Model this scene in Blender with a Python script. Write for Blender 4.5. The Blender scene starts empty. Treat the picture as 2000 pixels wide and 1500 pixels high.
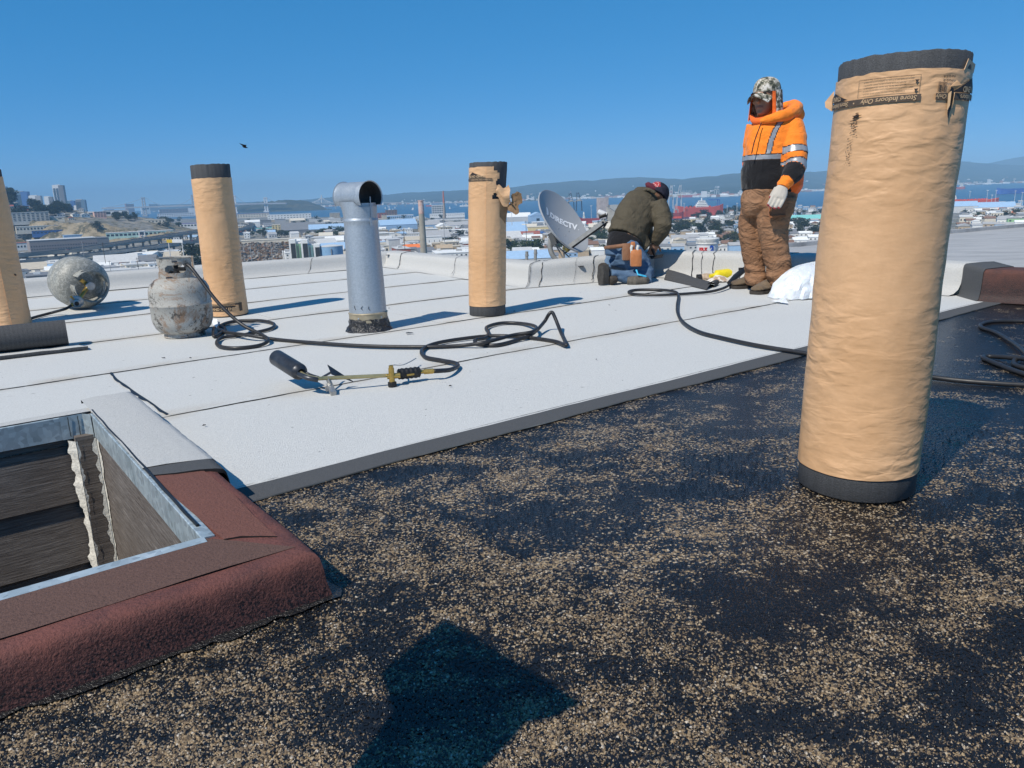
import bpy, bmesh, math, random
from mathutils import Vector, Matrix, noise, Quaternion
R = math.radians
rnd = random.Random(7)
scene = bpy.context.scene
col = scene.collection

# ------------------------------------------------------------------ camera
CAM = Vector((0, 0, 0.80)); FPX = 1500.0
_p, _r = R(13.9), R(2.0)
_f = Vector((0, math.cos(_p), -math.sin(_p))); _x = Vector((1, 0, 0)); _u = _x.cross(_f)
CX = math.cos(_r) * _x - math.sin(_r) * _u
CU = math.sin(_r) * _x + math.cos(_r) * _u
cd = bpy.data.cameras.new('camera'); cam = bpy.data.objects.new('camera', cd); col.objects.link(cam)
m = Matrix((CX, CU, -_f)).transposed().to_4x4(); m.translation = CAM
cam.matrix_world = m
cd.sensor_width = 36; cd.lens = 36 * FPX / 2000; cd.clip_start = 0.02; cd.clip_end = 60000
scene.camera = cam

def ray(px, py): return CX * ((px - 1000) / FPX) + CU * ((750 - py) / FPX) + _f
def gp(px, py, z=0.0):
    d = ray(px, py); return CAM + d * ((z - CAM.z) / d.z)
def ap(px, py, Y):
    d = ray(px, py); return CAM + d * (Y / d.y)

# ------------------------------------------------------------------ sky, sun, exposure
SUN_EL, SUN_AZ = 50.0, 41.0           # shadows run 41 degrees right of the view direction
w = bpy.data.worlds.new('World'); scene.world = w; w.use_nodes = True
nt = w.node_tree; nt.nodes.clear()
sky = nt.nodes.new('ShaderNodeTexSky'); sky.sky_type = 'NISHITA'; sky.sun_disc = False
sky.sun_elevation = R(SUN_EL); sky.sun_rotation = R(180 + SUN_AZ)
sky.altitude = 60; sky.air_density = 0.32; sky.dust_density = 0.0; sky.ozone_density = 10.0
gm = nt.nodes.new('ShaderNodeGamma'); gm.inputs['Gamma'].default_value = 0.38
hs = nt.nodes.new('ShaderNodeHueSaturation'); hs.inputs['Saturation'].default_value = 1.90; hs.inputs['Value'].default_value = 2.66
bg = nt.nodes.new('ShaderNodeBackground'); bg.inputs['Strength'].default_value = 0.15
out = nt.nodes.new('ShaderNodeOutputWorld')
nt.links.new(sky.outputs[0], gm.inputs['Color']); nt.links.new(gm.outputs[0], hs.inputs['Color']); nt.links.new(hs.outputs[0], bg.inputs[0]); nt.links.new(bg.outputs[0], out.inputs[0])
sd = bpy.data.lights.new('sun', 'SUN'); sd.energy = 4.6; sd.angle = R(0.53); sd.color = (1.0, 0.93, 0.82)
sun = bpy.data.objects.new('sun', sd); col.objects.link(sun)
_sd = Vector((math.sin(R(SUN_AZ)) * math.cos(R(SUN_EL)), math.cos(R(SUN_AZ)) * math.cos(R(SUN_EL)), -math.sin(R(SUN_EL))))
sun.rotation_euler = _sd.to_track_quat('-Z', 'Y').to_euler(); sun.location = (-10, -12, 20)
vs = scene.view_settings; vs.view_transform = 'Standard'; vs.look = 'None'; vs.exposure = 0.0; vs.gamma = 1.0
vs.use_curve_mapping = False
cy = scene.cycles
cy.volume_bounces = 0; cy.max_bounces = 6; cy.diffuse_bounces = 3; cy.glossy_bounces = 3; cy.transparent_max_bounces = 8
cy.use_denoising = True

# ------------------------------------------------------------------ helpers
class MB:
    """collects geometry; build() links it as one mesh object"""
    def __init__(s): s.v = []; s.f = []; s.mi = []; s.cur = 0
    def add(s, vs_, fs):
        o = len(s.v); s.v += [tuple(p) for p in vs_]
        s.f += [tuple(i + o for i in f) for f in fs]; s.mi += [s.cur] * len(fs); return s
    def box(s, c, d, rz=0.0, M=None):
        x, y, z = d[0] / 2, d[1] / 2, d[2] / 2
        vs_ = [Vector((a, b, e)) for a in (-x, x) for b in (-y, y) for e in (-z, z)]
        Q = M if M is not None else Matrix.Rotation(rz, 3, 'Z')
        vs_ = [Q @ p + Vector(c) for p in vs_]
        return s.add(vs_, [(0, 1, 3, 2), (4, 6, 7, 5), (0, 4, 5, 1), (2, 3, 7, 6), (0, 2, 6, 4), (1, 5, 7, 3)])
    def bar(s, a, b, w_, h_=None, up=(0, 0, 1)):
        a, b = Vector(a), Vector(b); d = (b - a)
        L = d.length; d.normalize(); h_ = h_ or w_
        upv = Vector(up)
        if abs(d.dot(upv)) > .98: upv = Vector((1, 0, 0))
        xx = d.cross(upv).normalized(); zz = xx.cross(d)
        return s.box((a + b) / 2, (w_, L, h_), M=Matrix((xx, d, zz)).transposed())
    def loft(s, rings, cap=True, close=True):
        n = len(rings[0]); vs_ = [p for r_ in rings for p in r_]; fs = []
        for i in range(len(rings) - 1):
            for j in range(n if close else n - 1):
                k = (j + 1) % n
                fs.append((i * n + j, i * n + k, (i + 1) * n + k, (i + 1) * n + j))
        if cap and close:
            fs.append(tuple(range(n - 1, -1, -1))); fs.append(tuple((len(rings) - 1) * n + j for j in range(n)))
        return s.add(vs_, fs)
    def tube(s, pts, r, n=8, cap=True, flat=1.0):
        pts = [Vector(p) for p in pts]; rr = r if isinstance(r, (list, tuple)) else [r] * len(pts)
        rings = []; up = None
        for i, p in enumerate(pts):
            t = (pts[min(i + 1, len(pts) - 1)] - pts[max(i - 1, 0)]).normalized()
            if up is None:
                a = Vector((0, 0, 1)) if abs(t.z) < .9 else Vector((0, 1, 0))
                up = (a - t * a.dot(t)).normalized()
            else:
                up = (up - t * up.dot(t)); up = up.normalized() if up.length > 1e-6 else Vector((0, 0, 1))
            sd_ = t.cross(up)
            rings.append([p + (sd_ * math.cos(2 * math.pi * j / n) + up * flat * math.sin(2 * math.pi * j / n)) * rr[i] for j in range(n)])
        return s.loft(rings, cap)
    def lathe(s, prof, n=32, c=(0, 0, 0), cap=True, M=None):
        rings = []
        for r_, z in prof:
            ring = [Vector((r_ * math.cos(2 * math.pi * j / n), r_ * math.sin(2 * math.pi * j / n), z)) for j in range(n)]
            if M is not None: ring = [M @ p for p in ring]
            rings.append([p + Vector(c) for p in ring])
        return s.loft(rings, cap)
    def grid(s, fn, nu, nv):
        vs_ = [fn(i / nu, j / nv) for j in range(nv + 1) for i in range(nu + 1)]
        return s.add(vs_, [(j * (nu + 1) + i, j * (nu + 1) + i + 1, (j + 1) * (nu + 1) + i + 1, (j + 1) * (nu + 1) + i) for j in range(nv) for i in range(nu)])
    def mesh(s, name='mesh', mats=(), smooth=None):
        me = bpy.data.meshes.new(name); me.from_pydata(s.v, [], s.f)
        for mm in (mats if isinstance(mats, (list, tuple)) else [mats]): me.materials.append(mm)
        if any(s.mi): me.polygons.foreach_set('material_index', s.mi)
        me.update()
        if smooth is not None: smooth_by(me, smooth)
        return me
    def build(s, name, mats, parent=None, smooth=None):
        return link(name, s.mesh(name, mats, smooth), parent)

def smooth_by(me, ang):
    me.polygons.foreach_set('use_smooth', [True] * len(me.polygons))
    if ang < 175: me.set_sharp_from_angle(angle=R(ang))
def link(name, me, parent=None):
    o = bpy.data.objects.new(name, me); col.objects.link(o)
    if parent is not None: o.parent = parent
    return o
def tag(o, label=None, cat=None, group=None, kind=None):
    if label: o['label'] = label
    if cat: o['category'] = cat
    if group: o['group'] = group
    if kind: o['kind'] = kind
    return o
def thing(name, label, cat, loc=(0, 0, 0), rz=0.0, group=None):
    o = bpy.data.objects.new(name, None); col.objects.link(o); o.location = loc; o.rotation_euler = (0, 0, rz)
    o.empty_display_size = .1
    return tag(o, label, cat, group)
def copy_tree(o, parent=None):
    c = o.copy(); col.objects.link(c); c.parent = parent
    for ch in list(o.children): copy_tree(ch, c)
    return c
def spline(pts, n=8):
    """Catmull-Rom through 3D points"""
    P = [Vector(p) for p in pts]; P = [2 * P[0] - P[1]] + P + [2 * P[-1] - P[-2]]; o = []
    for i in range(1, len(P) - 2):
        for k in range(n):
            t = k / n
            o.append(.5 * ((2 * P[i]) + (P[i + 1] - P[i - 1]) * t + (2 * P[i - 1] - 5 * P[i] + 4 * P[i + 1] - P[i + 2]) * t * t + (3 * P[i] - P[i - 1] - 3 * P[i + 1] + P[i + 2]) * t ** 3))
    o.append(P[-2]); return o
def nz(p, s=1.0, seed=0.0): return noise.noise(Vector((p[0] * s + seed, p[1] * s + seed * 1.7, p[2] * s - seed)))
def lerp_tab(tab, x):
    if x <= tab[0][0]: return tab[0][1]
    for (a, b), (c, d) in zip(tab, tab[1:]):
        if x <= c: return b + (d - b) * (x - a) / (c - a)
    return tab[-1][1]

def text_mesh(body, size, bold=0.0, shear=0.0, align='CENTER'):
    """flat glyph triangles of a text, as (verts, faces) in the xy plane"""
    cu = bpy.data.curves.new('text', 'FONT'); cu.body = body; cu.size = size; cu.offset = bold; cu.shear = shear
    cu.align_x = align; cu.resolution_u = 3
    o = bpy.data.objects.new('text', cu); col.objects.link(o)
    dg = bpy.context.evaluated_depsgraph_get(); me = bpy.data.meshes.new_from_object(o.evaluated_get(dg))
    bm = bmesh.new(); bm.from_mesh(me); bmesh.ops.triangulate(bm, faces=bm.faces)
    vs_ = [v.co.copy() for v in bm.verts]; fs = [tuple(v.index for v in f.verts) for f in bm.faces]
    bm.free(); bpy.data.objects.remove(o); bpy.data.curves.remove(cu); bpy.data.meshes.remove(me)
    return vs_, fs
def subdiv_flat(vs_, fs, maxlen):
    bm = bmesh.new(); bv = [bm.verts.new(v) for v in vs_]
    for f in fs:
        try: bm.faces.new([bv[i] for i in f])
        except ValueError: pass
    for _ in range(4):
        es = [e for e in bm.edges if e.calc_length() > maxlen]
        if not es: break
        bmesh.ops.subdivide_edges(bm, edges=es, cuts=1)
    bmesh.ops.triangulate(bm, faces=bm.faces); bm.verts.index_update()
    r_ = [v.co.copy() for v in bm.verts], [tuple(v.index for v in f.verts) for f in bm.faces]
    bm.free(); return r_

# ------------------------------------------------------------------ materials
class NT:
    def __init__(s, name):
        s.m = bpy.data.materials.new(name); s.m.use_nodes = True; s.t = s.m.node_tree; s.t.nodes.clear()
        s.o = s.n('ShaderNodeOutputMaterial'); s.b = s.n('ShaderNodeBsdfPrincipled'); s.l(s.b.outputs[0], s.o.inputs[0])
        s.tc = s.n('ShaderNodeTexCoord')
    def n(s, t, **k):
        x = s.t.nodes.new(t)
        for a, b in k.items(): setattr(x, a, b)
        return x
    def l(s, a, b): s.t.links.new(a, b)
    def setv(s, sock, v):
        if hasattr(v, 'node'): s.l(v, sock)
        else: sock.default_value = v
    def noise(s, scale, detail=4, rough=.55, vec=None, dist=0.0, out=0):
        x = s.n('ShaderNodeTexNoise'); x.inputs['Scale'].default_value = scale; x.inputs['Detail'].default_value = detail
        x.inputs['Roughness'].default_value = rough; x.inputs['Distortion'].default_value = dist
        s.l(vec or s.tc.outputs['Object'], x.inputs['Vector']); return x.outputs[out]
    def voro(s, scale, vec=None, out='Distance', feat='F1', rand=1.0):
        x = s.n('ShaderNodeTexVoronoi'); x.feature = feat; x.inputs['Scale'].default_value = scale; x.inputs['Randomness'].default_value = rand
        s.l(vec or s.tc.outputs['Object'], x.inputs['Vector']); return x.outputs[out]
    def ramp(s, fac, stops, interp='LINEAR'):
        x = s.n('ShaderNodeValToRGB'); x.color_ramp.interpolation = interp; e = x.color_ramp.elements
        while len(e) < len(stops): e.new(.5)
        for k, (p, c) in enumerate(stops):
            e[k].position = p; e[k].color = (c, c, c, 1) if isinstance(c, (int, float)) else (*c, 1)
        s.l(fac, x.inputs[0]); return x.outputs[0]
    def mix(s, f, a, b, mode='MIX'):
        x = s.n('ShaderNodeMixRGB', blend_type=mode); s.setv(x.inputs[0], f)
        for i, v in ((1, a), (2, b)):
            if hasattr(v, 'node'): s.l(v, x.inputs[i])
            else: x.inputs[i].default_value = (*v, 1) if len(v) == 3 else v
        return x.outputs[0]
    def math(s, op, a, b=0.0, c=0.0):
        x = s.n('ShaderNodeMath', operation=op); s.setv(x.inputs[0], a); s.setv(x.inputs[1], b); s.setv(x.inputs[2], c); return x.outputs[0]
    def mapped(s, scale=(1, 1, 1), rot=(0, 0, 0), src='Object'):
        x = s.n('ShaderNodeMapping'); x.inputs['Scale'].default_value = scale; x.inputs['Rotation'].default_value = rot
        s.l(s.tc.outputs[src], x.inputs[0]); return x.outputs[0]
    def bump(s, h, dist=.01, strength=1.0, prev=None):
        x = s.n('ShaderNodeBump'); x.inputs['Distance'].default_value = dist; x.inputs['Strength'].default_value = strength
        s.l(h, x.inputs['Height'])
        if prev is not None: s.l(prev, x.inputs['Normal'])
        s.l(x.outputs[0], s.b.inputs['Normal']); return x.outputs[0]
    def set(s, **k):
        names = dict(col='Base Color', rough='Roughness', metal='Metallic', spec='Specular IOR Level', coat='Coat Weight', coatr='Coat Roughness', sheen='Sheen Weight', trans='Transmission Weight', sub='Subsurface Weight')
        for a, v in k.items():
            sock = s.b.inputs[names[a]]
            if a == 'col' and not hasattr(v, 'node'): v = (*v, 1) if len(v) == 3 else v
            s.setv(sock, v)
        return s.m

_pl = {}
def plain(name, c, rough=.7, var=.18, scale=12.0, metal=0.0, spec=.4, bump=0.0, bscale=60.0, bdist=.002):
    """an ordinary painted or natural surface with a little mottling"""
    if name in _pl: return _pl[name]
    t = NT(name)
    n1 = t.noise(scale, 5, .6)
    c1 = tuple(max(0, x * (1 - var)) for x in c); c2 = tuple(min(1, x * (1 + var)) for x in c)
    t.set(col=t.ramp(n1, [(.3, c1), (.7, c2)]), rough=t.ramp(t.noise(scale * 2.3, 3), [(.3, max(.02, rough - .08)), (.7, min(1, rough + .08))]), metal=metal, spec=spec)
    if bump: t.bump(t.noise(bscale, 4), bdist, bump)
    _pl[name] = t.m; return t.m
# ------------------------------------------------------------------ roof materials
UX, UY = Vector((.8, .6, 0)), Vector((-.6, .8, 0))      # along the sheets, across the sheets
def uv(u, v, z=0.0): return UX * u + UY * v + Vector((0, 0, z))
SEAMS = [2.03, 3.10, 4.15, 5.22, 6.30, 7.32, 8.40]

def membrane(name, base, dark, stain=True, tarbase=None, grain=300):
    """granule-coated bitumen sheet"""
    t = NT(name); O = t.tc.outputs['Object']
    g1 = t.noise(grain, 3, .75); g2 = t.noise(110, 4, .65); g3 = t.noise(2.3, 4, .6)
    c = t.ramp(g1, [(.30, dark), (.46, base), (.75, tuple(min(1, x * 1.16) for x in base))])
    c = t.mix(.42, c, t.ramp(g2, [(.3, tuple(x * .72 for x in base)), (.7, tuple(min(1, x * 1.12) for x in base))]))
    c = t.mix(t.ramp(g3, [(.35, 0.0), (.75, .16)]), c, tuple(x * .86 for x in base))
    if stain:
        # tan run-out and scuffs beside the laps
        d = t.n('ShaderNodeVectorMath', operation='DOT_PRODUCT'); t.l(O, d.inputs[0]); d.inputs[1].default_value = UY
        k = t.math('DIVIDE', t.math('SUBTRACT', d.outputs['Value'], SEAMS[0] + .02), 1.06)
        fr = t.math('FRACT', k); near = t.math('ABSOLUTE', t.math('SUBTRACT', fr, .5))
        near = t.ramp(near, [(.40, 0.0), (.497, 1.0)])
        pat = t.ramp(t.noise(3.1, 5, .65), [(.38, 0.0), (.60, 1.0)])
        c = t.mix(t.math('MULTIPLY', t.math('MULTIPLY', near, pat), .55), c, (.40, .35, .28))
        mp = t.mapped((1.0, 9.0, 1), (0, 0, R(-36.87)))
        sc = t.ramp(t.noise(5.0, 6, .75, vec=mp), [(.655, 0.0), (.70, 1.0)])
        c = t.mix(t.math('MULTIPLY', sc, .45), c, (.10, .10, .10))
        sp = t.ramp(t.noise(34, 3, .5), [(.735, 0.0), (.75, 1.0)])
        c = t.mix(t.math('MULTIPLY', sp, .6), c, (.05, .05, .05))
    rough = .92
    if tarbase is not None:
        sx = t.n('ShaderNodeSeparateXYZ'); t.l(O, sx.inputs[0])
        h = t.math('ADD', sx.outputs['Z'], t.math('MULTIPLY', t.math('SUBTRACT', t.noise(9, 6, .7), .5), tarbase * 1.5))
        msk = t.ramp(t.math('DIVIDE', h, tarbase), [(.30, 1.0), (.92, 0.0)])
        msk = t.math('MULTIPLY', msk, t.ramp(t.noise(230, 2), [(.36, 1.0), (.64, .35)]))
        c = t.mix(msk, c, (.012, .012, .014)); rough = t.ramp(msk, [(0, .9), (1, .3)])
    t.set(col=c, rough=rough, spec=.3)
    b1 = t.bump(t.noise(grain * .87, 3, .7), .0028 * (300 / grain) ** .7, .9); t.bump(t.noise(26, 4), .004, .35, b1)
    return t.m
M_white = membrane('white_membrane', (.575, .58, .565), (.30, .305, .30))
M_flash = membrane('white_flashing', (.50, .50, .485), (.21, .21, .205), stain=False)
M_selv = membrane('grey_selvage', (.085, .088, .092), (.04, .042, .045), stain=False)
M_brown = membrane('brown_membrane', (.125, .072, .058), (.04, .022, .018), stain=False, grain=190)
M_redtar = membrane('red_membrane_tarred', (.175, .068, .056), (.03, .012, .010), stain=False, tarbase=.125, grain=190)
M_browntar = membrane('brown_membrane_tarred', (.12, .055, .045), (.03, .015, .012), stain=False, tarbase=.27, grain=190)
M_red = membrane('red_membrane', (.165, .072, .056), (.045, .02, .016), stain=False, grain=190)
M_seam = plain('bitumen_bleed', (.014, .014, .015), .45, .4, 60)
M_lapedge = plain('lap_edge', (.22, .205, .18), .8, .8, 3)
M_grayroof = None
t = NT('grey_coated_roof'); mp = t.mapped((1.2, 6.0, 1.0), (0, 0, R(-25)))
c = t.ramp(t.noise(1.2, 6, .7, vec=mp), [(.3, (.26, .265, .27)), (.5, (.36, .365, .37)), (.75, (.45, .45, .45))])
c = t.mix(t.ramp(t.noise(2.6, 6, .75, vec=mp), [(.62, 0.0), (.7, .7)]), c, (.16, .155, .15))
t.set(col=c, rough=.85, spec=.3); t.bump(t.noise(40, 4), .01, .5); M_grayroof = t.m

def gravel_patch(t):
    """1 where bare tan stone shows, 0 where the tar covers it"""
    O = t.tc.outputs['Object']
    mp = t.mapped((1.0, 1.9, 1.0), (0, 0, R(12)))
    a = t.noise(2.1, 8, .70, vec=mp, dist=.5); b = t.noise(10.0, 6, .75, dist=.4)
    s = t.math('ADD', t.math('MULTIPLY', a, 1.05), t.math('MULTIPLY', b, .75))
    sx = t.n('ShaderNodeSeparateXYZ'); t.l(O, sx.inputs[0])
    # less gravel shows towards the right where fresh primer was brushed out, more at the near end
    k = t.math('ADD', t.math('MULTIPLY', sx.outputs['X'], -.028), t.math('MULTIPLY', sx.outputs['Y'], -.030))
    return t.math('ADD', s, t.math('ADD', k, -.400))
t = NT('tar_and_gravel_roof')
patch = gravel_patch(t)
cell = t.n('ShaderNodeTexVoronoi'); cell.inputs['Scale'].default_value = 175; t.l(t.tc.outputs['Object'], cell.inputs['Vector'])
cr = t.n('ShaderNodeSeparateXYZ'); t.l(cell.outputs['Color'], cr.inputs[0])
bare = t.math('ADD', patch, t.math('MULTIPLY', t.math('SUBTRACT', cr.outputs['X'], .5), .36))
bare = t.ramp(bare, [(.50, 0.0), (.56, 1.0)])
stone = t.ramp(cr.outputs['Y'], [(0, (.10, .075, .05)), (.35, (.24, .165, .09)), (.75, (.39, .285, .16)), (1, (.50, .42, .32))])
mask = t.math('MULTIPLY', bare, t.ramp(cell.outputs['Distance'], [(.45, 1.0), (.75, .25)]))
t.set(col=t.mix(mask, (.010, .0105, .012), stone), rough=t.ramp(mask, [(0, .17), (1, .75)]), spec=.6)
inv = t.math('SUBTRACT', 1.0, cell.outputs['Distance'])
b1 = t.bump(inv, .0035, .85); t.bump(t.noise(5, 5), .012, .6, b1)
M_gravel = t.m
t = NT('gravel_stone'); patch = gravel_patch(t)
geo = t.n('ShaderNodeNewGeometry'); rp = geo.outputs['Random Per Island']
bare = t.ramp(t.math('ADD', patch, t.math('MULTIPLY', t.math('SUBTRACT', rp, .5), .30)), [(.50, 0.0), (.55, 1.0)])
r2 = t.math('FRACT', t.math('MULTIPLY', rp, 37.7))
stone = t.ramp(r2, [(0, (.10, .075, .05)), (.3, (.25, .17, .092)), (.75, (.41, .295, .165)), (.96, (.50, .42, .32)), (1, (.62, .57, .50))])
wet = t.math('MULTIPLY', t.ramp(t.noise(240, 2), [(.40, .55), (.62, 0.0)]), 1.0)
bare = t.math('MULTIPLY', bare, t.math('SUBTRACT', 1.0, wet))
t.set(col=t.mix(bare, (.010, .0105, .012), stone), rough=t.ramp(bare, [(0, .16), (1, .7)]), spec=.6)
M_stone = t.m

# ------------------------------------------------------------------ black gravel roof with the hole of the light well
HU0, HU1, HV0, HV1 = -1.00, .38, 1.63, 2.98
CURB_Z = .100
def deck_rect(mb, u0, u1, v0, v1, z, step=.25, amp=.004):
    nu = max(1, int((u1 - u0) / step)); nv = max(1, int((v1 - v0) / step))
    def fn(a, b):
        p = uv(u0 + (u1 - u0) * a, v0 + (v1 - v0) * b, z); p.z += amp * nz(p, 1.3, 3.0); return p
    mb.grid(fn, nu, nv)
mb = MB()
for a in ((-8, 5.6, -5, HV0 + .0), (-8, HU0, HV0, HV1), (HU1, 5.6, HV0, HV1), (-8, 5.55, HV1, 5.24), (-8, 4.36, 5.24, 8.5)):
    deck_rect(mb, *a, 0.0, .3)
black_roof = tag(mb.build('black_gravel_roof', M_gravel, None, 60), 'black tarred roof with tan gravel showing through in patches', kind='structure')
import numpy as np
def pebbles():
    rs = np.random.RandomState(5); N = 125000
    # stones set closer and closer towards the near end of the picture
    px = rs.uniform(-60, 2060, N * 2); py = 830 + (1560 - 830) * rs.uniform(0, 1, N * 2) ** .62
    dx = np.outer((px - 1000) / FPX, np.array(CX)) + np.outer((750 - py) / FPX, np.array(CU)) + np.array(_f)
    tt = -CAM.z / dx[:, 2]; P = np.array(CAM) + dx * tt[:, None]
    u = P @ np.array(UX); v = P @ np.array(UY)
    ok = (v < 2.06) & ~((u < .565) & (v > 1.385) & (v < 3.3)) & (P[:, 1] < 3.0)
    P = P[ok][:N]; n = len(P)
    base = np.array([[1, 0, 0], [0, 1, 0], [-1, 0, 0], [0, -1, 0], [0, 0, 1], [.35, .3, .8], [-.4, -.2, .75]], float)[:5]
    fac = np.array([[0, 1, 4], [1, 2, 4], [2, 3, 4], [3, 0, 4]])
    s = rs.uniform(.0012, .0034, n) * np.where(rs.uniform(0, 1, n) < .06, 1.5, 1.0); ang = rs.uniform(0, 6.28, n); asp = rs.uniform(.6, 1.0, n)
    jit = rs.uniform(.75, 1.25, (n, 5, 3))
    b = base[None] * jit * np.stack([s, s * asp, s * .85], 1)[:, None, :]
    b[:, 4, :2] += rs.uniform(-.4, .4, (n, 2)) * s[:, None]
    ca, sa = np.cos(ang)[:, None], np.sin(ang)[:, None]
    X = b[..., 0] * ca - b[..., 1] * sa; Y = b[..., 0] * sa + b[..., 1] * ca; Z = b[..., 2]
    V = np.stack([X, Y, Z], -1) + P[:, None, :]; V[..., 2] += .0008
    F = fac[None] + (np.arange(n) * 5)[:, None, None]
    me = bpy.data.meshes.new('roof_gravel'); me.vertices.add(n * 5); me.vertices.foreach_set('co', V.reshape(-1))
    nl = n * 4 * 3; me.loops.add(nl); me.loops.foreach_set('vertex_index', F.reshape(-1))
    me.polygons.add(n * 4); me.polygons.foreach_set('loop_start', np.arange(0, nl, 3)); me.polygons.foreach_set('loop_total', np.full(n * 4, 3))
    me.update(); me.validate(); me.materials.append(M_stone)
    return link('roof_gravel', me)
tag(pebbles(), 'loose tan and black gravel bedded in the tar in the foreground', 'gravel', kind='stuff')

# ------------------------------------------------------------------ white sheets
white_roof = tag(thing('white_roof', 'white granulated roofing laid in long overlapping sheets', None), kind='structure')
def sheet(u0, u1, v0, v1, zlow, zhigh, mat=M_white, seed=0.0, wav=.016, w0=True, name='roofing_sheet', uwav=0.0):
    """one strip; its near edge laps over the strip before it"""
    nu = max(2, int((u1 - u0) / .07)); nv = 8
    mb = MB(); top = []
    for j in range(nv + 1):
        row = []
        for i in range(nu + 1):
            a, b = i / nu, j / nv; u = u0 + (u1 - u0) * a
            e0 = wav * (nz((u, v0, 0), 1.2, seed) + .35 * nz((u, v0, 0), 9, seed)) if w0 else 0
            v = v0 + e0 * (1 - b) + (v1 - v0) * b
            uu = u + uwav * nz((v, 0, 0), 2.1, seed + 9) * (1 - a)
            p = uv(uu, v, zlow + (zhigh - zlow) * b + .003 * nz((u, v, 0), 2.2, 1.0)); row.append(p)
        top.append(row)
    V = [p for r_ in top for p in r_]; n = nu + 1
    mb.add(V, [(j * n + i, j * n + i + 1, (j + 1) * n + i + 1, (j + 1) * n + i) for j in range(nv) for i in range(nu)])
    mb.cur = 1
    for line in (top[0], [r_[0] for r_ in top][::-1], [r_[-1] for r_ in top]):
        lo = [p - Vector((0, 0, .0042)) for p in line]
        k = len(line); mb.add(line + lo, [(i, i + k, i + k + 1, i + 1) for i in range(k - 1)])
    return mb.build(name, [mat, M_lapedge], white_roof, 40)
Z0, Z1 = .0115, .0065
sheet(.50, 5.75, 2.13, 3.14, Z0 - .002, Z1, seed=1.1, wav=.012)
sheet(.66, 5.75, 3.10, 4.19, Z0, Z1, seed=2.2, uwav=.05)
sheet(-4.2, .70, 3.10, 4.19, Z0 - .002, Z1, seed=2.7)
sheet(-4.2, .62, 3.04, 3.14, Z0 - .0035, Z1, seed=1.5)
sheet(-4.2, 2.6, 4.15, 5.26, Z0, Z1, seed=3.1); sheet(2.57, 5.75, 4.15, 5.26, Z0 + .001, Z1, seed=3.6, uwav=.03)
sheet(-4.2, 1.9, 5.22, 6.34, Z0, Z1, seed=4.1); sheet(1.87, 5.6, 5.22, 6.34, Z0 + .001, Z1, seed=4.4, uwav=.04)
sheet(-4.2, 4.45, 6.30, 7.36, Z0, Z1, seed=5.1)
sheet(-4.2, 4.45, 7.32, 8.50, Z0, Z1, seed=6.1)
# dark factory-edge strip along the front of the first sheet
sheet(.60, 5.75, 2.025, 2.145, .0075, .0095, mat=M_selv, seed=8.0, wav=.020, name='edge_strip')
# bitumen squeezed out of the laps: thin, broken, uneven
def bleed(u0, u1, v, seed, wmax=.010, dens=.1):
    mb = MB(); u = u0
    while u < u1:
        n_ = nz((u, v, 0), 1.7, seed); L = .04 + .16 * abs(nz((u, v, 3), 3.0, seed))
        if n_ > dens - .08:
            w_ = wmax * (.25 + max(0, n_) * 1.5) * rnd.uniform(.5, 1.3)
            off = -.010 * nz((u, v, 0), 1.2, seed) * 0
            k = 6; a, b = [], []
            for i in range(k + 1):
                uu = u + L * i / k; e0 = .016 * (nz((uu, v, 0), 1.2, seed) + .35 * nz((uu, v, 0), 9, seed))
                taper = math.sin(math.pi * (i + .15) / (k + .3)) ** .6
                a.append(uv(uu, v + e0 + .004, .0098)); b.append(uv(uu, v + e0 - w_ * taper * (.7 + .6 * abs(nz((uu * 30, v, 0), 1, seed))), .0092))
            mb.add(a + b, [(i, i + k + 1, i + k + 2, i + 1) for i in range(k)])
        u += L * rnd.uniform(.8, 1.15)
    return mb.build('lap_bleed', M_seam, white_roof)
bleed(.62, 5.6, 3.10, 2.2, .010, .12); bleed(-4, .6, 3.10, 2.7, .006)
bleed(-4, 2.5, 4.15, 3.1, .005, .1); bleed(2.6, 5.6, 4.15, 3.6, .008, .2)
bleed(-4, 1.9, 5.22, 4.1, .008, .15); bleed(1.9, 5.3, 5.22, 4.4, .008, .25)
bleed(-4, 4.2, 6.30, 5.1, .008, .2); bleed(-4, 4.2, 7.32, 6.1, .006, .2)
def cross_bleed(u, v0, v1, seed, w_=.012):
    k = 28; a, b = [], []; mb = MB()
    for i in range(k + 1):
        v = v0 + (v1 - v0) * i / k; e0 = .05 * nz((v, 0, 0), 2.1, seed + 9); ww = w_ * (.25 + abs(nz((v * 9, 1, 0), 1, seed)))
        a.append(uv(u + e0 + .002, v, .0145)); b.append(uv(u + e0 - ww, v, .0125))
    mb.add(a + b, [(i, i + 1, i + k + 2, i + k + 1) for i in range(k)])
    return mb.build('lap_bleed', M_seam, white_roof)
cross_bleed(.66, 3.12, 4.15, 2.2, .022)
# scuffs where torn scraps of sheet lie on the lap
def scrap(p, s, seed, mat=M_seam):
    mb = MB(); n = 9
    ring = [Vector(p) + Vector((math.cos(6.283 * i / n) * s * rnd.uniform(.5, 1.4), math.sin(6.283 * i / n) * s * .6 * rnd.uniform(.5, 1.3), .013 + rnd.uniform(0, .004))) for i in range(n)]
    mb.loft([ring, [q + Vector((0, 0, .002)) for q in ring]]); return mb.build('bitumen_scrap', mat, white_roof)
for px, py, s in ((1510, 683, .007), (700, 645, .03), (800, 655, .025), (1005, 612, .006), (760, 606, .006), (1110, 590, .006), (545, 668, .006), (940, 590, .007), (1190, 600, .006), (320, 704, .009), (372, 704, .006), (400, 838, .006), (1165, 708, .005), (880, 760, .006)):
    scrap(gp(px, py), s, px)

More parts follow.
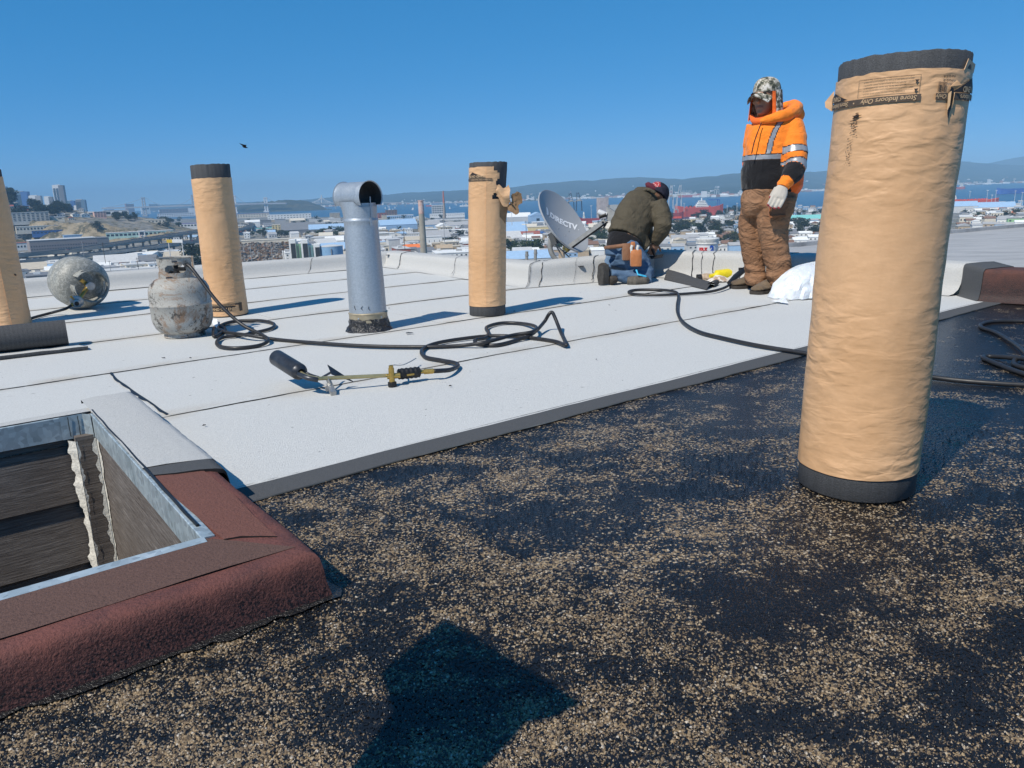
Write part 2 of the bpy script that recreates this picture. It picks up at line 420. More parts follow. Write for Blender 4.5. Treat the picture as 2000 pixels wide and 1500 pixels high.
# ------------------------------------------------------------------ parapet
PP = [Vector(p) for p in ((-8.2, 5.02, 0), (-1.45, 9.30, 0), (.18, 6.72, 0), (1.36, 7.18, 0), (2.33, 6.30, 0), (3.15, 5.32, 0), (3.11, 5.03, 0), (6.0, 2.4, 0))]
PH = [.165, .165, .20, .235, .235, .225, .215, .215]
def nrm(i): d = (PP[i + 1] - PP[i]).normalized(); return Vector((-d.y, d.x, 0))
MIT = []
for i in range(len(PP)):
    if i == 0: MIT.append(nrm(0))
    elif i == len(PP) - 1: MIT.append(nrm(i - 1))
    else:
        a, b = nrm(i - 1), nrm(i); MIT.append((a + b) / (1 + a.dot(b)))
PROFB = [(-.03, .006, 0), (-.012, .02, 0), (-.004, .06, 0), (0, .11, 0), (.002, -.03, 1), (.008, -.010, 1), (.022, -.001, 1), (.05, 0, 1), (.15, .002, 1), (.235, 0, 1), (.26, -.02, 1), (.265, -.08, 1), (.265, -.35, 1)]
PROF = [(-.10, .012, 0), (-.06, .022, 0), (-.025, .05, 0), (-.008, .09, 0), (0, -.06, 1), (.008, -.028, 1), (.025, -.008, 1), (.05, 0, 1), (.15, .003, 1), (.235, 0, 1), (.26, -.02, 1), (.265, -.08, 1), (.265, -.35, 1)]
def par_ring(leg, t, eps=0.0, prof=None):
    P = PP[leg].lerp(PP[leg + 1], t); m_ = MIT[leg].lerp(MIT[leg + 1], t); h = PH[leg] + (PH[leg + 1] - PH[leg]) * t
    o = []
    for d, z, top in (prof or PROF):
        q = P + m_ * d; q.z = z + (h if top else 0); w_ = .006 * nz(q, 2.7, 4)
        q += m_ * (w_ - (eps if d < .15 else -eps)); q.z += (eps if top else eps * .5) + .004 * nz(q, 1.9, 7)
        o.append(q)
    return o
parapet = thing('parapet', 'low rounded white parapet wrapped in flashing sheets around the roof edge', 'parapet')
def par_piece(leg, t0, t1, mat, eps=0.0, name='flashing_sheet', prof=None):
    L = (PP[leg + 1] - PP[leg]).length * (t1 - t0); n = max(1, int(L / .12)); mb = MB()
    mb.loft([par_ring(leg, t0 + (t1 - t0) * i / n, eps, prof) for i in range(n + 1)], False, False)
    if eps:
        mb.cur = 1
        for tt, rev in ((t0, 0), (t1, 1)):
            a, b = par_ring(leg, tt, eps, prof), par_ring(leg, tt, 0, prof); k = len(a)
            mb.add(a + b, [(i, i + 1, i + k + 1, i + k) for i in range(k - 1)])
    return mb.build(name, [mat, M_seam], parapet, 60)
def par_seam(leg, t, w_=.010, eps=.0062):
    L = (PP[leg + 1] - PP[leg]).length; mb = MB(); ra = []; rb = []
    fine = []
    for (a, b) in zip(PROF[:-2], PROF[1:-1]):
        for k in range(3):
            za = a[1] + (PH[leg] if a[2] else 0); zb = b[1] + (PH[leg] if b[2] else 0)
            fine.append((a[0] + (b[0] - a[0]) * k / 3, za + (zb - za) * k / 3 - PH[leg], 1))
    for i, pr in enumerate(fine):
        o1 = .012 * nz((i * .25, t * 9, leg), 1.0, 2.0) / L; ww = w_ * (.35 + 1.1 * abs(nz((i * .5, t * 7, leg), 1.0, 5))) / L
        ra.append(par_ring(leg, min(1, max(0, t + o1 - ww / 2)), eps, [pr])[0]); rb.append(par_ring(leg, min(1, max(0, t + o1 + ww / 2)), eps, [pr])[0])
    k = len(ra); mb.add(ra + rb, [(i, i + 1, i + k + 1, i + k) for i in range(k - 1)])
    return mb.build('lap_bleed', M_seam, parapet)
for leg, cuts, e0 in ((0, (0, .30, .46, .60, .74, .885, 1), 0), (1, (0, .13, .56, 1), 1), (2, (0, .10, .50, .78, 1), 0), (3, (0, .30, .46, .95), 1), (3, (.95, 1), 0), (4, (0, .45, 1), 1)):
    for k in range(len(cuts) - 1):
        par_piece(leg, cuts[k], cuts[k + 1], M_flash, .004 if (k + e0) % 2 else 0.0)
        if k and not (leg == 0 and k < 3): par_seam(leg, cuts[k], .012 if leg else .008)
par_seam(2, .012, .008); par_seam(3, .37, .008); par_seam(2, .36, .004)
tag(par_piece(5, 0, 1, M_selv, .004, prof=PROFB), 'dark grey uncoated sheet end on the parapet')
tag(par_piece(6, 0, 1, M_browntar, 0, prof=PROFB), 'old brown sheet with tar brushed over its foot')
# burnt, wrinkled foot of the flashing behind the tanks
for k, (px, py, s) in enumerate(((235, 553, .035), (250, 552, .05), (222, 556, .03), (268, 550, .03), (283, 551, .03), (205, 558, .025), (300, 548, .02))):
    mb = MB(); c_ = gp(px, py); n = 12
    mb.lathe([(s * .2, s * .9), (s * .8, s * .55), (s * 1.2, .012), (s * 1.25, 0)], n, c_); mb.v = [tuple(Vector(p) + Vector((nz(p, 40, k), nz(p, 40, k + 3), nz(p, 40, k + 5))) * s * .6) for p in mb.v]
    mb.build('melted_fold', M_seam if k < 2 else M_flash, parapet, 60)
# bitumen spot on the parapet face
for leg, t_, d_ in ((2, .40, (.0, -.07, 1)), (1, .02, (.0, -.03, 1))):
    q = par_ring(leg, t_, .006, [d_])[0]; mb = MB(); mb.lathe([(.002, -.004), (.025, 0), (.03, .004), (.001, .006)], 9, q); mb.build('bitumen_spot', M_seam, parapet)
# the wall below the roof edge, and the roof slab under the sheets
mb = MB(); low = []
for i in range(len(PP)):
    q = PP[i] + MIT[i] * .24; low.append(q)
mb.add([q + Vector((0, 0, -.1)) for q in low] + [q + Vector((0, 0, -14)) for q in low], [(i, i + 1, i + len(low) + 1, i + len(low)) for i in range(len(low) - 1)])
tag(mb.build('outer_wall', plain('stucco', (.45, .43, .39), .9, .1, 3, bump=.3)), kind='structure')
# neighbouring grey roof to the right, a little below the parapet top
mb = MB(); a, b = gp(1475, 487, .02), gp(2000, 444, .02); d_ = (b - a).normalized()
q0, q1 = a - d_ * .2, a + d_ * 14
n0, n1 = PP[3] + MIT[3] * .30 + Vector((.25, -.2, 0)), PP[7] + Vector((1.2, .2, 0))
def fn(s_, t_):
    p = (n0.lerp(n1, s_)).lerp(q0.lerp(q1, s_), t_); p.z = .04 + .02 * nz(p, .8, 2) - .02 * t_; return p
mb.grid(fn, 30, 14)
far_ = [fn(i / 30, 1) for i in range(31)]
mb.add(far_ + [p + Vector((0, 0, .05)) for p in far_] + [p + Vector((.03, .12, .05)) for p in far_] + [p + Vector((.03, .12, -8)) for p in far_], [(k * 31 + i, k * 31 + i + 1, (k + 1) * 31 + i + 1, (k + 1) * 31 + i) for k in range(3) for i in range(30)])
tag(mb.build('neighbour_roof', M_grayroof, None, 60), 'weathered grey coated roof next door beyond the parapet', kind='structure')

# ------------------------------------------------------------------ light well with its curb
t = NT('weathered_boards'); mp = t.mapped((3.0, 3.0, 60.0))
g_ = t.noise(3.0, 6, .7, vec=mp, dist=.6)
c = t.ramp(g_, [(.25, (.05, .043, .039)), (.5, (.16, .142, .13)), (.72, (.29, .265, .245)), (.9, (.44, .42, .40))])
c = t.mix(t.ramp(t.noise(2.5, 4), [(.4, 0.0), (.75, .5)]), c, (.075, .050, .034))
t.set(col=c, rough=.85, spec=.25); t.bump(g_, .004, .8); M_board = t.m
t = NT('galvanised_rim'); v_ = t.n('ShaderNodeSeparateXYZ'); t.l(t.voro(60, out='Color'), v_.inputs[0]); v_ = v_.outputs['X']; n_ = t.noise(14, 5)
c = t.mix(.22, t.ramp(n_, [(.3, (.34, .41, .44)), (.7, (.47, .54, .57))]), v_, 'OVERLAY')
c = t.mix(t.ramp(t.noise(5, 6, .7), [(.6, 0.0), (.72, .6)]), c, (.55, .58, .58))
t.set(col=c, rough=.45, metal=.35, spec=.5); M_rim = t.m
M_caulk = plain('white_caulk', (.68, .66, .60), .8, .2, 60, bump=.8, bscale=120, bdist=.004)
well = thing('light_well', 'open light well with dark wooden walls and a brown and white roofing curb', 'light well', uv(-.3, 2.3))
def child_world(o, parent): o.parent = parent; o.matrix_parent_inverse = Matrix.Translation(-Vector(parent.location)); return o
CP = [(-.05, -.012), (-.035, .010), (.0, .035), (.015, .066), (.04, .087), (.075, .0965), (.17, .0995), (.35, CURB_Z), (.7, CURB_Z + .001), (1.0, CURB_Z - .001)]
OC, IC = (.550, 1.395), (HU1, HV0)
def curb_leg(name, a, b, mat, eps=0.0, wig=(0, 0), seed=0.0, s0=-1.0, s1=1.0):
    """a, b: (outer uv, inner uv) at the two ends; wig: wave of the cut ends"""
    n = 26; rings = []
    for i in range(n + 1):
        tt = i / n; o_ = Vector(a[0]).lerp(Vector(b[0]), tt); i_ = Vector(a[1]).lerp(Vector(b[1]), tt); ring = []
        ax = (Vector(b[0]) - Vector(a[0])).normalized()
        for s, z in CP:
            if s < s0 or s > s1: continue
            q = o_.lerp(i_, s); sh = wig[0] * (1 - tt) * nz((s * 3, seed, 0), 1.3, 1) + wig[1] * tt * nz((s * 3, seed + 7, 0), 1.3, 4)
            q = q + ax * sh
            out = (o_ - i_).normalized()
            p = uv(q.x, q.y, z); bump_ = (.007 * nz(p, 3.2, seed) + .0035 * nz(p, 14, seed)) * (1 if s < .9 else .2)
            p += (UX * out.x + UY * out.y) * (bump_ + (eps if s < .3 else 0)); p.z += eps + .003 * nz(p, 5, seed + 2) * (1 if s < .9 else 0)
            ring.append(p)
        rings.append(ring)
    mb = MB(); mb.loft(rings, False, False)
    if eps:
        mb.cur = 1
        for r_ in (rings[0], rings[-1]):
            lo = [p - Vector((0, 0, eps * 1.5)) for p in r_]; k = len(r_); mb.add(r_ + lo, [(i, i + 1, i + k + 1, i + k) for i in range(k - 1)])
    return child_world(mb.build(name, [mat, M_seam], None, 70), well)
tag(curb_leg('curb_flashing', ((.550, 2.26), (HU1, 2.26)), ((.550, 1.395), (HU1, HV0)), M_redtar, 0), 'red brown granulated flashing on the right side of the curb')
tag(curb_leg('curb_flashing', ((.550, 1.395), (HU1, HV0)), ((-1.3, 1.395), (-1.3, HV0)), M_redtar, 0, seed=3.0), 'red front face of the curb with tar along its foot')
tag(curb_leg('curb_top_sheet', ((.543, 1.425), (HU1, HV0 + .002)), ((-1.3, 1.41), (-1.3, HV0)), M_brown, .003, seed=5.0, s0=.17), 'brown top sheet of the front curb')
tag(curb_leg('curb_patch', ((.530, 2.14), (HU1, 2.16)), ((.520, 1.52), (HU1 + .03, 1.60)), M_red, .005, (.02, .02), 6.0, s0=.17), 'worn reddish patch on the curb corner')
tag(curb_leg('curb_edge_strip', ((.556, 2.22), (HU1, 2.22)), ((.556, 2.055), (HU1, 2.12)), M_selv, .008, (.0, .03), 9.0), 'dark grey sheet end lapped over the brown flashing')
tag(curb_leg('curb_flashing', ((.556, 3.20), (HU1, 3.20)), ((.556, 2.15), (HU1, 2.20)), M_flash, .010, (.05, .02), 7.0), 'new white flashing on the right side of the curb')
curb_leg('curb_flashing', ((-1.3, 3.10), (-1.3, HV1)), ((.50, 3.10), (HU1, HV1)), M_flash, 0, seed=8.0)
# tar brushed out on the deck along the foot of the curb
mb = MB(); ra, rb = [], []
for i in range(91):
    f_ = i / 90; q = (.572, 1.95 - .57 * f_ / .25) if f_ < .25 else (.572 - (f_ - .25) / .75 * 1.7, 1.380)
    o_ = (1, 0) if f_ < .22 else ((.7, -.7) if f_ < .27 else (0, -1)); w_ = .010 + .020 * nz((i * .3, 0, 0), 1, 4) + .016 * nz((i * 1.3, 0, 0), 1, 6)
    ra.append(uv(q[0] - o_[0] * .05, q[1] - o_[1] * .05, .010)); rb.append(uv(q[0] + o_[0] * w_, q[1] + o_[1] * w_, .0055))
mb.add(ra + rb, [(i, i + 91, i + 92, i + 1) for i in range(90)]); t = NT('brushed_tar'); t.set(col=t.ramp(t.noise(120, 3), [(.35, (.008, .008, .009)), (.7, (.03, .028, .026))]), rough=.25, spec=.5); t.bump(t.noise(170, 3), .006, 1.0); child_world(mb.build('tar_strip', t.m, None, 180), well)
# bitumen bead along the metal rim
mb = MB(); mb.tube([uv(HU1 + .006 + .004 * nz((v * .1, 1, 0), 9, 1), v * .1, CURB_Z + .006) for v in range(17, 31)], [.004 + .003 * abs(nz((v, 3, 0), .7, 1)) for v in range(17, 31)], 6)
mb.tube([uv(-1 + k * .06, HV1 + .006 + .004 * nz((k, 1, 0), .7, 1), CURB_Z + .004) for k in range(24)], .004, 6)
child_world(mb.build('bitumen_bead', M_seam, None, 60), well)
# metal rim: angle irons on the four edges of the opening
def rim(a, b, inn, label=None):
    d_ = Vector(b) - Vector(a); n = 10; rings = []
    for i in range(n + 1):
        q = Vector(a).lerp(Vector(b), i / n); iq = Vector(inn)
        ring = []
        for off, z in ((-.022, CURB_Z + .003), (0.004, CURB_Z + .005), (.006, CURB_Z + .003), (.006, CURB_Z - .075), (.003, CURB_Z - .075), (.002, CURB_Z + .001), (-.022, CURB_Z - .001)):
            s_ = q + iq * off; ring.append(uv(s_.x, s_.y, z + .0015 * nz((s_.x, s_.y, 0), 6, 2)))
        rings.append(ring)
    mb = MB(); mb.loft(rings); return child_world(mb.build('metal_rim', M_rim, None, 30), well)
rim((HU0, HV1), (HU1 - .08, HV1), (0, -1)); rim((HU1, HV1 - .02), (HU1, HV0), (-1, 0)); rim((HU1, HV0), (HU0, HV0), (0, 1))
mb = MB(); mb.add([uv(HU1 - .10, HV1 - .009, CURB_Z + .007), uv(HU1 - .03, HV1 - .010, CURB_Z + .008), uv(HU1 - .01, HV1 - .045, CURB_Z + .008), uv(HU1 - .10, HV1 - .0105, CURB_Z - .074), uv(HU1 - .03, HV1 - .0115, CURB_Z - .076), uv(HU1 - .0085, HV1 - .045, CURB_Z - .076)], [(0, 3, 4, 1), (1, 4, 5, 2)])
child_world(mb.build('rim_corner_piece', M_rim, None), well)
mb = MB()
for k in range(3): mb.tube([uv(HU1 - .075 + k * .03 + .004 * nz((k, z, 0), 2, 3), HV1 - .0135, CURB_Z + .004 - z * .01) for z in range(8)], .0012, 5)
child_world(mb.build('rim_crack', M_seam, None), well)
# lapped boards on the walls
DEP = -1.75; z = CURB_Z - .06; k = 0
while z > DEP:
    h = .235; mb = MB()
    L = HU1 - .07 - HU0
    mb.box(uv(HU0 + L / 2, HV1 + .012, z - h / 2), (L, .022, h + .02), M=Matrix.Rotation(math.atan2(.6, .8), 3, 'Z') @ Matrix.Rotation(R(-4.0), 3, 'X'))
    child_world(mb.build('board', M_board, None), well)
    mb = MB(); L2 = HV1 - HV0
    mb.box(uv(HU1 + .008, HV0 + L2 / 2 - .04, z - .45 - (k * .93)), (.018, L2 + .02, .925), M=Matrix.Rotation(math.atan2(.6, .8), 3, 'Z'))
    if k < 2: child_world(mb.build('board', M_board, None), well)
    z -= h; k += 1
for nm, args in (('board', ((HU0 - .02, (HV0 + HV1) / 2), (.03, HV1 - HV0))), ('board', (((HU0 + HU1) / 2, HV0 - .02), (HU1 - HU0, .03)))):
    mb = MB(); mb.box(uv(*args[0], (DEP + CURB_Z) / 2 - .04), (args[1][0], args[1][1], CURB_Z - DEP - .02), M=Matrix.Rotation(math.atan2(.6, .8), 3, 'Z')); child_world(mb.build(nm, M_board, None), well)
mb = MB(); mb.box(uv((HU0 + HU1) / 2, (HV0 + HV1) / 2, DEP - .05), (HU1 - HU0 + .2, HV1 - HV0 + .2, .1), M=Matrix.Rotation(math.atan2(.6, .8), 3, 'Z'))
child_world(mb.build('well_floor', M_board, None), well)
mb = MB(); mb.box(uv(HU1 - .036, HV1 - .018, (DEP + CURB_Z) / 2 - .04), (.062, .05, CURB_Z - DEP - .05), M=Matrix.Rotation(math.atan2(.6, .8) + R(0), 3, 'Z'))
child_world(mb.build('corner_trim', M_board, None), well)
for s_ in range(4):                                   # old white caulk smeared along both edges of the trim
    mb = MB(); L1, L2 = [], []; k = 150
    for i in range(k + 1):
        zz = CURB_Z - .078 - i * 1.6 / k
        w_ = max(.0015, .008 + .012 * nz((zz * 7, s_ * 5, 0), 1, 2) + .010 * nz((zz * 31, s_, 3), 1, 2) + .006 * nz((zz * 90, s_, 6), 1, 2)); d_ = .003 * abs(nz((zz * 40, s_, 1), 1, 3))
        if s_ == 0: p, q = uv(HU1 - .066, HV1 - .046 - d_, zz), uv(HU1 - .066 + w_ * .9, HV1 - .0455 - d_, zz)
        elif s_ == 1: p, q = uv(HU1 - .067 - d_, HV1 - .044, zz), uv(HU1 - .074 - w_ * 1.1, HV1 - .012 - d_, zz)
        elif s_ == 2: p, q = uv(HU1 - .005, HV1 - .046 - d_, zz), uv(HU1 - .005 - w_ * 1.3, HV1 - .0455 - d_, zz)
        else: p, q = uv(HU1 - .0025 - d_, HV1 - .044, zz), uv(HU1 - .003 - d_, HV1 - .055 - w_ * 2.6, zz)
        L1.append(p); L2.append(q)
    mb.add(L1 + L2, [(i, i + 1, i + k + 2, i + k + 1) for i in range(k)]); child_world(mb.build('caulk_smear', M_caulk, None, 40), well)
# ------------------------------------------------------------------ rolls of roofing in kraft paper
t = NT('kraft_paper'); P_ = t.mapped((1, 1, 1))
wr = t.mapped((1.0, 1.0, 2.4)); w1 = t.noise(17, 2, .4, vec=wr, dist=.4); w2 = t.noise(60, 3, .5, vec=wr); w3 = t.noise(5, 4, .6)
c = t.ramp(t.noise(3.5, 5, .6), [(.3, (.60, .350, .175)), (.7, (.70, .435, .240))])
c = t.mix(t.ramp(t.noise(90, 4, .7), [(.35, .12), (.6, 0.0)]), c, (.44, .25, .115))
c = t.mix(t.ramp(t.noise(7, 6, .75, dist=1.0), [(.66, 0.0), (.76, .45)]), c, (.40, .235, .11))
t.set(col=c, rough=.5, spec=.45); w1 = t.math('MULTIPLY', w1, t.ramp(t.noise(2.2, 3), [(.35, .12), (.62, 1.0)])); b_ = t.bump(w1, .018, .5); b_ = t.bump(w3, .014, .2, b_); t.bump(w2, .0015, .2, b_)
M_kraft = t.m
M_kraft_in = plain('kraft_inside', (.26, .16, .085), .8, .2, 30)
t = NT('roll_end'); sx = t.n('ShaderNodeSeparateXYZ'); t.l(t.tc.outputs['Object'], sx.inputs[0])
g1 = t.noise(300, 3, .7); st = t.mapped((1, 1, .02)); g2 = t.noise(70, 3, .6, vec=st)
c = t.ramp(g1, [(.3, (.03, .032, .035)), (.6, (.08, .083, .088)), (.8, (.14, .14, .145))])
t.set(col=t.mix(.4, c, t.ramp(g2, [(.3, (.045, .047, .05)), (.7, (.10, .103, .108))])), rough=.8, spec=.35); t.bump(g1, .003, .8); M_rollend = t.m
M_ink = plain('black_ink', (.035, .026, .022), .6, .35, 40)
M_inkgrey = plain('grey_ink', (.085, .062, .046), .6, .3, 40)
M_paperprint = plain('printed_paper', (.52, .36, .21), .6, .1, 30)

class Roll:
    """local frame: z up along the roll, angle 0 faces the camera side (-y), positive to the right seen from outside"""
    def __init__(s, r, h, lean, wob, seed): s.r, s.h, s.lean, s.wob, s.seed = r, h, Vector(lean), wob, seed
    def pt(s, a, z, off=0.0):
        q = Vector((math.cos(a) * 1.0, math.sin(a) * 1.0, 0))
        rr = s.r + s.wob * nz((q.x * .7, q.y * .7, z * 2.2), 1.6, s.seed) + .0013 * nz((q.x * 5, q.y * 5, z * 20), 1.0, s.seed + 3)
        rr += off
        return Vector((math.sin(a) * rr, -math.cos(a) * rr, z)) + s.lean * (z / s.h) * (1 + .35 * (z / s.h - 1))
def make_roll(name, label, loc, r, h, lean=(0, 0, 0), top=.06, bot=.05, wob=.004, seed=1.0, tear=None, skew=0.0, seamang=None):
    R_ = Roll(r, h, lean, wob, seed); root = thing(name, label, 'roofing roll', loc, 0, 'kraft wrapped roofing rolls standing on end')
    N = 96
    mb = MB()                                   # the bitumen roll itself
    prof = [0, .003, bot + .01, h * .3, h * .6, h - top - .02, h - .004, h]
    rings = []
    for z in prof:
        rings.append([R_.pt(2 * math.pi * j / N, z + (skew * math.sin(2 * math.pi * j / N) if z > h * .7 else 0) + (.0035 * nz((j * .6, z, 0), 1, seed) if z in (h,) else 0), -.0025 - (.003 if z in (0, h) else 0) - (.014 if bot + .05 < z < h - top - .05 else 0)) for j in range(N)])
    cz = Vector((0, 0, h)) + R_.lean
    inner = [Vector((cz.x + (p.x - cz.x) * .35, cz.y + (p.y - cz.y) * .35, p.z - .012)) for p in rings[-1]]
    low = [Vector((p.x, p.y, p.z - .12)) for p in inner]
    mb.loft(rings + [inner, low], True)
    mb.build('bitumen_roll', M_rollend, root, 50)
    nz_ = int((h - top - bot) / .0125); mb = MB()
    def zz(j, k):
        a = 2 * math.pi * j / N; z1 = h - top + skew * math.sin(a)
        z = bot + (z1 - bot) * k / nz_
        if k == nz_: z += .004 * nz((math.cos(a) * 5, math.sin(a) * 5, 0), 1, seed)
        return a, z
    V = []; keep = []
    for k in range(nz_ + 1):
        for j in range(N):
            a, z = zz(j, k); V.append(R_.pt(a, z, .001))
    F = []
    for k in range(nz_):
        for j in range(N):
            a, z = zz(j + .5, k + .5)
            if tear and tear(((a + math.pi) % (2 * math.pi)) - math.pi, z): continue
            j2 = (j + 1) % N; F.append((k * N + j, k * N + j2, (k + 1) * N + j2, (k + 1) * N + j))
    mb.add(V, F)
    wr_ = mb.build('kraft_wrapper', M_kraft, root, 180)
    if seamang is not None:                      # the lap where the paper ends
        mb = MB(); k = 60
        a_, b_ = [], []
        for i in range(k + 1):
            z = bot + (h - top - bot) * i / k; aa = seamang + .012 * nz((z * 5, 0, 0), 1, seed)
            a_.append(R_.pt(aa, z, .0048)); b_.append(R_.pt(aa + .25, z, .0014))
        lo = [R_.pt(seamang + .012 * nz((( bot + (h - top - bot) * i / k) * 5, 0, 0), 1, seed), bot + (h - top - bot) * i / k, .0012) for i in range(k + 1)]
        mb.add(a_ + b_, [(i, i + k + 1, i + k + 2, i + 1) for i in range(k)]); mb.add(a_ + lo, [(i, i + 1, i + k + 2, i + k + 1) for i in range(k)])
        mb.build('paper_lap', M_kraft, root, 60)
    return root, R_, wr_
def wrap(R_, vs_, fs, a0, z0, off, flip=False, ml=.012):
    """bend flat artwork round the roll; flip prints it upside down"""
    vs_, fs = subdiv_flat(vs_, fs, ml); o = []
    for p in vs_:
        x, y = (-p.x, -p.y) if flip else (p.x, p.y)
        o.append(R_.pt(a0 + x / R_.r, z0 + y, off))
    return o, fs
def quad(x0, x1, y0, y1): return [Vector((x0, y0, 0)), Vector((x1, y0, 0)), Vector((x1, y1, 0)), Vector((x0, y1, 0))], [(0, 1, 2, 3)]
def art(R_, parent, name, mat, items):
    mb = MB()
    for (vs_, fs), a0, z0, off, flip in items: mb.add(*wrap(R_, vs_, fs, a0, z0, off, flip))
    return mb.build(name, mat, parent)
O1, O2 = .0046, .0056

# the big one in front
H4 = 1.075
r4, R4, w4 = make_roll('roofing_roll', 'big nearest kraft wrapped roofing roll on the black gravel, printed upside down at its top', (.925, 1.96, .004), .148, H4, (.040, .0, 0), top=.040, bot=.062, wob=.006, seed=2.0, tear=lambda a, z: False)
zb = H4 - .100                                    # printed band, letters upside down
AM = -.438                                        # the middle of the face that looks at the camera
def ang4(px): return AM + math.asin(max(-1, min(1, (px - 1762) / 131)))
art(R4, w4, 'printed_band', M_inkgrey, [(quad(-(ang4(1797) - AM + 1.5) / 2 * R4.r, (ang4(1797) - AM + 1.5) / 2 * R4.r, -.0068, .0068), (ang4(1797) + AM - 1.5) / 2, zb, O1, False)])
art(R4, w4, 'printed_band', M_inkgrey, [(quad(0, .16, -.0068, .0068), ang4(1823), zb, O1, False)])
art(R4, w4, 'printed_triangle', M_ink, [(([Vector((-.12, 0, 0)), Vector((.012, 0, 0)), Vector((-.055, .022, 0))], [(0, 1, 2)]), ang4(1658), zb + .009, O1, False)])
art(R4, w4, 'printed_triangle', M_ink, [(([Vector((0, 0, 0)), Vector((.12, 0, 0)), Vector((.075, .034, 0))], [(0, 1, 2)]), ang4(1852), zb + .009, O1, False)])
def fit(body, wid, **k):
    vs_, fs = text_mesh(body, .02, **k); xs = [v.x for v in vs_]; f_ = wid / (max(xs) - min(xs)); mx = (max(xs) + min(xs)) / 2
    return [Vector(((v.x - mx) * f_, v.y * f_, 0)) for v in vs_], fs
art(R4, w4, 'lettering', M_paperprint, [(fit('Store Indoors Only', .118, bold=.0003, shear=.18), ang4(1738), zb + .0040, O2, True), (text_mesh('\u2022', .016), ang4(1677), zb + .0045, O2, True),
    (fit('Store Indoors Only', .114, bold=.0003, shear=.18), ang4(1677) - .50, zb + .0040, O2, True), (fit('STAND ON', .080, bold=.0005), ang4(1650) - .27, zb + .0215, O2, True),
    (fit('N END', .052, bold=.0006), ang4(1882), zb + .0215, O2, True), (fit('Only', .026, bold=.0003, shear=.18), ang4(1832), zb + .0040, O2, True), (fit('Store Indoors', .085, bold=.0003, shear=.18), ang4(1885), zb + .0040, O2, True)])
items = []
lines = ['WARNING: This product can expose you to chemicals', 'which is known to the State of California to cause cancer and birth defects or', 'other reproductive harm. For more information go to', 'ADVERTENCIA: Este producto puede exponerle a', 'que es conocido por el Estado de California como causante de', 'malformaciones u otros danos reproductivos. Para mayor']
for k, ln in enumerate(lines): items.append((fit(ln, .105 if k % 3 else .09), ang4(1735) + (.0 if k % 3 else -.05), zb + .0165 + k * .0062, O1, True))
bx0 = ang4(1735)
for (x0, x1, y0, y1) in ((-.066, .066, .0095, .0102), (-.066, .066, .0470, .0477), (-.066, -.0653, .0095, .0477), (.0653, .066, .0095, .0477), (-.066, .066, .0285, .0290)): items.append((quad(x0, x1, y0, y1), bx0, zb, O1, False))
for yy in (.0185, .0375): items.append((([Vector((-.0045, 0, 0)), Vector((.0045, 0, 0)), Vector((0, -.0075, 0))], [(0, 2, 1)]), bx0 + .40, zb + yy, O1, False))
items += [(fit('Made in', .025), ang4(1841), zb + .036, O1, True), (fit('the U.S.A.', .034), ang4(1843), zb + .0445, O1, True)]
for k in range(8):
    pts = [(x * .0013 - .011, .0009 * math.sin(x * .8) + .010 + k * .0026) for x in range(17)]
    items.append((([Vector((x, y, 0)) for x, y in pts] + [Vector((x, y + .0013, 0)) for x, y in pts], [(i, i + 1, i + 18, i + 17) for i in range(16)]), ang4(1833), zb, O1, False))
art(R4, w4, 'small_print', M_ink, items)
# scuffed tear-up marks: a row of bruises with dark bitumen showing through
mb = MB(); AS = ang4(1684)
def blot(a, z, sx_, sz, seed_):
    n = 11; ring = []
    for i in range(n):
        q = 6.283 * i / n; w_ = rnd.uniform(.45, 1.25); ring.append(R4.pt(a + (math.cos(q) * sx_ * w_ + .5 * math.sin(q) * sz) / R4.r, z + math.sin(q) * sz * w_, O1 + .0002 * seed_))
    c_ = sum(ring, Vector()) / n; mb.add(ring + [c_], [(i, (i + 1) % n, n) for i in range(n)])
for k, (da, dz, sx_, sz) in enumerate(((0, -.030, .011, .004), (-.03, -.034, .008, .002), (.05, -.029, .009, .0012), (-.06, -.040, .007, .001), (.02, -.024, .006, .0012), (-.09, -.046, .007, .0008))): blot(AS + da, zb + dz, sx_, sz, k)
for k in range(60):
    f_ = k / 60; blot(AS - .02 - .05 * f_ + rnd.gauss(0, .03), zb - .035 - .105 * f_ + rnd.uniform(-.004, .004), rnd.uniform(.0008, .0042) * (1.1 - .5 * f_), rnd.uniform(.0005, .0016), k % 4)
mb.build('scuff', plain('scuff_brown', (.085, .045, .024), .8, .5, 60), w4)
mb = MB(); blot(AS + .01, zb - .030, .0065, .0028, 6); mb.build('scuff', M_ink, w4)
mb = MB(); k = 26; L1, L2 = [], []; aS = ang4(1850)
for i in range(k + 1):
    f_ = i / k; z = zb + .022 - .072 * f_; w_ = .0055 * math.sin(math.pi * min(1, .15 + f_ * .85)) ** .7 * (1.2 - .5 * f_) + .0008 * nz((i, 0, 0), .9, 1)
    ac = aS + .02 * nz((i * .3, 3, 0), 1, 2); L1.append(R4.pt(ac - w_ / R4.r, z, O2 + .0006)); L2.append(R4.pt(ac + w_ / R4.r, z, O2 + .0006))
mb.add(L1 + L2, [(i, i + k + 1, i + k + 2, i + 1) for i in range(k)]); mb.build('slit', M_seam, w4)
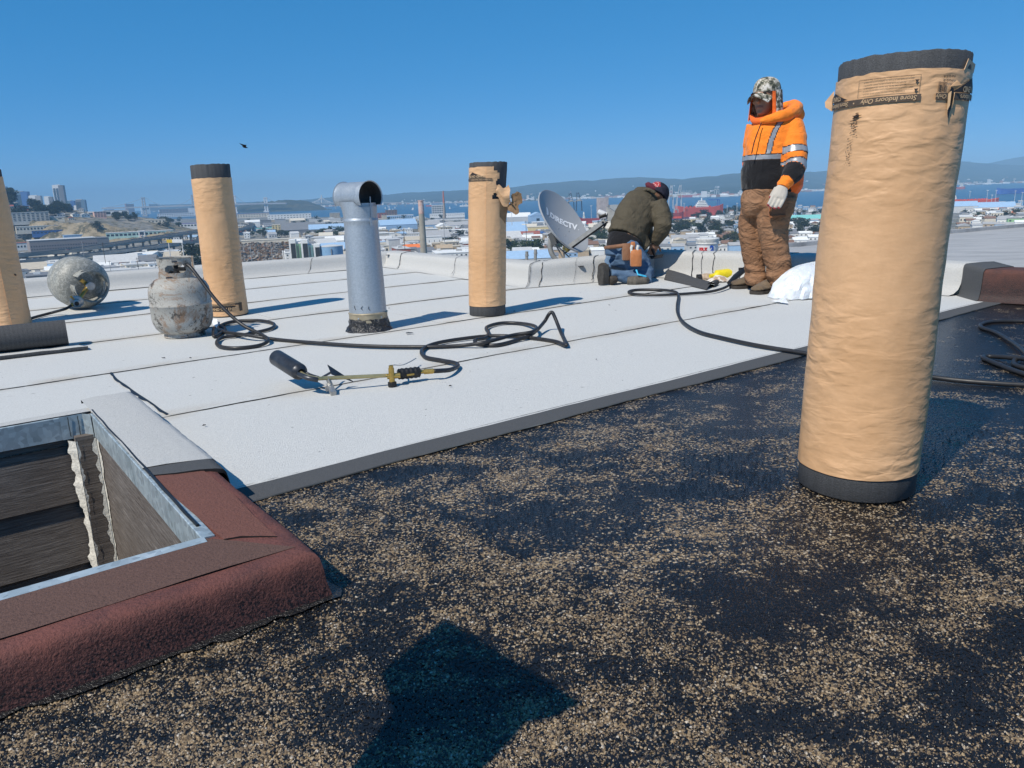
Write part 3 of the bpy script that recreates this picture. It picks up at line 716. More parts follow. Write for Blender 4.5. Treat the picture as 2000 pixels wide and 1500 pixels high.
# folded corner of paper standing off at the left, and lifted lips of the slit
def flap(R_, parent, pts, name='torn_flap', mat=M_kraft, th=.0012):
    mb = MB(); P = [R_.pt(a, z, o) for a, z, o in pts]; n = len(P)
    c_ = sum(P, Vector()) / n; nn = Vector((c_.x, c_.y, 0)).normalized() * th
    mb.loft([P, [p + nn for p in P]]); return mb.build(name, mat, parent)
flap(R4, w4, [(AM - 1.50, zb + .040, .003), (AM - 1.60, zb + .018, .022), (AM - 1.58, zb + .005, .020), (AM - 1.45, zb - .008, .003)])
flap(R4, w4, [(aS - .04, zb + .020, .005), (aS + .02, zb + .032, .012), (aS + .09, zb + .022, .016), (aS + .05, zb + .014, .006)])
flap(R4, w4, [(aS - .055, zb + .005, .005), (aS - .035, zb + .010, .009), (aS - .030, zb - .020, .009), (aS - .040, zb - .030, .005)], mat=M_paperprint)
flap(R4, w4, [(aS + .030, zb + .004, .009), (aS + .055, zb + .008, .005), (aS + .045, zb - .026, .005), (aS + .025, zb - .018, .009)], mat=M_paperprint)
flap(R4, w4, [(ang4(1870), H4 - .043, .002), (ang4(1873), H4 - .020, .004), (AM + 1.6, H4 - .024, .004), (AM + 1.6, H4 - .043, .002)])

# second from the left
r2_, R2, w2 = make_roll('roofing_roll', 'kraft wrapped roofing roll standing just behind the upright gas tank', (-2.055, 5.60, .013), .135, 1.055, (-.005, 0, 0), top=.092, bot=.006, wob=.006, seed=5.0, skew=.003)
zb2 = .065
art(R2, w2, 'printed_band', M_inkgrey, [(quad(-.17, .14, -.006, .006), -.02, zb2 + .022, O1, False), (quad(-.012, .012, -.03, .03), 1.02, zb2, O1, False)])
art(R2, w2, 'printed_triangle', M_ink, [(([Vector((-.10, .012, 0)), Vector((.10, .012, 0)), Vector((.07, -.022, 0)), Vector((-.07, -.022, 0))], [(3, 2, 1, 0)]), .02, zb2, O1, False)])
art(R2, w2, 'lettering', M_paperprint, [(text_mesh('STAND ON END', .026, .0006), .02, zb2 - .017, O2, False), (text_mesh('Store Indoors Only   Store Indoors Only', .012, .0002), -.02, zb2 + .0185, O2, False)])

# third, torn at the top right
def tear3(a, z):
    e = .42 + .16 * math.sin(z * 23) + .10 * math.sin(z * 71)
    if z > .93: return a > e * .9
    if z > .755: return a > e + (.93 - z) * .3
    return a > .85 + (.755 - z) * 3.4 and z > .62 and a < 1.9
r3_, R3, w3 = make_roll('roofing_roll', 'kraft wrapped roofing roll with torn paper, between the vent pipe and the satellite dish', (-.15, 5.185, .013), .125, .99, (.045, 0, 0), top=.03, bot=.066, wob=.003, seed=8.0, tear=tear3, seamang=-.06)
zb3 = .885
art(R3, w3, 'printed_triangle', M_ink, [(([Vector((-.085, 0, 0)), Vector((.07, 0, 0)), Vector((-.03, .036, 0))], [(0, 1, 2)]), -.62, zb3 + .008, O1, False)])
art(R3, w3, 'printed_band', M_inkgrey, [(quad(-.125, .075, -.007, .007), -.35, zb3 - .004, O1, False)])
art(R3, w3, 'lettering', M_paperprint, [(text_mesh('STAND ON END', .020, .0005), -.66, zb3 + .024, O2, True), (text_mesh('Store Indoors Only  Store Indoors', .0105, .0002), -.35, zb3 - .001, O2, True)])
mb = MB()                                            # curl of torn paper hanging out to the right
def fl(s, t_):
    a = .46 + .50 * s + .05 * math.sin(t_ * 9); z = .775 + .060 * t_ - .075 * s * (1 - t_) + .012 * math.sin(s * 7); o_ = .004 + .03 * s * s + .022 * math.sin(t_ * 3.0) * s
    p = R3.pt(a, z, o_); p.z += .004 * nz((s * 7, t_ * 7, 0), 1, 2); return p
mb.grid(fl, 10, 8); fl_o = mb.build('torn_flap', M_kraft, w3, 180)
mb = MB()
def fl2(s, t_):
    base = R3.pt(1.0, .745, .03); w_ = (.024 + .008 * math.sin(t_ * 11)) * math.sin(math.pi * min(1, .22 + t_ * .66)) ** .6
    p = base + Vector((.025 + .050 * t_ + .004 * s, -.01, -.075 + .125 * t_)) + Vector(((s - .5) * w_ * 2.4, .012 * math.sin(t_ * 4), -(s - .5) * w_ * 1.6))
    p += Vector((nz((s * 5, t_ * 9, 0), 1, 4), nz((s * 5, t_ * 9, 3), 1, 4), nz((s * 5, t_ * 9, 6), 1, 4))) * .008; return p
mb.grid(fl2, 6, 14); mb.build('torn_flap', M_kraft_in, w3, 180)
mb = MB(); mb.tube([R3.pt(.95, .79, .02), R3.pt(1.02, .735, .05), R3.pt(1.02, .735, .05) + Vector((.02, -.01, -.02))], [.02, .012, .006], 7, flat=.3); mb.build('torn_flap', M_kraft_in, w3, 180)
mb = MB()
def fl3(s, t_):
    a = .70 + .55 * s; z = .775 - .13 * t_ - .05 * s; return R3.pt(a, z, .002 + .016 * (1 - t_) * (.3 + s))
mb.grid(fl3, 6, 6); mb.build('torn_flap', M_kraft_in, w3, 180)

# at the left edge
r1_, R1, w1_ = make_roll('roofing_roll', 'kraft wrapped roofing roll cut off by the left edge behind the lying sheet roll', (-3.585, 5.46, .013), .150, 1.07, (-.015, 0, 0), top=.05, bot=.004, wob=.010, seed=11.0, seamang=.72)
mb = MB(); mb.tube([R1.pt(.98, .855, .0055), R1.pt(1.1, .853, .0055), R1.pt(1.25, .856, .0055)], .003, 6); mb.build('scuff', M_ink, w1_)
mb = MB(); mb.tube([R1.pt(1.28, .36, .0055), R1.pt(1.34, .352, .0055)], .005, 6); mb.build('scuff', M_ink, w1_)

# ------------------------------------------------------------------ added shadow caster out of view: shovel-like plate shaped to throw the foreground shadow
M_blackpl = plain('black_plastic', (.016, .016, .017), .5, .3, 30)
SH = Vector((math.sin(R(SUN_AZ)), math.cos(R(SUN_AZ)), 0)) / math.tan(R(SUN_EL))
def under(px, py, h): return gp(px, py) - SH * h
HT = 1.16; A, B = under(872, 1207, HT), under(1140, 1372, HT); ab = (B - A).normalized(); bn = Vector((ab.y, -ab.x, 0))
def on_caster(px, py):
    S_ = gp(px, py); h = (S_ - A).dot(bn) / SH.dot(bn); q = S_ - SH * h; return Vector((q.x, q.y, h))
poly = [Vector((A.x, A.y, HT)), Vector((B.x, B.y, HT))] + [on_caster(*q) for q in ((1085, 1402), (1030, 1412), (1005, 1445), (950, 1500), (860, 1590), (640, 1600), (690, 1500), (772, 1388), (745, 1312))]
bot_ = (poly[6] + poly[7]) / 2; foot_ = Vector((bot_.x + .05, bot_.y + .02, .012))
sv_ = thing('added_shadow_caster', 'added shovel shaped plate out of view, cut to cast the foreground shadow', 'shovel', foot_)
mb = MB(); mb.loft([poly, [p + bn * .004 for p in poly]]); child_world(mb.build('blade', plain('caster_steel', (.25, .25, .25), .5, .3, 20, metal=.6), None), sv_)  # made-up plate, its outline projected back from the wanted shadow
mb = MB(); mb.tube([bot_ + Vector((0, 0, .12)), bot_, foot_], .02, 12); child_world(mb.build('shaft', plain('ash_wood', (.42, .30, .17), .7, .2, 20), None, 60), sv_)
bk_ = thing('added_caster_bucket', 'black bucket added out of view to hold up the shadow caster', 'bucket', (foot_.x, foot_.y, .004))  # bucket made up only as a stand for the unseen plate
mb = MB(); mb.lathe([(.002, .004), (.12, 0), (.145, .30), (.152, .30), (.152, .315), (.142, .315), (.118, .012)], 28, cap=False); mb.build('pail', M_blackpl, bk_, 40)

# ------------------------------------------------------------------ vent pipe
t = NT('galvanised_pipe'); v1_ = t.voro(150, out='Color'); sv = t.n('ShaderNodeSeparateXYZ'); t.l(v1_, sv.inputs[0])
mp = t.mapped((1, 1, .5)); c = t.ramp(sv.outputs['X'], [(0, (.34, .39, .44)), (1, (.43, .48, .53))])
c = t.mix(t.ramp(t.noise(6, 5, .6, vec=mp), [(.35, 0.0), (.7, .5)]), c, (.44, .47, .50))
c = t.mix(t.ramp(t.noise(9, 6, .75, dist=.8), [(.67, 0.0), (.72, .8)]), c, (.16, .12, .07))
t.set(col=c, rough=.48, metal=.55, spec=.5); t.bump(sv.outputs['Y'], .0008, .5); M_galv = t.m
M_blackpl = plain('black_plastic', (.016, .016, .017), .5, .3, 30)
M_galv_d = plain('pipe_inside_dark', (.035, .037, .04), .7, .3, 20)  # near-black grey for the inside of the tee cap
M_band = plain('pipe_base_metal', (.36, .31, .22), .5, .3, 18, metal=.4)
t = NT('wet_tar'); t.set(col=t.ramp(t.noise(40, 4), [(.3, (.008, .008, .009)), (.7, (.03, .03, .032))]), rough=.22, spec=.6); t.bump(t.noise(55, 5, .6), .012, 1.0); M_tar = t.m
VX, VY = -.875, 4.73
vp = thing('vent_pipe', 'galvanised vent pipe with an open tee cap and a tar sealed foot', 'vent pipe', (VX, VY, .012))
mb = MB(); mb.lathe([(.114, .10), (.111, .30), (.102, .60), (.097, .765)], 40, cap=False); mb.build('pipe', M_galv, vp, 60)
mb = MB(); mb.lathe([(.1175, .055), (.1175, .098), (.1185, .104), (.1215, .108), (.1185, .112), (.1125, .115)], 40, cap=False); mb.build('base_collar', M_band, vp, 40)
for a in (-.35, .9): mb = MB(); mb.lathe([(.001, .004), (.005, .003), (.006, 0)], 8, (math.sin(a) * .118, -math.cos(a) * .118, .085), M=Matrix.Rotation(a, 3, 'Z') @ Matrix.Rotation(R(90), 3, 'X')); mb.build('screw', M_galv, vp)
mb = MB(); mb.lathe([(.1015, .632), (.1015, .655), (.104, .660), (.104, .668), (.101, .672), (.099, .70)], 40, cap=False); mb.build('joint_bead', M_galv, vp, 40)
mb = MB(); mb.tube([(.076, -.072, .63), (.078, -.068, .80)], .003, 6); mb.box((.074, -.074, .655), (.012, .004, .05), R(45)); mb.build('pipe_seam', M_galv, vp)
# tee: horizontal half-open tube lying across the top
ta = R(-38)                                    # direction of the tee axis in plan: open end looks right and towards the camera
TD = Vector((math.cos(ta), math.sin(ta), 0)); TN = Vector((-TD.y, TD.x, 0)); TC = Vector((0, 0, .800)); TR = .088
mb = MB(); rings = []
for i, (s, rr) in enumerate(((-.128, TR + .006), (-.124, TR), (-.075, TR - .001), (-.070, TR), (0, TR), (.06, TR), (.064, TR + .0008), (.070, TR), (.101, TR), (.105, TR + .006))):
    ring = []
    for j in range(41):
        a = math.pi * (-.18 + 1.36 * j / 40)
        zz_ = math.sin(a) * rr; ring.append(TC + TD * s + TN * (math.cos(a) * rr) + Vector((0, 0, zz_)))
    rings.append(ring)
mb.loft(rings, False, False)
cap_o = mb.build('tee_cap', M_galv, vp, 50)
mb = MB(); mb.loft([[TC + TD * s + TN * math.cos(math.pi * (-.17 + 1.34 * j / 24)) * (TR - .004) + Vector((0, 0, math.sin(math.pi * (-.17 + 1.34 * j / 24)) * (TR - .004))) for j in range(25)] for s in (-.118, .100)], False, False); mb.build('cap_inside', M_galv_d, vp, 60)
# saddle that flares from the round pipe into the tee
mb = MB(); rings = []
for k in range(9):
    f = k / 8; z = .66 + .115 * f
    ring = []
    for j in range(40):
        a = 2 * math.pi * j / 40; q = Vector((math.cos(a), math.sin(a), 0)); e = abs(q.dot(TD)) ** 1.5 * f ** 2.2
        lo = q * (.1005 + (.040 if q.dot(TD) < 0 else .004) * e)
        ring.append(Vector((lo.x, lo.y, z - (.03 * f * (1 if q.dot(TD) > .55 else 0)))))
    rings.append(ring)
mb.loft(rings, False); mb.build('tee_saddle', M_galv, vp, 60)
mb = MB(); rings = []
for k, (r_, z) in enumerate(((.118, .075), (.121, .055), (.124, .035), (.131, .018), (.142, .004), (.146, -.004))):
    rings.append([Vector((math.cos(6.2832 * j / 48), math.sin(6.2832 * j / 48), 0)) * (r_ + .016 * nz((math.cos(6.2832 * j / 48) * 4, math.sin(6.2832 * j / 48) * 4, k * .5), 1.2, 3) * (k > 0)) + Vector((0, 0, z + .012 * nz((math.cos(6.2832 * j / 48) * 5, math.sin(6.2832 * j / 48) * 5, 0), 1, k) * (k < 4))) for j in range(48)])
mb.loft(rings, False); mb.build('tar_seal', M_tar, vp, 80)
for k in range(3): mb = MB(); mb.tube([Vector((math.sin(a_) * .1155, -math.cos(a_) * .1155, z_ + .012 * i)) for i, (a_, z_) in enumerate([(-.55 + k * .43 + .12 * nz((k * 3.3, q, 0), 1, 1), .125 + .03 * abs(nz((k * 1.7, 0, 0), 1, 1))) for q in range(3)])], .0016, 5); mb.build('tar_drip', M_seam, vp)

# ------------------------------------------------------------------ gas tanks
t = NT('chipped_tank_paint'); n_ = t.noise(5, 7, .72, dist=.6); k_ = t.noise(22, 8, .75, dist=1.2); f_ = t.noise(60, 4, .7)
c = t.ramp(t.noise(3, 5), [(.3, (.33, .32, .29)), (.7, (.46, .45, .415))])
c = t.mix(t.ramp(k_, [(.57, 0.0), (.62, .9)]), c, (.17, .16, .145))
c = t.mix(t.ramp(t.noise(5.5, 8, .8, dist=.9), [(.50, 0.0), (.60, .85)]), c, (.25, .135, .065))
c = t.mix(t.ramp(t.noise(11, 8, .8), [(.55, 0.0), (.60, 1.0)]), c, (.06, .055, .05))
c = t.mix(t.ramp(t.voro(70, out='Distance', feat='DISTANCE_TO_EDGE'), [(.0, .5), (.03, 0.0)]), c, (.10, .09, .08))
t.set(col=c, rough=.55, spec=.4); t.bump(k_, .003, .6); M_tank = t.m
t = NT('chipped_tank_paint_lying'); k_ = t.noise(30, 8, .8, dist=1.6)
c = t.ramp(t.noise(6, 5), [(.3, (.19, .195, .18)), (.7, (.27, .275, .255))])
c = t.mix(t.ramp(k_, [(.50, 0.0), (.54, .85)]), c, (.42, .42, .385))
c = t.mix(t.ramp(t.noise(13, 8, .8), [(.60, 0.0), (.66, .7)]), c, (.09, .085, .08))
c = t.mix(t.ramp(t.noise(7, 8, .8), [(.66, 0.0), (.72, .6)]), c, (.40, .36, .24))
t.set(col=c, rough=.5, spec=.45); t.bump(k_, .003, .6); M_tank2 = t.m
M_brass = plain('brass', (.50, .34, .10), .35, .25, 40, metal=.85)
M_steel = plain('dull_steel', (.42, .42, .41), .4, .2, 30, metal=.7)
M_rubber = plain('black_rubber', (.022, .022, .024), .45, .25, 20, spec=.45)
M_blackpl = plain('black_plastic', (.016, .016, .017), .5, .3, 30)
def make_tank(name, label, mat, loc, rot=(0, 0, 0), S=1.0, valve='knob'):
    root = thing(name, label, 'gas tank', loc, 0, 'portable gas tanks'); root.rotation_euler = rot
    r = .178 * S; mb = MB()
    pr = [(.02, .022), (.09, .018), (.135, .028), (.160, .055), (.172, .085), (.178, .115), (.178, .192), (.1815, .196), (.1815, .202), (.178, .206), (.178, .265), (.174, .295), (.160, .325), (.135, .348), (.10, .362), (.05, .370), (.01, .372)]
    mb.lathe([(a * S, b * S) for a, b in pr], 56); mb.v = [tuple(Vector(p) * (1 + .006 * nz(p, 7, 2))) for p in mb.v]; mb.build('tank_body', mat, root, 50)
    mb = MB(); mb.lathe([(.118 * S, .024 * S), (.122 * S, 0), (.117 * S, 0), (.114 * S, .022 * S)], 40, cap=False); mb.build('foot_ring', mat, root, 40)
    # handle collar: a C of sheet metal with openings
    def cr(a, z, o=0.0): return Vector((math.cos(a) * (.105 + o) * S, math.sin(a) * (.105 + o) * S, z * S))
    N = 84; zz = [.358, .372, .388, .404, .420, .436, .452, .468, .484]
    def solid(a, z):
        if a < .30 or a > 6.0: return False
        for c0, w_, z0, z1 in ((1.15, .42, .398, .436), (3.3, .55, .395, .436), (4.95, .62, .392, .440)):
            if abs(a - c0) < w_ * (1 - .35 * ((z - (z0 + z1) / 2) / ((z1 - z0) / 2)) ** 2) and z0 < z < z1: return False
        if abs(a - 4.95) < .13 and .458 < z < .476: return False
        if z < .372 and not any(abs(a - c0) < .45 for c0 in (.9, 2.4, 3.9, 5.6)): return False
        return True
    mb = MB(); V = []; F = []
    NZ = 24; zs = [.356 + .126 * k / NZ for k in range(NZ + 1)]
    for o in (0, -.004):
        for k in range(NZ + 1):
            for j in range(N + 1): V.append(cr(2 * math.pi * j / N, zs[k], o + (.004 if k == NZ else 0)))
    B0 = (NZ + 1) * (N + 1); S_ = [[solid(2 * math.pi * (j + .5) / N, (zs[k] + zs[k + 1]) / 2) for j in range(N)] for k in range(NZ)]
    id_ = lambda k, j: k * (N + 1) + j
    for k in range(NZ):
        for j in range(N):
            if not S_[k][j]: continue
            q = (id_(k, j), id_(k, j + 1), id_(k + 1, j + 1), id_(k + 1, j)); F.append(q); F.append(tuple(B0 + i for i in q[::-1]))
            for (kk, jj, e) in ((k - 1, j, (q[0], q[1])), (k + 1, j, (q[2], q[3])), (k, j - 1, (q[3], q[0])), (k, j + 1, (q[1], q[2]))):
                if not (0 <= kk < NZ and 0 <= jj < N and S_[kk][jj]): F.append((e[1], e[0], B0 + e[0], B0 + e[1]))
    mb.add(V, F); mb.build('handle_collar', mat, root, 30)
    mb = MB(); mb.lathe([(.020 * S, .37 * S), (.020 * S, .392 * S), (.014 * S, .396 * S), (.014 * S, .43 * S)], 16); mb.bar((0, 0, .41 * S), (.06 * S, -.02 * S, .41 * S), .022 * S); mb.build('valve_body', M_brass if valve != 'knob' else M_blackpl, root, 40)
    kb = MB(); kb.lathe([(.008 * S, .43 * S), (.028 * S, .434 * S), (.032 * S, .445 * S), (.028 * S, .456 * S), (.006 * S, .46 * S)], 14); kb.build('valve_wheel', M_steel if valve != 'knob' else M_blackpl, root, 40)
    return root
tank1 = make_tank('gas_tank', 'rusty white gas tank standing upright on the white roof', M_tank, (-2.03, 4.75, .013), (0, 0, R(8)), 1.0)
# lying tank: axis towards the camera and slightly right
ax_ = Vector((.70, -.71, -.05)).normalized(); S2 = 1.14; foot2 = Vector((-3.46, 6.26, .178 * S2 + .016)) - ax_ * .24 * S2
q_ = Vector((0, 0, 1)).rotation_difference(ax_)
tank2 = make_tank('gas_tank', 'scuffed grey gas tank lying on its side with a regulator, left of the upright one', M_tank2, foot2, (0, 0, 0), S2, 'reg')
tank2.rotation_mode = 'QUATERNION'; tank2.rotation_quaternion = q_ @ Quaternion((0, 0, 1), R(200))
TM = Matrix.LocRotScale(tank2.location, tank2.rotation_quaternion, None)
# regulator of the lying tank, in front of its collar
rg = thing('gas_regulator', 'silver gas regulator with brass fittings screwed to the lying tank', 'regulator', (0, 0, 0))
a0 = TM @ Vector((.0, 0, .47)); c0 = ap(150, 590, 5.90); h0 = ap(128, 603, 5.86)
mb = MB(); mb.tube([a0, a0.lerp(c0, .9)], .016, 10); mb.tube([c0, c0.lerp(h0, .45)], .014, 10); mb.tube([c0 + Vector((-.03, -.02, .05)), c0], .008, 8); mb.build('brass_fitting', M_brass, rg, 40)
mb = MB(); mb.lathe([(.012, -.04), (.045, -.032), (.048, -.01), (.044, 0), (.026, .006), (.026, .045), (.018, .05)], 20, c0, M=Vector((0, 0, 1)).rotation_difference(Vector((.45, -.85, -.1))).to_matrix()); mb.build('regulator_body', M_steel, rg, 40)
mb = MB(); kk = c0 + Vector((.45, -.85, -.1)).normalized() * .045; mb.lathe([(.016, 0), (.016, .016), (.010, .018)], 14, kk, M=Vector((0, 0, 1)).rotation_difference(Vector((.45, -.85, -.1))).to_matrix()); mb.build('regulator_cap', M_blackpl, rg, 40)

# ------------------------------------------------------------------ hoses
def hose(label, pts, r=.0105, n=10, group='black rubber gas hoses'):
    o = MB().tube(spline(pts, n), r, 10).build('gas_hose', M_rubber, None, 180)
    return tag(o, label, 'hose', group)
zf = .024
def H(*pp): return [gp(x, y, z) + Vector((0, 0, 0)) for x, y, z in pp]
tcol = Vector((-1.945, 4.72, .44))
hose('long black gas hose looping from the upright tank to the torch on the white sheets',
     [tcol + Vector((-.02, .0, -.02)), tcol + Vector((.03, -.04, .0))] + [ap(425, 590, 4.60), ap(470, 632, 4.55)] + H((508, 652, .05), (524, 664, .035), (505, 675, zf), (455, 680, zf), (425, 674, zf), (432, 660, zf), (475, 654, zf), (528, 642, zf), (534, 632, zf), (505, 626, zf), (455, 628, zf), (428, 638, zf), (436, 648, zf), (480, 654, zf + .02), (540, 663, zf), (620, 670, zf), (720, 676, zf), (830, 677.5, zf), (900, 675, zf), (950, 668, zf + .02), (1000, 655, zf + .02), (1040, 648, zf + .03), (1046, 638, zf + .02), (1020, 632, zf), (980, 631, zf), (951, 639, zf), (954, 651, zf), (948, 660, zf), (928, 664, zf + .01), (935, 672, zf), (970, 674, zf), (1010, 664, zf), (1040, 652, zf + .015))
     + [ap(1062, 630, 4.45), ap(1072, 614, 4.45), ap(1078, 610, 4.45), ap(1083, 618, 4.42), ap(1095, 648, 4.3)] + H((1105, 670, .03), (1103, 674, zf), (1080, 666, zf), (1020, 658, zf), (960, 656, zf), (900, 662, zf), (850, 671, zf), (825, 683, zf), (830, 697, zf), (862, 704, zf), (888, 709, zf), (894, 715, zf), (880, 722, .035), (862, 724, .048), (848, 724.7, .052)))
hose('short black gas hose running left from the lying tank', [c0.lerp(h0, .40), h0] + H((100, 611, .03), (70, 619, zf), (40, 628, zf), (0, 634, zf)))
hose('black gas hose with one flat loop leading past the standing worker to the black roof', [ap(1452, 528, 6.35), ap(1425, 556, 6.1)] + H((1395, 568, .03), (1350, 573, zf), (1290, 576, zf), (1240, 574.5, zf), (1228, 570, zf), (1245, 566, zf), (1290, 566, zf), (1318, 570, zf), (1325, 578, zf), (1323, 595, zf), (1324, 612, zf), (1335, 630, zf), (1365, 648, zf), (1410, 660, zf), (1480, 675, zf), (1560, 688, zf - .002), (1640, 702, .016), (1740, 722, .014), (1830, 738, .012), (1920, 747, .012), (2040, 754, .012)))
hose('coiled black gas hose on the black roof at the right edge', H((2060, 628, .012), (1990, 627, .012), (1940, 628, .012), (1918, 633, .012), (1918, 640, .012), (1950, 652, .012), (1990, 678, .02), (2010, 700, .03), (1985, 699, .025), (1935, 696, .012), (1920, 698, .012), (1935, 706, .012), (1975, 722, .012), (2020, 736, .012), (2060, 738, .012)), .0105)
hose('black hose end under the coil at the right edge', H((2030, 700, .012), (1990, 700, .02), (1980, 708, .012), (1990, 716, .012), (2040, 724, .012)), .0105)
hose('loose black hose tail behind the upright tank', [tank1.location + Vector((.16, .06, .03)), gp(418, 657, zf), gp(432, 650, zf), gp(440, 643, zf), gp(430, 636, zf + .01)], .0105)

# ------------------------------------------------------------------ torch in front
t = NT('scorched_steel'); c = t.ramp(t.noise(14, 6, .7), [(.3, (.03, .032, .038)), (.6, (.07, .075, .085)), (.8, (.13, .12, .11))]); t.set(col=c, rough=.38, metal=.55, spec=.5); M_scorch = t.m
M_yellowpl = plain('yellow_plated_pipe', (.42, .36, .19), .35, .2, 20, metal=.6)
to = thing('roofing_torch', 'long brass and steel roofing torch resting on its foot on the front white sheet', 'torch', gp(648, 765))
def cw(o): return child_world(o, to)
bA, bB = gp(541, 699, 0.125), gp(586, 727, 0.093)
ax_ = (bA - bB).normalized(); Mq = Vector((0, 0, 1)).rotation_difference(ax_).to_matrix(); L_ = (bA - bB).length
mb = MB(); mb.lathe([(.018, -.012), (.034, .0), (.0365, .01), (.0365, L_), (.0335, L_), (.032, .03), (.004, .028)], 28, bB, M=Mq, cap=False); cw(mb.build('burner_bell', M_scorch, None, 40))
pA, pB, pC, pD = gp(598, 734, 0.087), gp(640, 738.5, 0.070), gp(700, 736, 0.062), gp(765, 733, 0.054)
mb = MB(); mb.tube(spline([bB, pA, gp(618, 739, 0.079), pB, pC, pD], 5), .0085, 10); cw(mb.build('torch_pipe', M_yellowpl, None, 180))
mb = MB(); mb.tube(spline([bB + Vector((0, 0, .03)), gp(600, 729, 0.086), gp(622, 737, 0.077)], 4), .006, 8); mb.tube([gp(583, 731, 0.095), gp(600, 738, 0.086), gp(620, 742, 0.078)], .011, 8); cw(mb.build('air_intake', M_scorch, None, 180))
mb = MB(); fa = [gp(640, 712, .125), gp(692, 746, .030), gp(648, 731, .085)]; nn_ = (fa[1] - fa[0]).cross(fa[2] - fa[0]).normalized() * .003
mb.loft([fa, [p + nn_ for p in fa]]); mb.tube([gp(628, 738, 0.075), gp(652, 724, 0.069)], .0055, 8); cw(mb.build('trowel_blade', M_scorch, None))
mb = MB(); mb.bar(pB, gp(648, 757, .030), .012, .016); mb.bar(gp(643, 752, .040), gp(652, 769, .016), .022, .020); mb.bar(gp(638, 762, .020), gp(648, 754, .040), .012, .016); cw(mb.build('stand_foot', M_steel, None))
mb = MB(); vq = gp(765, 735, 0.054); mb.tube([vq + Vector((0, 0, -.030)), vq + Vector((0, 0, .036))], .0125, 12); mb.lathe([(.010, .036), (.010, .048), (.004, .050)], 10, vq); mb.tube([vq + Vector((-.02, 0, 0)), vq + Vector((.035, .012, 0))], .012, 10); cw(mb.build('brass_valve', M_brass, None, 40))
mb = MB(); mb.lathe([(.012, -.048), (.019, -.044), (.019, -.026), (.012, -.022)], 12, vq); cw(mb.build('valve_knob', M_blackpl, None, 40))
hA, hB = gp(777, 731, 0.053), gp(820, 726.5, 0.050); pts, rr = [], []
for i in range(25): pts.append(hA.lerp(hB, i / 24)); rr.append((.021 + .0012 * math.cos(i / 24 * 6.283 * 5)) * (.75 if i in (0, 24) else 1))
mb = MB(); mb.tube(pts, rr, 14, flat=1.15); hd = cw(mb.build('grip', M_blackpl, None, 180))
mb = MB(); mc = hA.lerp(hB, .52); dr = (hB - hA).normalized(); mb.box(mc + Vector((.008, -.0235, -.002)), (.034, .002, .008), math.atan2(dr.y, dr.x)); cw(mb.build('maker_plate', M_brass, None))
mb = MB(); mb.tube([hB, hB.lerp(gp(832, 725.5, 0.050), .9)], .009, 10); mb.tube([gp(828, 725.8, 0.050), gp(846, 724.6, 0.050)], .0125, 6); mb.tube([gp(844, 724.8, 0.050), gp(852, 724.4, 0.050)], .0105, 8); cw(mb.build('brass_coupling', M_brass, None, 40))
mb = MB(); mb.tube(spline([vq + Vector((.01, 0, .05)), gp(785, 713, 0.052), gp(800, 707, 0.050), gp(812, 700, 0.050)], 5), [.004] * 16, 8, flat=.5); cw(mb.build('trigger_lever', M_steel, None, 180))

# ------------------------------------------------------------------ lying sheet roll at the left edge and its loose end
sr = thing('membrane_roll', 'dark part used roll of roofing sheet lying at the left edge', 'roofing roll', gp(70, 665))
a0, b0 = gp(-160, 690), gp(139, 658); ad = (b0 - a0).normalized(); pn = Vector((-ad.y, ad.x, 0)); rr_ = .080; N = 44
b0 = gp(137, 683) + pn * .09; a0 = b0 - ad * 1.05
mb = MB(); spir = []
for i in range(120):
    a = -1.9 + i / 119 * 6.283 * 2.3; q = rr_ - .010 * (i / 119) * 2; spir.append((a, q))
def sp(p0, a, q): return p0 + pn * (math.cos(a) * q) + Vector((0, 0, rr_ + .012 + math.sin(a) * q))
rings = [[sp(a0.lerp(b0, k / 12), a, q) + Vector((0, 0, .002 * nz((k, a, 0), 1, 1))) for a, q in spir] for k in range(13)]
mb.loft(rings, False, False)
t = NT('membrane_underside'); st = t.mapped((1, 1, 1)); wv = t.n('ShaderNodeTexWave'); wv.inputs['Scale'].default_value = 14; wv.inputs['Distortion'].default_value = 2.5; wv.inputs['Detail'].default_value = 3
mpv = t.mapped((1, 1, 1), (0, 0, -math.atan2(ad.y, ad.x))); t.l(mpv, wv.inputs['Vector'])
c = t.ramp(wv.outputs['Fac'], [(.2, (.052, .054, .057)), (.8, (.068, .070, .074))]); c = t.mix(.5, c, t.ramp(t.noise(200, 3), [(.3, (.03, .03, .032)), (.7, (.11, .112, .115))]))
t.set(col=c, rough=.85, spec=.3); t.bump(t.noise(200, 3), .002, .6); M_under = t.m
child_world(mb.build('rolled_sheet', M_under, None, 60), sr)
e0, e1 = b0 + ad * .0 - pn * .02, a0 - pn * .02
rows = []
for off, z in ((.02, .014), (-.06, .016), (-.15, .018), (-.22, .026), (-.235, .032), (-.238, .028), (-.233, .012)):
    rows.append([(b0.lerp(a0, k / 14)) + pn * (off - .0) + ad * (.09 if off < -.1 else .05) + Vector((0, 0, z + .004 * nz((k, off, 0), .8, 3))) for k in range(15)])
mb = MB(); V = [p for r_ in rows for p in r_]
F1 = [(j * 15 + i, j * 15 + i + 1, (j + 1) * 15 + i + 1, (j + 1) * 15 + i) for j in range(6) for i in range(14)]
mb.add(V, F1); mb.mi = [0 if k // 14 < 4 else 1 for k in range(len(F1))]
lo = child_world(mb.build('loose_end', [M_white, M_under], None, 60), sr)
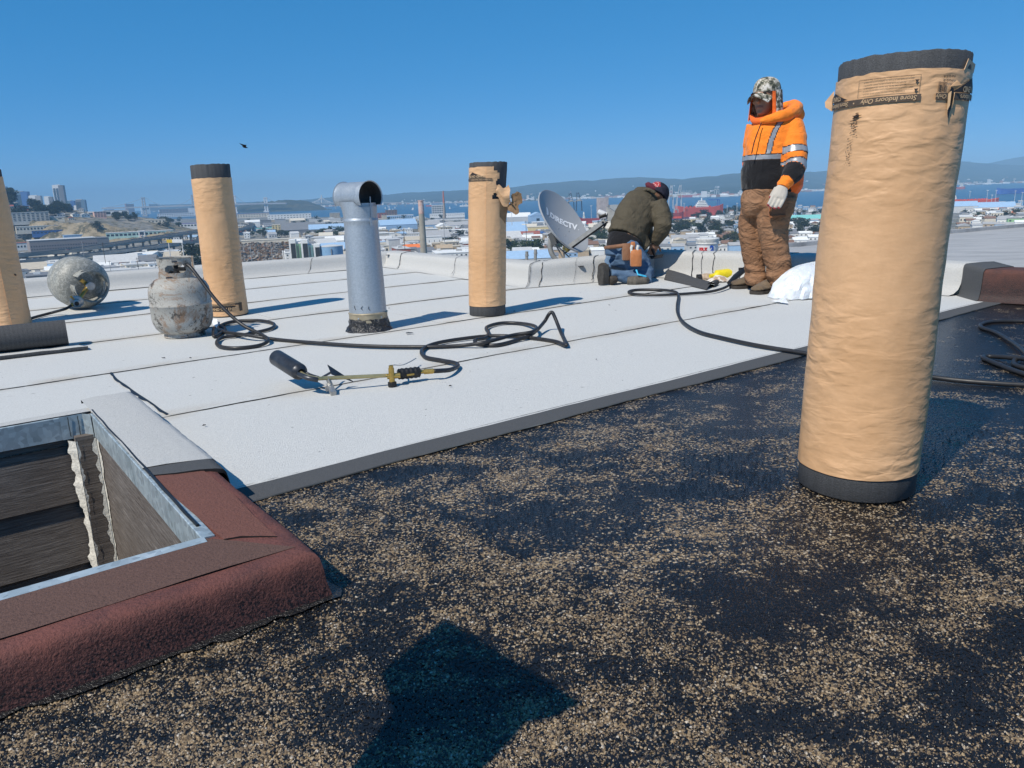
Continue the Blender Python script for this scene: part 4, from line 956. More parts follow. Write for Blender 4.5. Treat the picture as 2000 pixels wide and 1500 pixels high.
# ------------------------------------------------------------------ people
def fuse(name, mb, mats, parent, voxel=.010, smooth=4, folds=()):
    """voxel-fuse overlapping lofts into one continuous skin, then press folds into it"""
    tmp = bpy.data.objects.new('tmp', mb.mesh('tmp', [])); col.objects.link(tmp)
    md = tmp.modifiers.new('r', 'REMESH'); md.mode = 'VOXEL'; md.voxel_size = voxel
    ms = tmp.modifiers.new('s', 'SMOOTH'); ms.factor = .5; ms.iterations = smooth
    dg = bpy.context.evaluated_depsgraph_get(); me = bpy.data.meshes.new_from_object(tmp.evaluated_get(dg))
    old = tmp.data; bpy.data.objects.remove(tmp); bpy.data.meshes.remove(old)
    for fn in folds:
        me.update(); N = [v.normal.copy() for v in me.vertices]
        for v, n_ in zip(me.vertices, N): v.co += n_ * fn(v.co)
    me.materials.clear()
    for m_ in mats: me.materials.append(m_)
    me.polygons.foreach_set('use_smooth', [True] * len(me.polygons)); me.update()
    return link(name, me, parent)
def paint(o, fn):
    me = o.data; me.polygons.foreach_set('material_index', [fn(p.center, p.normal) for p in me.polygons]); me.update()
def ring_px(pl, pr, py, Y, dep, n=20, sq=2.4, dz=0.0):
    a, b = ap(pl, py, Y), ap(pr, py, Y); c_ = (a + b) / 2; hw = (b - a).length / 2; z = c_.z + dz; o = []
    for j in range(n):
        q = 6.2832 * j / n; cx, sy = math.cos(q), math.sin(q)
        o.append(Vector((c_.x + math.copysign(abs(cx) ** (2 / sq), cx) * hw, c_.y + math.copysign(abs(sy) ** (2 / sq), sy) * dep, z)))
    return o
def topx(p):
    v = Vector(p) - CAM; a = v.dot(_f); return 1000 + FPX * v.dot(CX) / a, 750 - FPX * v.dot(CU) / a
def cloth(name, c, rough=.9, var=.15, weave=260, folds=.010):
    t = NT(name); n_ = t.noise(4, 5, .6); c1 = tuple(x * (1 - var) for x in c); c2 = tuple(min(1, x * (1 + var)) for x in c)
    t.set(col=t.ramp(n_, [(.3, c1), (.7, c2)]), rough=rough, spec=.2, sheen=.15)
    rd = t.math('ABSOLUTE', t.math('SUBTRACT', t.noise(8, 3, .5, dist=1.2), .5)); b_ = t.bump(rd, folds * 2.6, .8); b_ = t.bump(t.noise(11, 4, .6, dist=.6), folds, .6, b_); t.bump(t.noise(weave, 2), .001, .4, b_); return t.m
M_orange = cloth('hi_vis_orange', (.95, .235, .022), .8, .07)
M_orange_d = cloth('orange_lining', (.93, .15, .02), .8, .07)
M_blackcl = cloth('black_fleece', (.012, .012, .014))
M_reflect = plain('reflective_tape', (.30, .31, .33), .35, .08, 30, metal=.2)
M_tapeedge = plain('tape_edging', (.03, .02, .016), .8, .1, 30)
M_glove = cloth('cotton_glove', (.50, .46, .40), .9, .12, 400, .004)
M_glove_red = cloth('glove_tip_red', (.32, .05, .06), .8, .3)
M_skin = plain('skin', (.30, .16, .10), .55, .12, 30, spec=.4)
M_skin2 = plain('skin_lips', (.22, .09, .065), .5, .1, 30)
M_boot = cloth('suede_boot', (.165, .12, .078), .9, .55, 300)
M_sole = plain('boot_sole', (.045, .038, .032), .85, .3, 30)
t = NT('brown_work_trousers'); n_ = t.noise(3.2, 6, .65, dist=.5)
c = t.ramp(n_, [(.28, (.17, .085, .045)), (.5, (.27, .145, .08)), (.72, (.34, .195, .115))])
c = t.mix(t.ramp(t.noise(7, 7, .7, dist=.7), [(.60, 0.0), (.70, .75)]), c, (.115, .062, .036))
t.set(col=c, rough=.9, spec=.2); mz = t.mapped((1, 1, 1.7), (0, R(20), 0)); rd = t.math('ABSOLUTE', t.math('SUBTRACT', t.noise(7, 3, .5, dist=1.4, vec=mz), .5)); b_ = t.bump(rd, .045, .9); b_ = t.bump(t.noise(9, 5, .6, dist=.8), .018, .7, b_); t.bump(t.noise(300, 2), .001, .4, b_); M_trouser = t.m
t = NT('digital_camouflage'); sn = t.n('ShaderNodeVectorMath', operation='SNAP'); t.l(t.tc.outputs['Object'], sn.inputs[0]); sn.inputs[1].default_value = (.009, .009, .009)
c = t.ramp(t.noise(34, 3, .6, vec=sn.outputs[0]), [(0, (.05, .055, .045)), (.43, (.17, .165, .12)), (.50, (.42, .38, .31)), (.57, (.62, .58, .52)), (.66, (.10, .09, .07))], 'CONSTANT')
t.set(col=c, rough=.9, spec=.2); M_camo = t.m
M_leather = cloth('tan_leather', (.34, .13, .05), .6, .55, 200, .006)
M_leather_d = cloth('brown_leather', (.20, .10, .055), .6, .3, 200, .004)

def fold_legs(s=1.0, lo=.0, up=1e9):
    def f(p):
        k = .0085 * s * nz((p.x * 5, p.y * 5, p.z * 17), 1.0, 3) + .006 * s * nz((p.x * 13, p.y * 13, p.z * 30), 1.0, 8)
        return k * (1.7 if p.z < .22 else .75)
    return f
man = thing('person', 'person in an orange and black jacket, camouflage cap and brown trousers standing by the parapet', 'person', gp(1492, 566), 0, None)
YM = 5.84
# legs and boots
mb = MB()
mb.loft([ring_px(1456, 1556, 362, YM, .155), ring_px(1451, 1556, 376, YM, .165), ring_px(1449, 1553, 392, YM, .16), ring_px(1449, 1548, 408, YM, .14), ring_px(1455, 1535, 420, YM, .09)])
mb.loft([ring_px(a, b, y, YM + .10, d) for a, b, y, d in ((1450, 1500, 385, .11), (1448, 1497, 405, .11), (1445, 1491, 430, .105), (1444, 1488, 447, .10), (1446, 1488, 474, .095), (1451, 1491, 500, .09), (1456, 1494, 526, .085), (1457, 1499, 543, .09), (1460, 1500, 555, .085))])
mb.loft([ring_px(a, b, y, YM - .08, d) for a, b, y, d in ((1488, 1553, 385, .12), (1482, 1549, 405, .125), (1480, 1541, 430, .12), (1481, 1538, 447, .11), (1484, 1537, 464, .105), (1491, 1541, 499, .10), (1497, 1547, 525, .10), (1500, 1548, 538, .10), (1505, 1541, 552, .09), (1507, 1535, 562, .08))])
tr = fuse('trousers', mb, [M_trouser, M_leather_d], man, .009, 5, (fold_legs(1.15),)); child_world(tr, man)
def boot(heel, toe, w_, parent, zb_=.014):
    d_ = (toe - heel); L = d_.length; d_.normalize(); s_ = Vector((-d_.y, d_.x, 0)); mb = MB(); rings = []
    for f, ww, h0, h1 in ((-.02, .60, .018, .075), (0, .85, .012, .12), (.12, 1.0, .010, .135), (.30, .98, .010, .125), (.45, 1.0, .010, .10), (.62, 1.12, .010, .085), (.80, 1.12, .012, .07), (.93, .95, .016, .058), (1.0, .6, .022, .045)):
        c_ = heel + d_ * (f * L); ring = []
        for j in range(14):
            q = 6.2832 * j / 14; ring.append(c_ + s_ * (math.cos(q) * w_ / 2 * ww * (1 if math.sin(q) < .2 else .82)) + Vector((0, 0, zb_ + h0 + (h1 - h0) * (.5 + .5 * math.sin(q)))))
        rings.append(ring)
    mb.loft(rings); b_ = child_world(fuse('boot', mb, [M_boot, M_sole], parent, .007, 2, (lambda p: .003 * nz(p, 40, 2),)), parent)
    paint(b_, lambda c_, n_: 1 if c_.z < zb_ + .026 else 0)
    mb = MB(); loop = []
    for f, ww in ((-.03, .55), (.0, .88), (.15, 1.04), (.4, 1.0), (.62, 1.16), (.82, 1.16), (.95, .98), (1.02, .55)): loop.append((f, ww))
    out_ = [heel + d_ * (f * L) + s_ * (ww * w_ / 2) for f, ww in loop] + [heel + d_ * (f * L) - s_ * (ww * w_ / 2) for f, ww in loop[::-1]]
    mb.loft([[p + Vector((0, 0, zb_ - .002)) for p in out_], [p + Vector((0, 0, zb_ + .020)) for p in out_]]); child_world(mb.build('sole', M_sole, None), b_) if False else child_world(mb.build('sole', M_sole, None), parent)
    for k in range(3):
        f = .38 + .09 * k; c_ = heel + d_ * (f * L); mb = MB(); hz = zb_ + .118 - .016 * k
        mb.tube([c_ + s_ * w_ * .30 + Vector((0, 0, hz - .012)), c_ + Vector((0, 0, hz + .006)), c_ - s_ * w_ * .30 + Vector((0, 0, hz - .012))], .0035, 6); child_world(mb.build('lace', M_leather_d, None), parent)
boot(gp(1494, 562), gp(1429, 566), .115, man); boot(gp(1527, 566), gp(1474, 578), .115, man)
# jacket
TOR = [(1458, 1556, 380, .150), (1451, 1566, 366, .170), (1450, 1568, 350, .175), (1451, 1566, 332, .175), (1455, 1562, 312, .168), (1458, 1558, 290, .160), (1461, 1556, 268, .150), (1466, 1555, 248, .140), (1474, 1552, 234, .115), (1481, 1542, 224, .085), (1484, 1528, 215, .070), (1486, 1524, 208, .06)]
mb = MB(); mb.loft([ring_px(a, b, y, YM, d) for a, b, y, d in TOR])
SL = [ap(1545, 243, 5.80), ap(1551, 275, 5.74), ap(1553, 305, 5.69), ap(1553, 326, 5.65), ap(1546, 342, 5.61), ap(1536, 355, 5.58), ap(1530, 362, 5.57)]
SR = [.088, .088, .086, .080, .068, .050, .040]
mb.tube(SL, SR, 16)
SL2 = [ap(1478, 245, 5.95), ap(1470, 285, 5.98), ap(1470, 320, 5.98), ap(1478, 345, 5.86)]
mb.tube(SL2, [.075, .075, .07, .05], 12)
def jf(p): return .010 * nz((p.x * 6, p.y * 6, p.z * 9), 1.0, 3) + .0055 * nz((p.x * 12 + p.z * 9, p.y * 12, p.z * 22), 1.0, 5)
jk = fuse('jacket', mb, [M_orange, M_blackcl, M_reflect, M_tapeedge, M_orange_d], man, .0075, 4, (jf,)); child_world(jk, man)
def arm_t(p):
    best = (9, 0); acc = 0.0
    for i in range(len(SL) - 1):
        a, b = SL[i], SL[i + 1]; ab_ = b - a; t_ = max(0, min(1, (p - a).dot(ab_) / ab_.length_squared)); d_ = (p - a - ab_ * t_).length
        if d_ - SR[i] * .2 < best[0]: best = (d_ - SR[i] * .2, acc + ab_.length * t_, d_, SR[i] + (SR[i + 1] - SR[i]) * t_)
        acc += ab_.length
    return best
zb1 = ap(1490, 312, YM).z; zb0 = ap(1490, 303, YM).z
def jacket_paint(p, n_):
    bt = arm_t(p); x, y = topx(p)
    if bt[2] < bt[3] * 1.22 and (x > 1520 or y > 330):
        s = bt[1]
        for lo, hi in ((.205, .247), (.305, .345)):
            if lo < s < hi: return 2
            if lo - .007 < s < hi + .007: return 3
        if s > .355: return 1 if s < .475 else 0
        return 0
    if p.z < zb1 - .006: return 1 if x < 1545 and p.y < YM + .12 else 4
    if p.z < zb1: return 3
    if p.z < zb0: return 2
    if p.z < zb0 + .006: return 3
    if n_.y < .2:
        xs = lerp_tab([(215, 1541), (235, 1526), (255, 1514), (275, 1506), (303, 1500)], y)
        if abs(x - xs) < 4.2: return 2
        if abs(x - xs) < 6.2: return 3
    return 0
paint(jk, jacket_paint)
zp = [ap(px_, py_, YM - .17 + .0) for px_, py_ in ((1489, 236), (1482, 250), (1474, 270), (1467, 288))]
for k in range(1):
    mb = MB(); mb.tube(spline([ap(1487, 240, YM - .135), ap(1480, 258, YM - .145), ap(1473, 278, YM - .155), ap(1468, 300, YM - .16)], 4), .004, 6); child_world(mb.build('zipper', M_tapeedge, None), man)
# hood lying behind the neck
mb = MB(); hq = [ap(1484, 238, YM - .10), ap(1510, 230, YM - .13), ap(1540, 223, YM - .10), ap(1554, 214, YM - .01), ap(1552, 207, YM + .09), ap(1536, 206, YM + .15), ap(1515, 212, YM + .14)]
mb.tube(spline(hq, 5), [.016 + .034 * math.sin(math.pi * min(1, (i + 2) / 33)) ** 1.3 for i in range(31)], 12)
mb.tube(spline([ap(1548, 216, YM + .0), ap(1560, 226, YM + .05), ap(1556, 238, YM + .09)], 4), [.045, .05, .05, .05, .045, .04, .035, .03, .02], 12)
child_world(fuse('hood', mb, [M_orange], man, .008, 3, (lambda p: .006 * nz(p, 18, 4),)), man)
# head
HC = ap(1497, 190, YM - .02); HF = Vector((-.76, -.65, 0)).normalized(); HS = Vector((-HF.y, HF.x, 0))
def hp(f, s, z): return HC + HF * f + HS * s + Vector((0, 0, z))
def hring(z, f0, rf, rs, n=20): return [hp(f0 + math.cos(6.2832 * j / n) * rf, math.sin(6.2832 * j / n) * rs, z) for j in range(n)]
mb = MB()
mb.loft([hring(.118, -.01, .030, .025), hring(.105, -.01, .066, .055), hring(.07, -.005, .092, .074), hring(.03, 0, .098, .080), (hring(0, 0, .096, .079)), hring(-.035, .004, .092, .074), hring(-.065, .014, .080, .064), hring(-.095, .028, .062, .050), hring(-.118, .040, .040, .034), hring(-.126, .044, .020, .018)])
mb.loft([hring(-.05, -.012, .058, .056), hring(-.11, -.018, .058, .058), hring(-.18, -.03, .075, .085), hring(-.22, -.03, .09, .12)])
mb.tube([hp(.088, 0, .018), hp(.104, 0, -.012), hp(.116, 0, -.034), hp(.096, 0, -.046)], [.008, .012, .017, .010], 10)          # nose
mb.tube([hp(.086, -.034, .022), hp(.099, 0, .024), hp(.086, .034, .022)], .011, 8)                                                    # brow
mb.tube([hp(.078, -.028, -.070), hp(.095, 0, -.068), hp(.078, .028, -.070)], [.008, .011, .008], 8)                                  # lips
mb.tube([hp(.075, -.016, -.105), hp(.084, 0, -.108), hp(.075, .016, -.105)], .014, 8)                                                 # chin
mb.tube([hp(.062, .050, -.02), hp(.068, .045, -.04)], .020, 8); mb.tube([hp(.062, -.050, -.02), hp(.068, -.045, -.04)], .020, 8)     # cheeks
for s in (-1, 1): mb.tube([hp(-.005, s * .078, .02), hp(-.012, s * .088, .0), hp(-.004, s * .080, -.03)], [.012, .014, .009], 8)      # ears
# the rest of the body under the clothes, so that the figure is one skin
mb.tube([hp(-.02, 0, -.20), ap(1510, 300, YM), ap(1505, 380, YM)], [.10, .13, .13], 14)
mb.tube(SL, [r_ * .62 for r_ in SR], 10); mb.tube(SL2, [.05, .045, .04, .032], 10)
mb.tube([ap(1475, 390, YM + .06), ap(1467, 474, YM + .09), ap(1480, 545, YM + .1)], [.075, .055, .04], 10); mb.tube([ap(1525, 390, YM - .05), ap(1512, 474, YM - .08), ap(1520, 550, YM - .08)], [.075, .055, .04], 10)
bd = child_world(fuse('body', mb, [M_skin, M_skin2], man, .0065, 2), man)
paint(bd, lambda p, n_: 1 if abs((p - HC).z + .069) < .008 and (p - HC).dot(HF) > .078 and abs((p - HC).dot(HS)) < .027 else 0)
for s in (-1, 1):
    mb = MB(); mb.lathe([(.001, .010), (.007, .007), (.010, 0), (.007, -.007), (.001, -.010)], 10, hp(.080, s * .032, .004)); ey = child_world(mb.build('eye', plain('eye_dark', (.05, .04, .035), .2, .2, 30), None, 180), man)
    mb = MB(); mb.tube([hp(.088, s * .016, .020), hp(.094, s * .032, .024), hp(.080, s * .050, .018)], [.003, .005, .002], 6); child_world(mb.build('eyebrow', M_blackcl, None), man)
# cap with neck curtain
mb = MB(); rings = []
for z, k in ((.030, 1.08), (.060, 1.07), (.090, .98), (.115, .80), (.132, .50), (.138, .15)):
    rings.append(hring(z + .0, -.004, .100 * k, .086 * k, 28))
mb.loft(rings); cp = child_world(fuse('cap', mb, [M_camo], man, .006, 2), man)
mb = MB()
def brim(a, b):
    s = (a - .5) * .165; f = .082 + b * .108 * math.sqrt(max(0, 1 - (2 * (a - .5)) ** 2 * .75)) - abs(a - .5) * .05
    return hp(f, s, .036 - .9 * s * s / .165 - b * .034 - abs(s) * .12)
mb.grid(brim, 14, 6); top_n = len(mb.v); mb.v += [tuple(Vector(p) - Vector((0, 0, .004))) for p in mb.v]; mb.f += [tuple(i + top_n for i in f[::-1]) for f in mb.f]; mb.mi = [0] * len(mb.f)
child_world(mb.build('cap_brim', M_camo, None, 180), man)
mb = MB()
def curtain(a, b):
    th = R(68 + (292 - 68) * a); k = 1.10 + .22 * b + .05 * math.sin(a * 17) * b
    f, s = math.cos(th) * .104 * k - .004, math.sin(th) * .092 * k
    return hp(f, s, .045 - (.165 + .03 * math.sin(a * 9)) * b + .006 * nz((a * 9, b * 5, 0), 1, 2))
mb.grid(curtain, 30, 9); child_world(mb.build('neck_curtain', M_camo, None, 180), man)
for s, e in ((-1, 292), (1, 68)):
    mb = MB()
    def lin(a, b, s=s):
        th = R(38 + 42 * a) * s; k = 1.03 + .06 * math.sin(a * 3.14) + (.10 * b if a > .6 else 0)
        return hp(math.cos(th) * .108 * k - .004 + (.012 * (1 - a)), math.sin(th) * .094 * k * (1 + .1 * b), .030 - .175 * b - .03 * (1 - a) * b)
    mb = MB(); mb.grid(lambda a, b: lin(.45 + .55 * a, b), 6, 10); child_world(mb.build('orange_lining', M_orange_d, None, 180), man)
mb = MB(); mb.tube(spline([hp(.05, -.085, -.12), hp(.075, -.05, -.155), hp(.085, 0, -.165), hp(.075, .05, -.155), hp(.04, .09, -.13)], 5), [.014 + .010 * math.sin(math.pi * i / 20) for i in range(21)], 10); child_world(mb.build('scarf_edge', M_orange_d, None, 180), man)
# gloved hand
def hand(name, wrist, knuck, fdir, side, mats, parent, s=1.0, curl=.35, thumb_dir=None):
    """palm and five separate bent fingers"""
    ax = (knuck - wrist).normalized(); side = (side - ax * side.dot(ax)).normalized(); nn = ax.cross(side); mb = MB()
    rings = []
    for f, w_, h_ in ((0, .026, .021), (.25, .034, .022), (.6, .042, .021), (.9, .043, .018), (1.05, .038, .013)):
        c_ = wrist.lerp(knuck, f); rings.append([c_ + side * math.cos(6.2832 * j / 12) * w_ * s + nn * math.sin(6.2832 * j / 12) * h_ * s for j in range(12)])
    mb.loft(rings); tips = []
    for k, (o, L) in enumerate(((-.031, .060), (-.011, .070), (.011, .074), (.031, .066))):
        b0 = knuck + side * o * s - ax * .006; d1 = (ax + fdir * curl * .5).normalized(); d2 = (ax + fdir * curl * 1.6).normalized(); d3 = (ax * .6 + fdir * curl * 2.2).normalized()
        p1 = b0 + d1 * L * .45 * s; p2 = p1 + d2 * L * .33 * s; p3 = p2 + d3 * L * .26 * s
        mb.tube([b0, p1, p2, p3], [.0105 * s, .0098 * s, .009 * s, .0075 * s], 8); tips.append(p3)
    td = thumb_dir or (side + ax * .7); b0 = wrist.lerp(knuck, .35) + side * .030 * s; p1 = b0 + td.normalized() * .036 * s; p2 = p1 + (td.normalized() + ax * .8).normalized() * .030 * s
    mb.tube([b0, p1, p2], [.013 * s, .011 * s, .009 * s], 8)
    o = child_world(fuse(name, mb, mats, parent, .0045 * s, 1), parent); tips.append(p2)
    return o, tips
gw, gk = ap(1530, 362, 5.57), ap(1520, 386, 5.53)
gl, tips = hand('glove', gw, gk, Vector((-.1, .6, -.2)), Vector((-1, -.1, -.3)), [M_glove, M_glove_red], man, 1.25, .35, Vector((-.6, .2, -1)))
paint(gl, lambda p, n_: 1 if min((p - q).length for q in tips) < .017 else 0)
mb = MB(); mb.tube([SL[-2].lerp(SL[-1], .6), SL[-1], gw.lerp(gk, .18)], [.047, .048, .040], 14); child_world(mb.build('cuff', M_orange, None, 60), man)
# leather pouch on the thigh
mb = MB(); pc = ap(1518, 402, 5.60); mb.loft([[pc + Vector((x * .055 * k, y * .02, z)) for x, y in ((-1, -1), (1, -1), (1, 1), (-1, 1))] for z, k in ((-.075, .9), (-.07, 1), (.05, 1.05), (.055, 1.0))]); child_world(mb.build('pouch', M_leather_d, None, 30), man)
mb = MB(); mb.bar(pc + Vector((-.06, -.022, -.075)), pc + Vector((.055, -.022, -.07)), .012, .014); mb.bar(pc + Vector((-.058, -.02, .06)), pc + Vector((-.062, -.02, -.07)), .012, .010); child_world(mb.build('pouch_edge', M_leather, None), man)

# ---- the kneeling one
t = NT('olive_jacket'); n_ = t.noise(4, 6, .6); c = t.ramp(n_, [(.3, (.060, .050, .034)), (.7, (.100, .085, .058))])
mpk = t.mapped((4.0, 4.0, 1.3), (0, R(28), 0)); c = t.mix(t.ramp(t.noise(9, 6, .7, vec=mpk), [(.705, 0.0), (.725, .9)]), c, (.34, .33, .29))
t.set(col=c, rough=.8, spec=.25); rd = t.math('ABSOLUTE', t.math('SUBTRACT', t.noise(6, 3, .5, dist=1.6), .5)); b_ = t.bump(rd, .032, .9); b_ = t.bump(t.noise(9, 5, .6, dist=.8), .016, .7, b_); t.bump(t.noise(200, 2), .001, .3, b_); M_olive = t.m
t = NT('blue_jeans'); n_ = t.noise(4, 6, .65); c = t.ramp(n_, [(.28, (.045, .085, .15)), (.55, (.10, .165, .26)), (.75, (.19, .27, .37))])
t.set(col=c, rough=.9, spec=.2); b_ = t.bump(t.noise(10, 5, .6, dist=.8), .014, .7); t.bump(t.noise(350, 2), .001, .4, b_); M_jeans = t.m
kn = thing('person', 'person in a paint spattered olive jacket, dark cap and blue jeans kneeling at the parapet', 'person', gp(1220, 553))
KY = 6.72
SP = [(1216, 500, 6.86), (1217, 482, 6.87), (1222, 465, 6.90), (1230, 443, 6.95), (1242, 420, 7.02), (1254, 402, 7.09), (1264, 389, 7.14), (1272, 381, 7.17)]
def spine_mb(sc, k0, k1, extra=0):
    mb = MB(); rr = [.162, .164, .170, .178, .186, .178, .148, .08]; pts = [ap(*q) for q in SP[k0:k1]]; rad = [r_ * sc for r_ in rr[k0:k1]]
    rings = []
    for i, p in enumerate(pts):
        t_ = (pts[min(i + 1, len(pts) - 1)] - pts[max(i - 1, 0)]).normalized(); sx_ = Vector((1, .35, 0)); sx_ = (sx_ - t_ * sx_.dot(t_)).normalized(); dn = t_.cross(sx_)
        rings.append([p + sx_ * math.cos(6.2832 * j / 20) * rad[i] + dn * math.sin(6.2832 * j / 20) * rad[i] * .78 for j in range(20)])
    mb.loft(rings); return mb
mb = spine_mb(1.0, 2, 8)
KA = [ap(1284, 400, 7.02), ap(1293, 420, 6.95), ap(1295, 440, 6.90), ap(1288, 458, 6.93), ap(1279, 474, 6.98)]
mb.tube(KA, [.095, .085, .078, .062, .046], 14)
KB = [ap(1240, 410, 7.25), ap(1262, 445, 7.30), ap(1270, 470, 7.22)]; mb.tube(KB, [.08, .07, .045], 12)
mb.tube([ap(1252, 468, 6.93), ap(1264, 484, 6.92)], [.07, .05], 12)
kj = child_world(fuse('jacket', mb, [M_olive], kn, .009, 4, (lambda p: .012 * nz((p.x * 7 - p.z * 5, p.y * 6, p.z * 12 + p.x * 6), 1, 3) + .006 * nz((p.x * 16, p.y * 14, p.z * 26), 1, 5),)), kn)
mb = MB()                                    # jacket yoke seam and collar
mb.tube(spline([ap(1256, 372, 7.05), ap(1266, 370, 7.02), ap(1280, 377, 7.0)], 4), .016, 8); child_world(mb.build('collar', M_olive, None, 180), kn)
mb = spine_mb(.95, 0, 3); child_world(fuse('shirt', mb, [M_blackcl], kn, .010, 2, (lambda p: .006 * nz(p, 17, 2),)), kn)
# jeans
mb = spine_mb(1.0, 0, 2)
mb.tube([ap(1217, 494, 6.86), ap(1235, 508, 6.82), ap(1254, 528, 6.77), ap(1264, 545, 6.72)], [.165, .135, .100, .072], 16)
mb.tube([ap(1205, 500, 6.92), ap(1216, 520, 6.98), ap(1236, 540, 7.0)], [.13, .11, .08], 14)
mb.tube([ap(1266, 545, 6.72), ap(1240, 541, 6.68), ap(1215, 538, 6.66), ap(1192, 536, 6.64)], [.072, .066, .060, .050], 14)
mb.tube([ap(1240, 540, 7.0), ap(1205, 524, 7.05)], [.065, .05], 12)
child_world(fuse('jeans', mb, [M_jeans], kn, .009, 4, (fold_legs(1.2),)), kn)
# shoes: near one on its toe with the sole towards us, far one behind
def kshoe(a, b, w_, nm):
    mb = MB(); mb.tube(spline([a, a.lerp(b, .35), a.lerp(b, .7), b], 3), [.045, .05, .052, .052, .05, .048, .046, .045, .042, .034], 12, flat=.8); o = child_world(fuse('shoe', mb, [M_sole], kn, .006, 2), kn)
kshoe(ap(1178, 520, 6.62), gp(1182, 553) + Vector((0, 0, .045)), .1, 'a'); kshoe(ap(1190, 548, 6.60), ap(1204, 544, 6.62), .1, 'b')
mb = MB(); f_ = [ap(1168, 522, 6.60), ap(1178, 517, 6.57), ap(1179, 536, 6.55), ap(1178, 556, 6.58), ap(1169, 557, 6.60), ap(1166, 540, 6.61)]; mb.loft([f_, [p + Vector((.05, .02, 0)) for p in f_]]); child_world(mb.build('shoe_sole', plain('worn_sole', (.05, .048, .045), .85, .3, 40, bump=.6, bscale=80), None, 60), kn)
mb = MB(); mb.tube([ap(1192, 519, 7.05), ap(1202, 519, 7.05)], .05, 10, flat=.7); child_world(mb.build('shoe', M_sole, None, 60), kn)
# knee pad with its strap
mb = MB(); mb.tube([ap(1226, 549, 6.62), ap(1240, 550, 6.60), ap(1256, 549, 6.62), ap(1263, 546, 6.66)], [.045, .058, .058, .035], 12, flat=.85); child_world(fuse('knee_pad', mb, [plain('knee_pad_rubber', (.10, .09, .075), .8, .4, 30)], kn, .007, 2), kn)
mb = MB(); mb.tube([ap(1243, 527, 6.60), ap(1246, 536, 6.57), ap(1262, 540, 6.60)], .009, 6, flat=.5); child_world(mb.build('knee_strap', plain('cyan_strap', (.05, .45, .70), .6, .2, 30), None, 60), kn)
# belt and leather tool pouches
mb = MB(); mb.tube([ap(1183, 484, 6.85), ap(1200, 482, 6.70), ap(1216, 480, 6.66), ap(1240, 478, 6.68)], .018, 8, flat=1.0); child_world(mb.build('belt', M_leather_d, None, 60), kn)
def pouch(cx, cy, w_, h_, Y, dep=.05):
    a, b = ap(cx - w_ / 2, cy + h_ / 2, Y), ap(cx + w_ / 2, cy - h_ / 2, Y); mb = MB(); c_ = (a + b) / 2; hx, hz = abs(b.x - a.x) / 2, abs(b.z - a.z) / 2
    mb.loft([[c_ + Vector((x * hx * k, y * dep * .5 * k2, z * hz)) for x, y in ((-1, -.7), (-.7, -1), (.7, -1), (1, -.7), (1, .8), (-1, .8))] for z, k, k2 in ((-1, .8, .6), (-.9, .95, 1), (.2, 1, 1.1), (.85, .95, .8), (1, .9, .5))])
    return mb
child_world(pouch(1223, 492, 16, 34, 6.66).build('tool_pouch', M_leather_d, None, 40), kn); child_world(pouch(1242, 504, 22, 34, 6.62, .06).build('tool_pouch', M_leather, None, 40), kn)
child_world(pouch(1236, 482, 8, 20, 6.63, .03).build('tool_pouch', M_leather, None, 40), kn)
for x in (1234, 1246): mb = MB(); mb.tube([ap(x, 494, 6.615), ap(x - 1, 484, 6.61), ap(x + 1, 479, 6.61)], [.012, .012, .014], 8); child_world(mb.build('tool_handle', plain('pale_tool_handle', (.62, .62, .58), .5, .1, 20), None, 60), kn)
# head: seen from behind, cap with brim up
KC = ap(1284, 379, 7.16)
def kh(x, y, z): return KC + Vector((x, y, z))
mb = MB(); mb.loft([[kh(math.cos(6.2832 * j / 16) * r_ + ox, math.sin(6.2832 * j / 16) * r_ * 1.1 + oy, z) for j in range(16)] for r_, z, ox, oy in ((.02, .10, 0, 0), (.07, .08, 0, 0), (.09, .03, 0, 0), (.088, -.02, .005, .01), (.07, -.08, .01, .04), (.03, -.12, .02, .06))])
mb.tube([ap(1270, 384, 7.15), ap(1250, 410, 7.05), ap(1218, 485, 6.88)], [.055, .13, .13], 14); mb.tube([KC, ap(1270, 384, 7.15)], [.06, .055], 12)
mb.tube(KA, [.06, .05, .045, .04, .032], 10); mb.tube([ap(1217, 494, 6.86), ap(1250, 525, 6.78), ap(1262, 543, 6.72), ap(1192, 537, 6.64)], [.11, .07, .05, .035], 10)
child_world(fuse('body', mb, [M_skin], kn, .009, 2), kn)
t = NT('dark_cap'); t.set(col=t.ramp(t.noise(30, 3), [(.3, (.012, .013, .022)), (.7, (.03, .03, .045))]), rough=.9, spec=.2); M_capd = t.m
t = NT('red_cap_print'); c = t.ramp(t.voro(60, out='Distance'), [(.25, (.55, .53, .50)), (.35, (.42, .03, .035)), (.7, (.30, .02, .03))]); t.set(col=c, rough=.85); M_capr = t.m
mb = MB(); CQ = Quaternion((1, 0, 0), R(-28)) @ Quaternion((0, 1, 0), R(30)); rings = []
for z, k in ((-.035, 1.05), (0, 1.06), (.04, 1.0), (.075, .8), (.095, .45), (.10, .1)): rings.append([KC + CQ @ Vector((math.cos(6.2832 * j / 20) * .100 * k, math.sin(6.2832 * j / 20) * .108 * k, z)) for j in range(20)])
mb.loft(rings); kc_ = child_world(fuse('cap', mb, [M_capd, M_capr], kn, .006, 2), kn)
paint(kc_, lambda p, n_: 1 if (lambda q: 1270 < q[0] < 1290 and q[1] < 365)(topx(p)) else 0)
mb = MB(); a_, b_ = ap(1261, 360, 7.06), ap(1289, 384, 7.06); c_ = ap(1268, 375, 7.10)
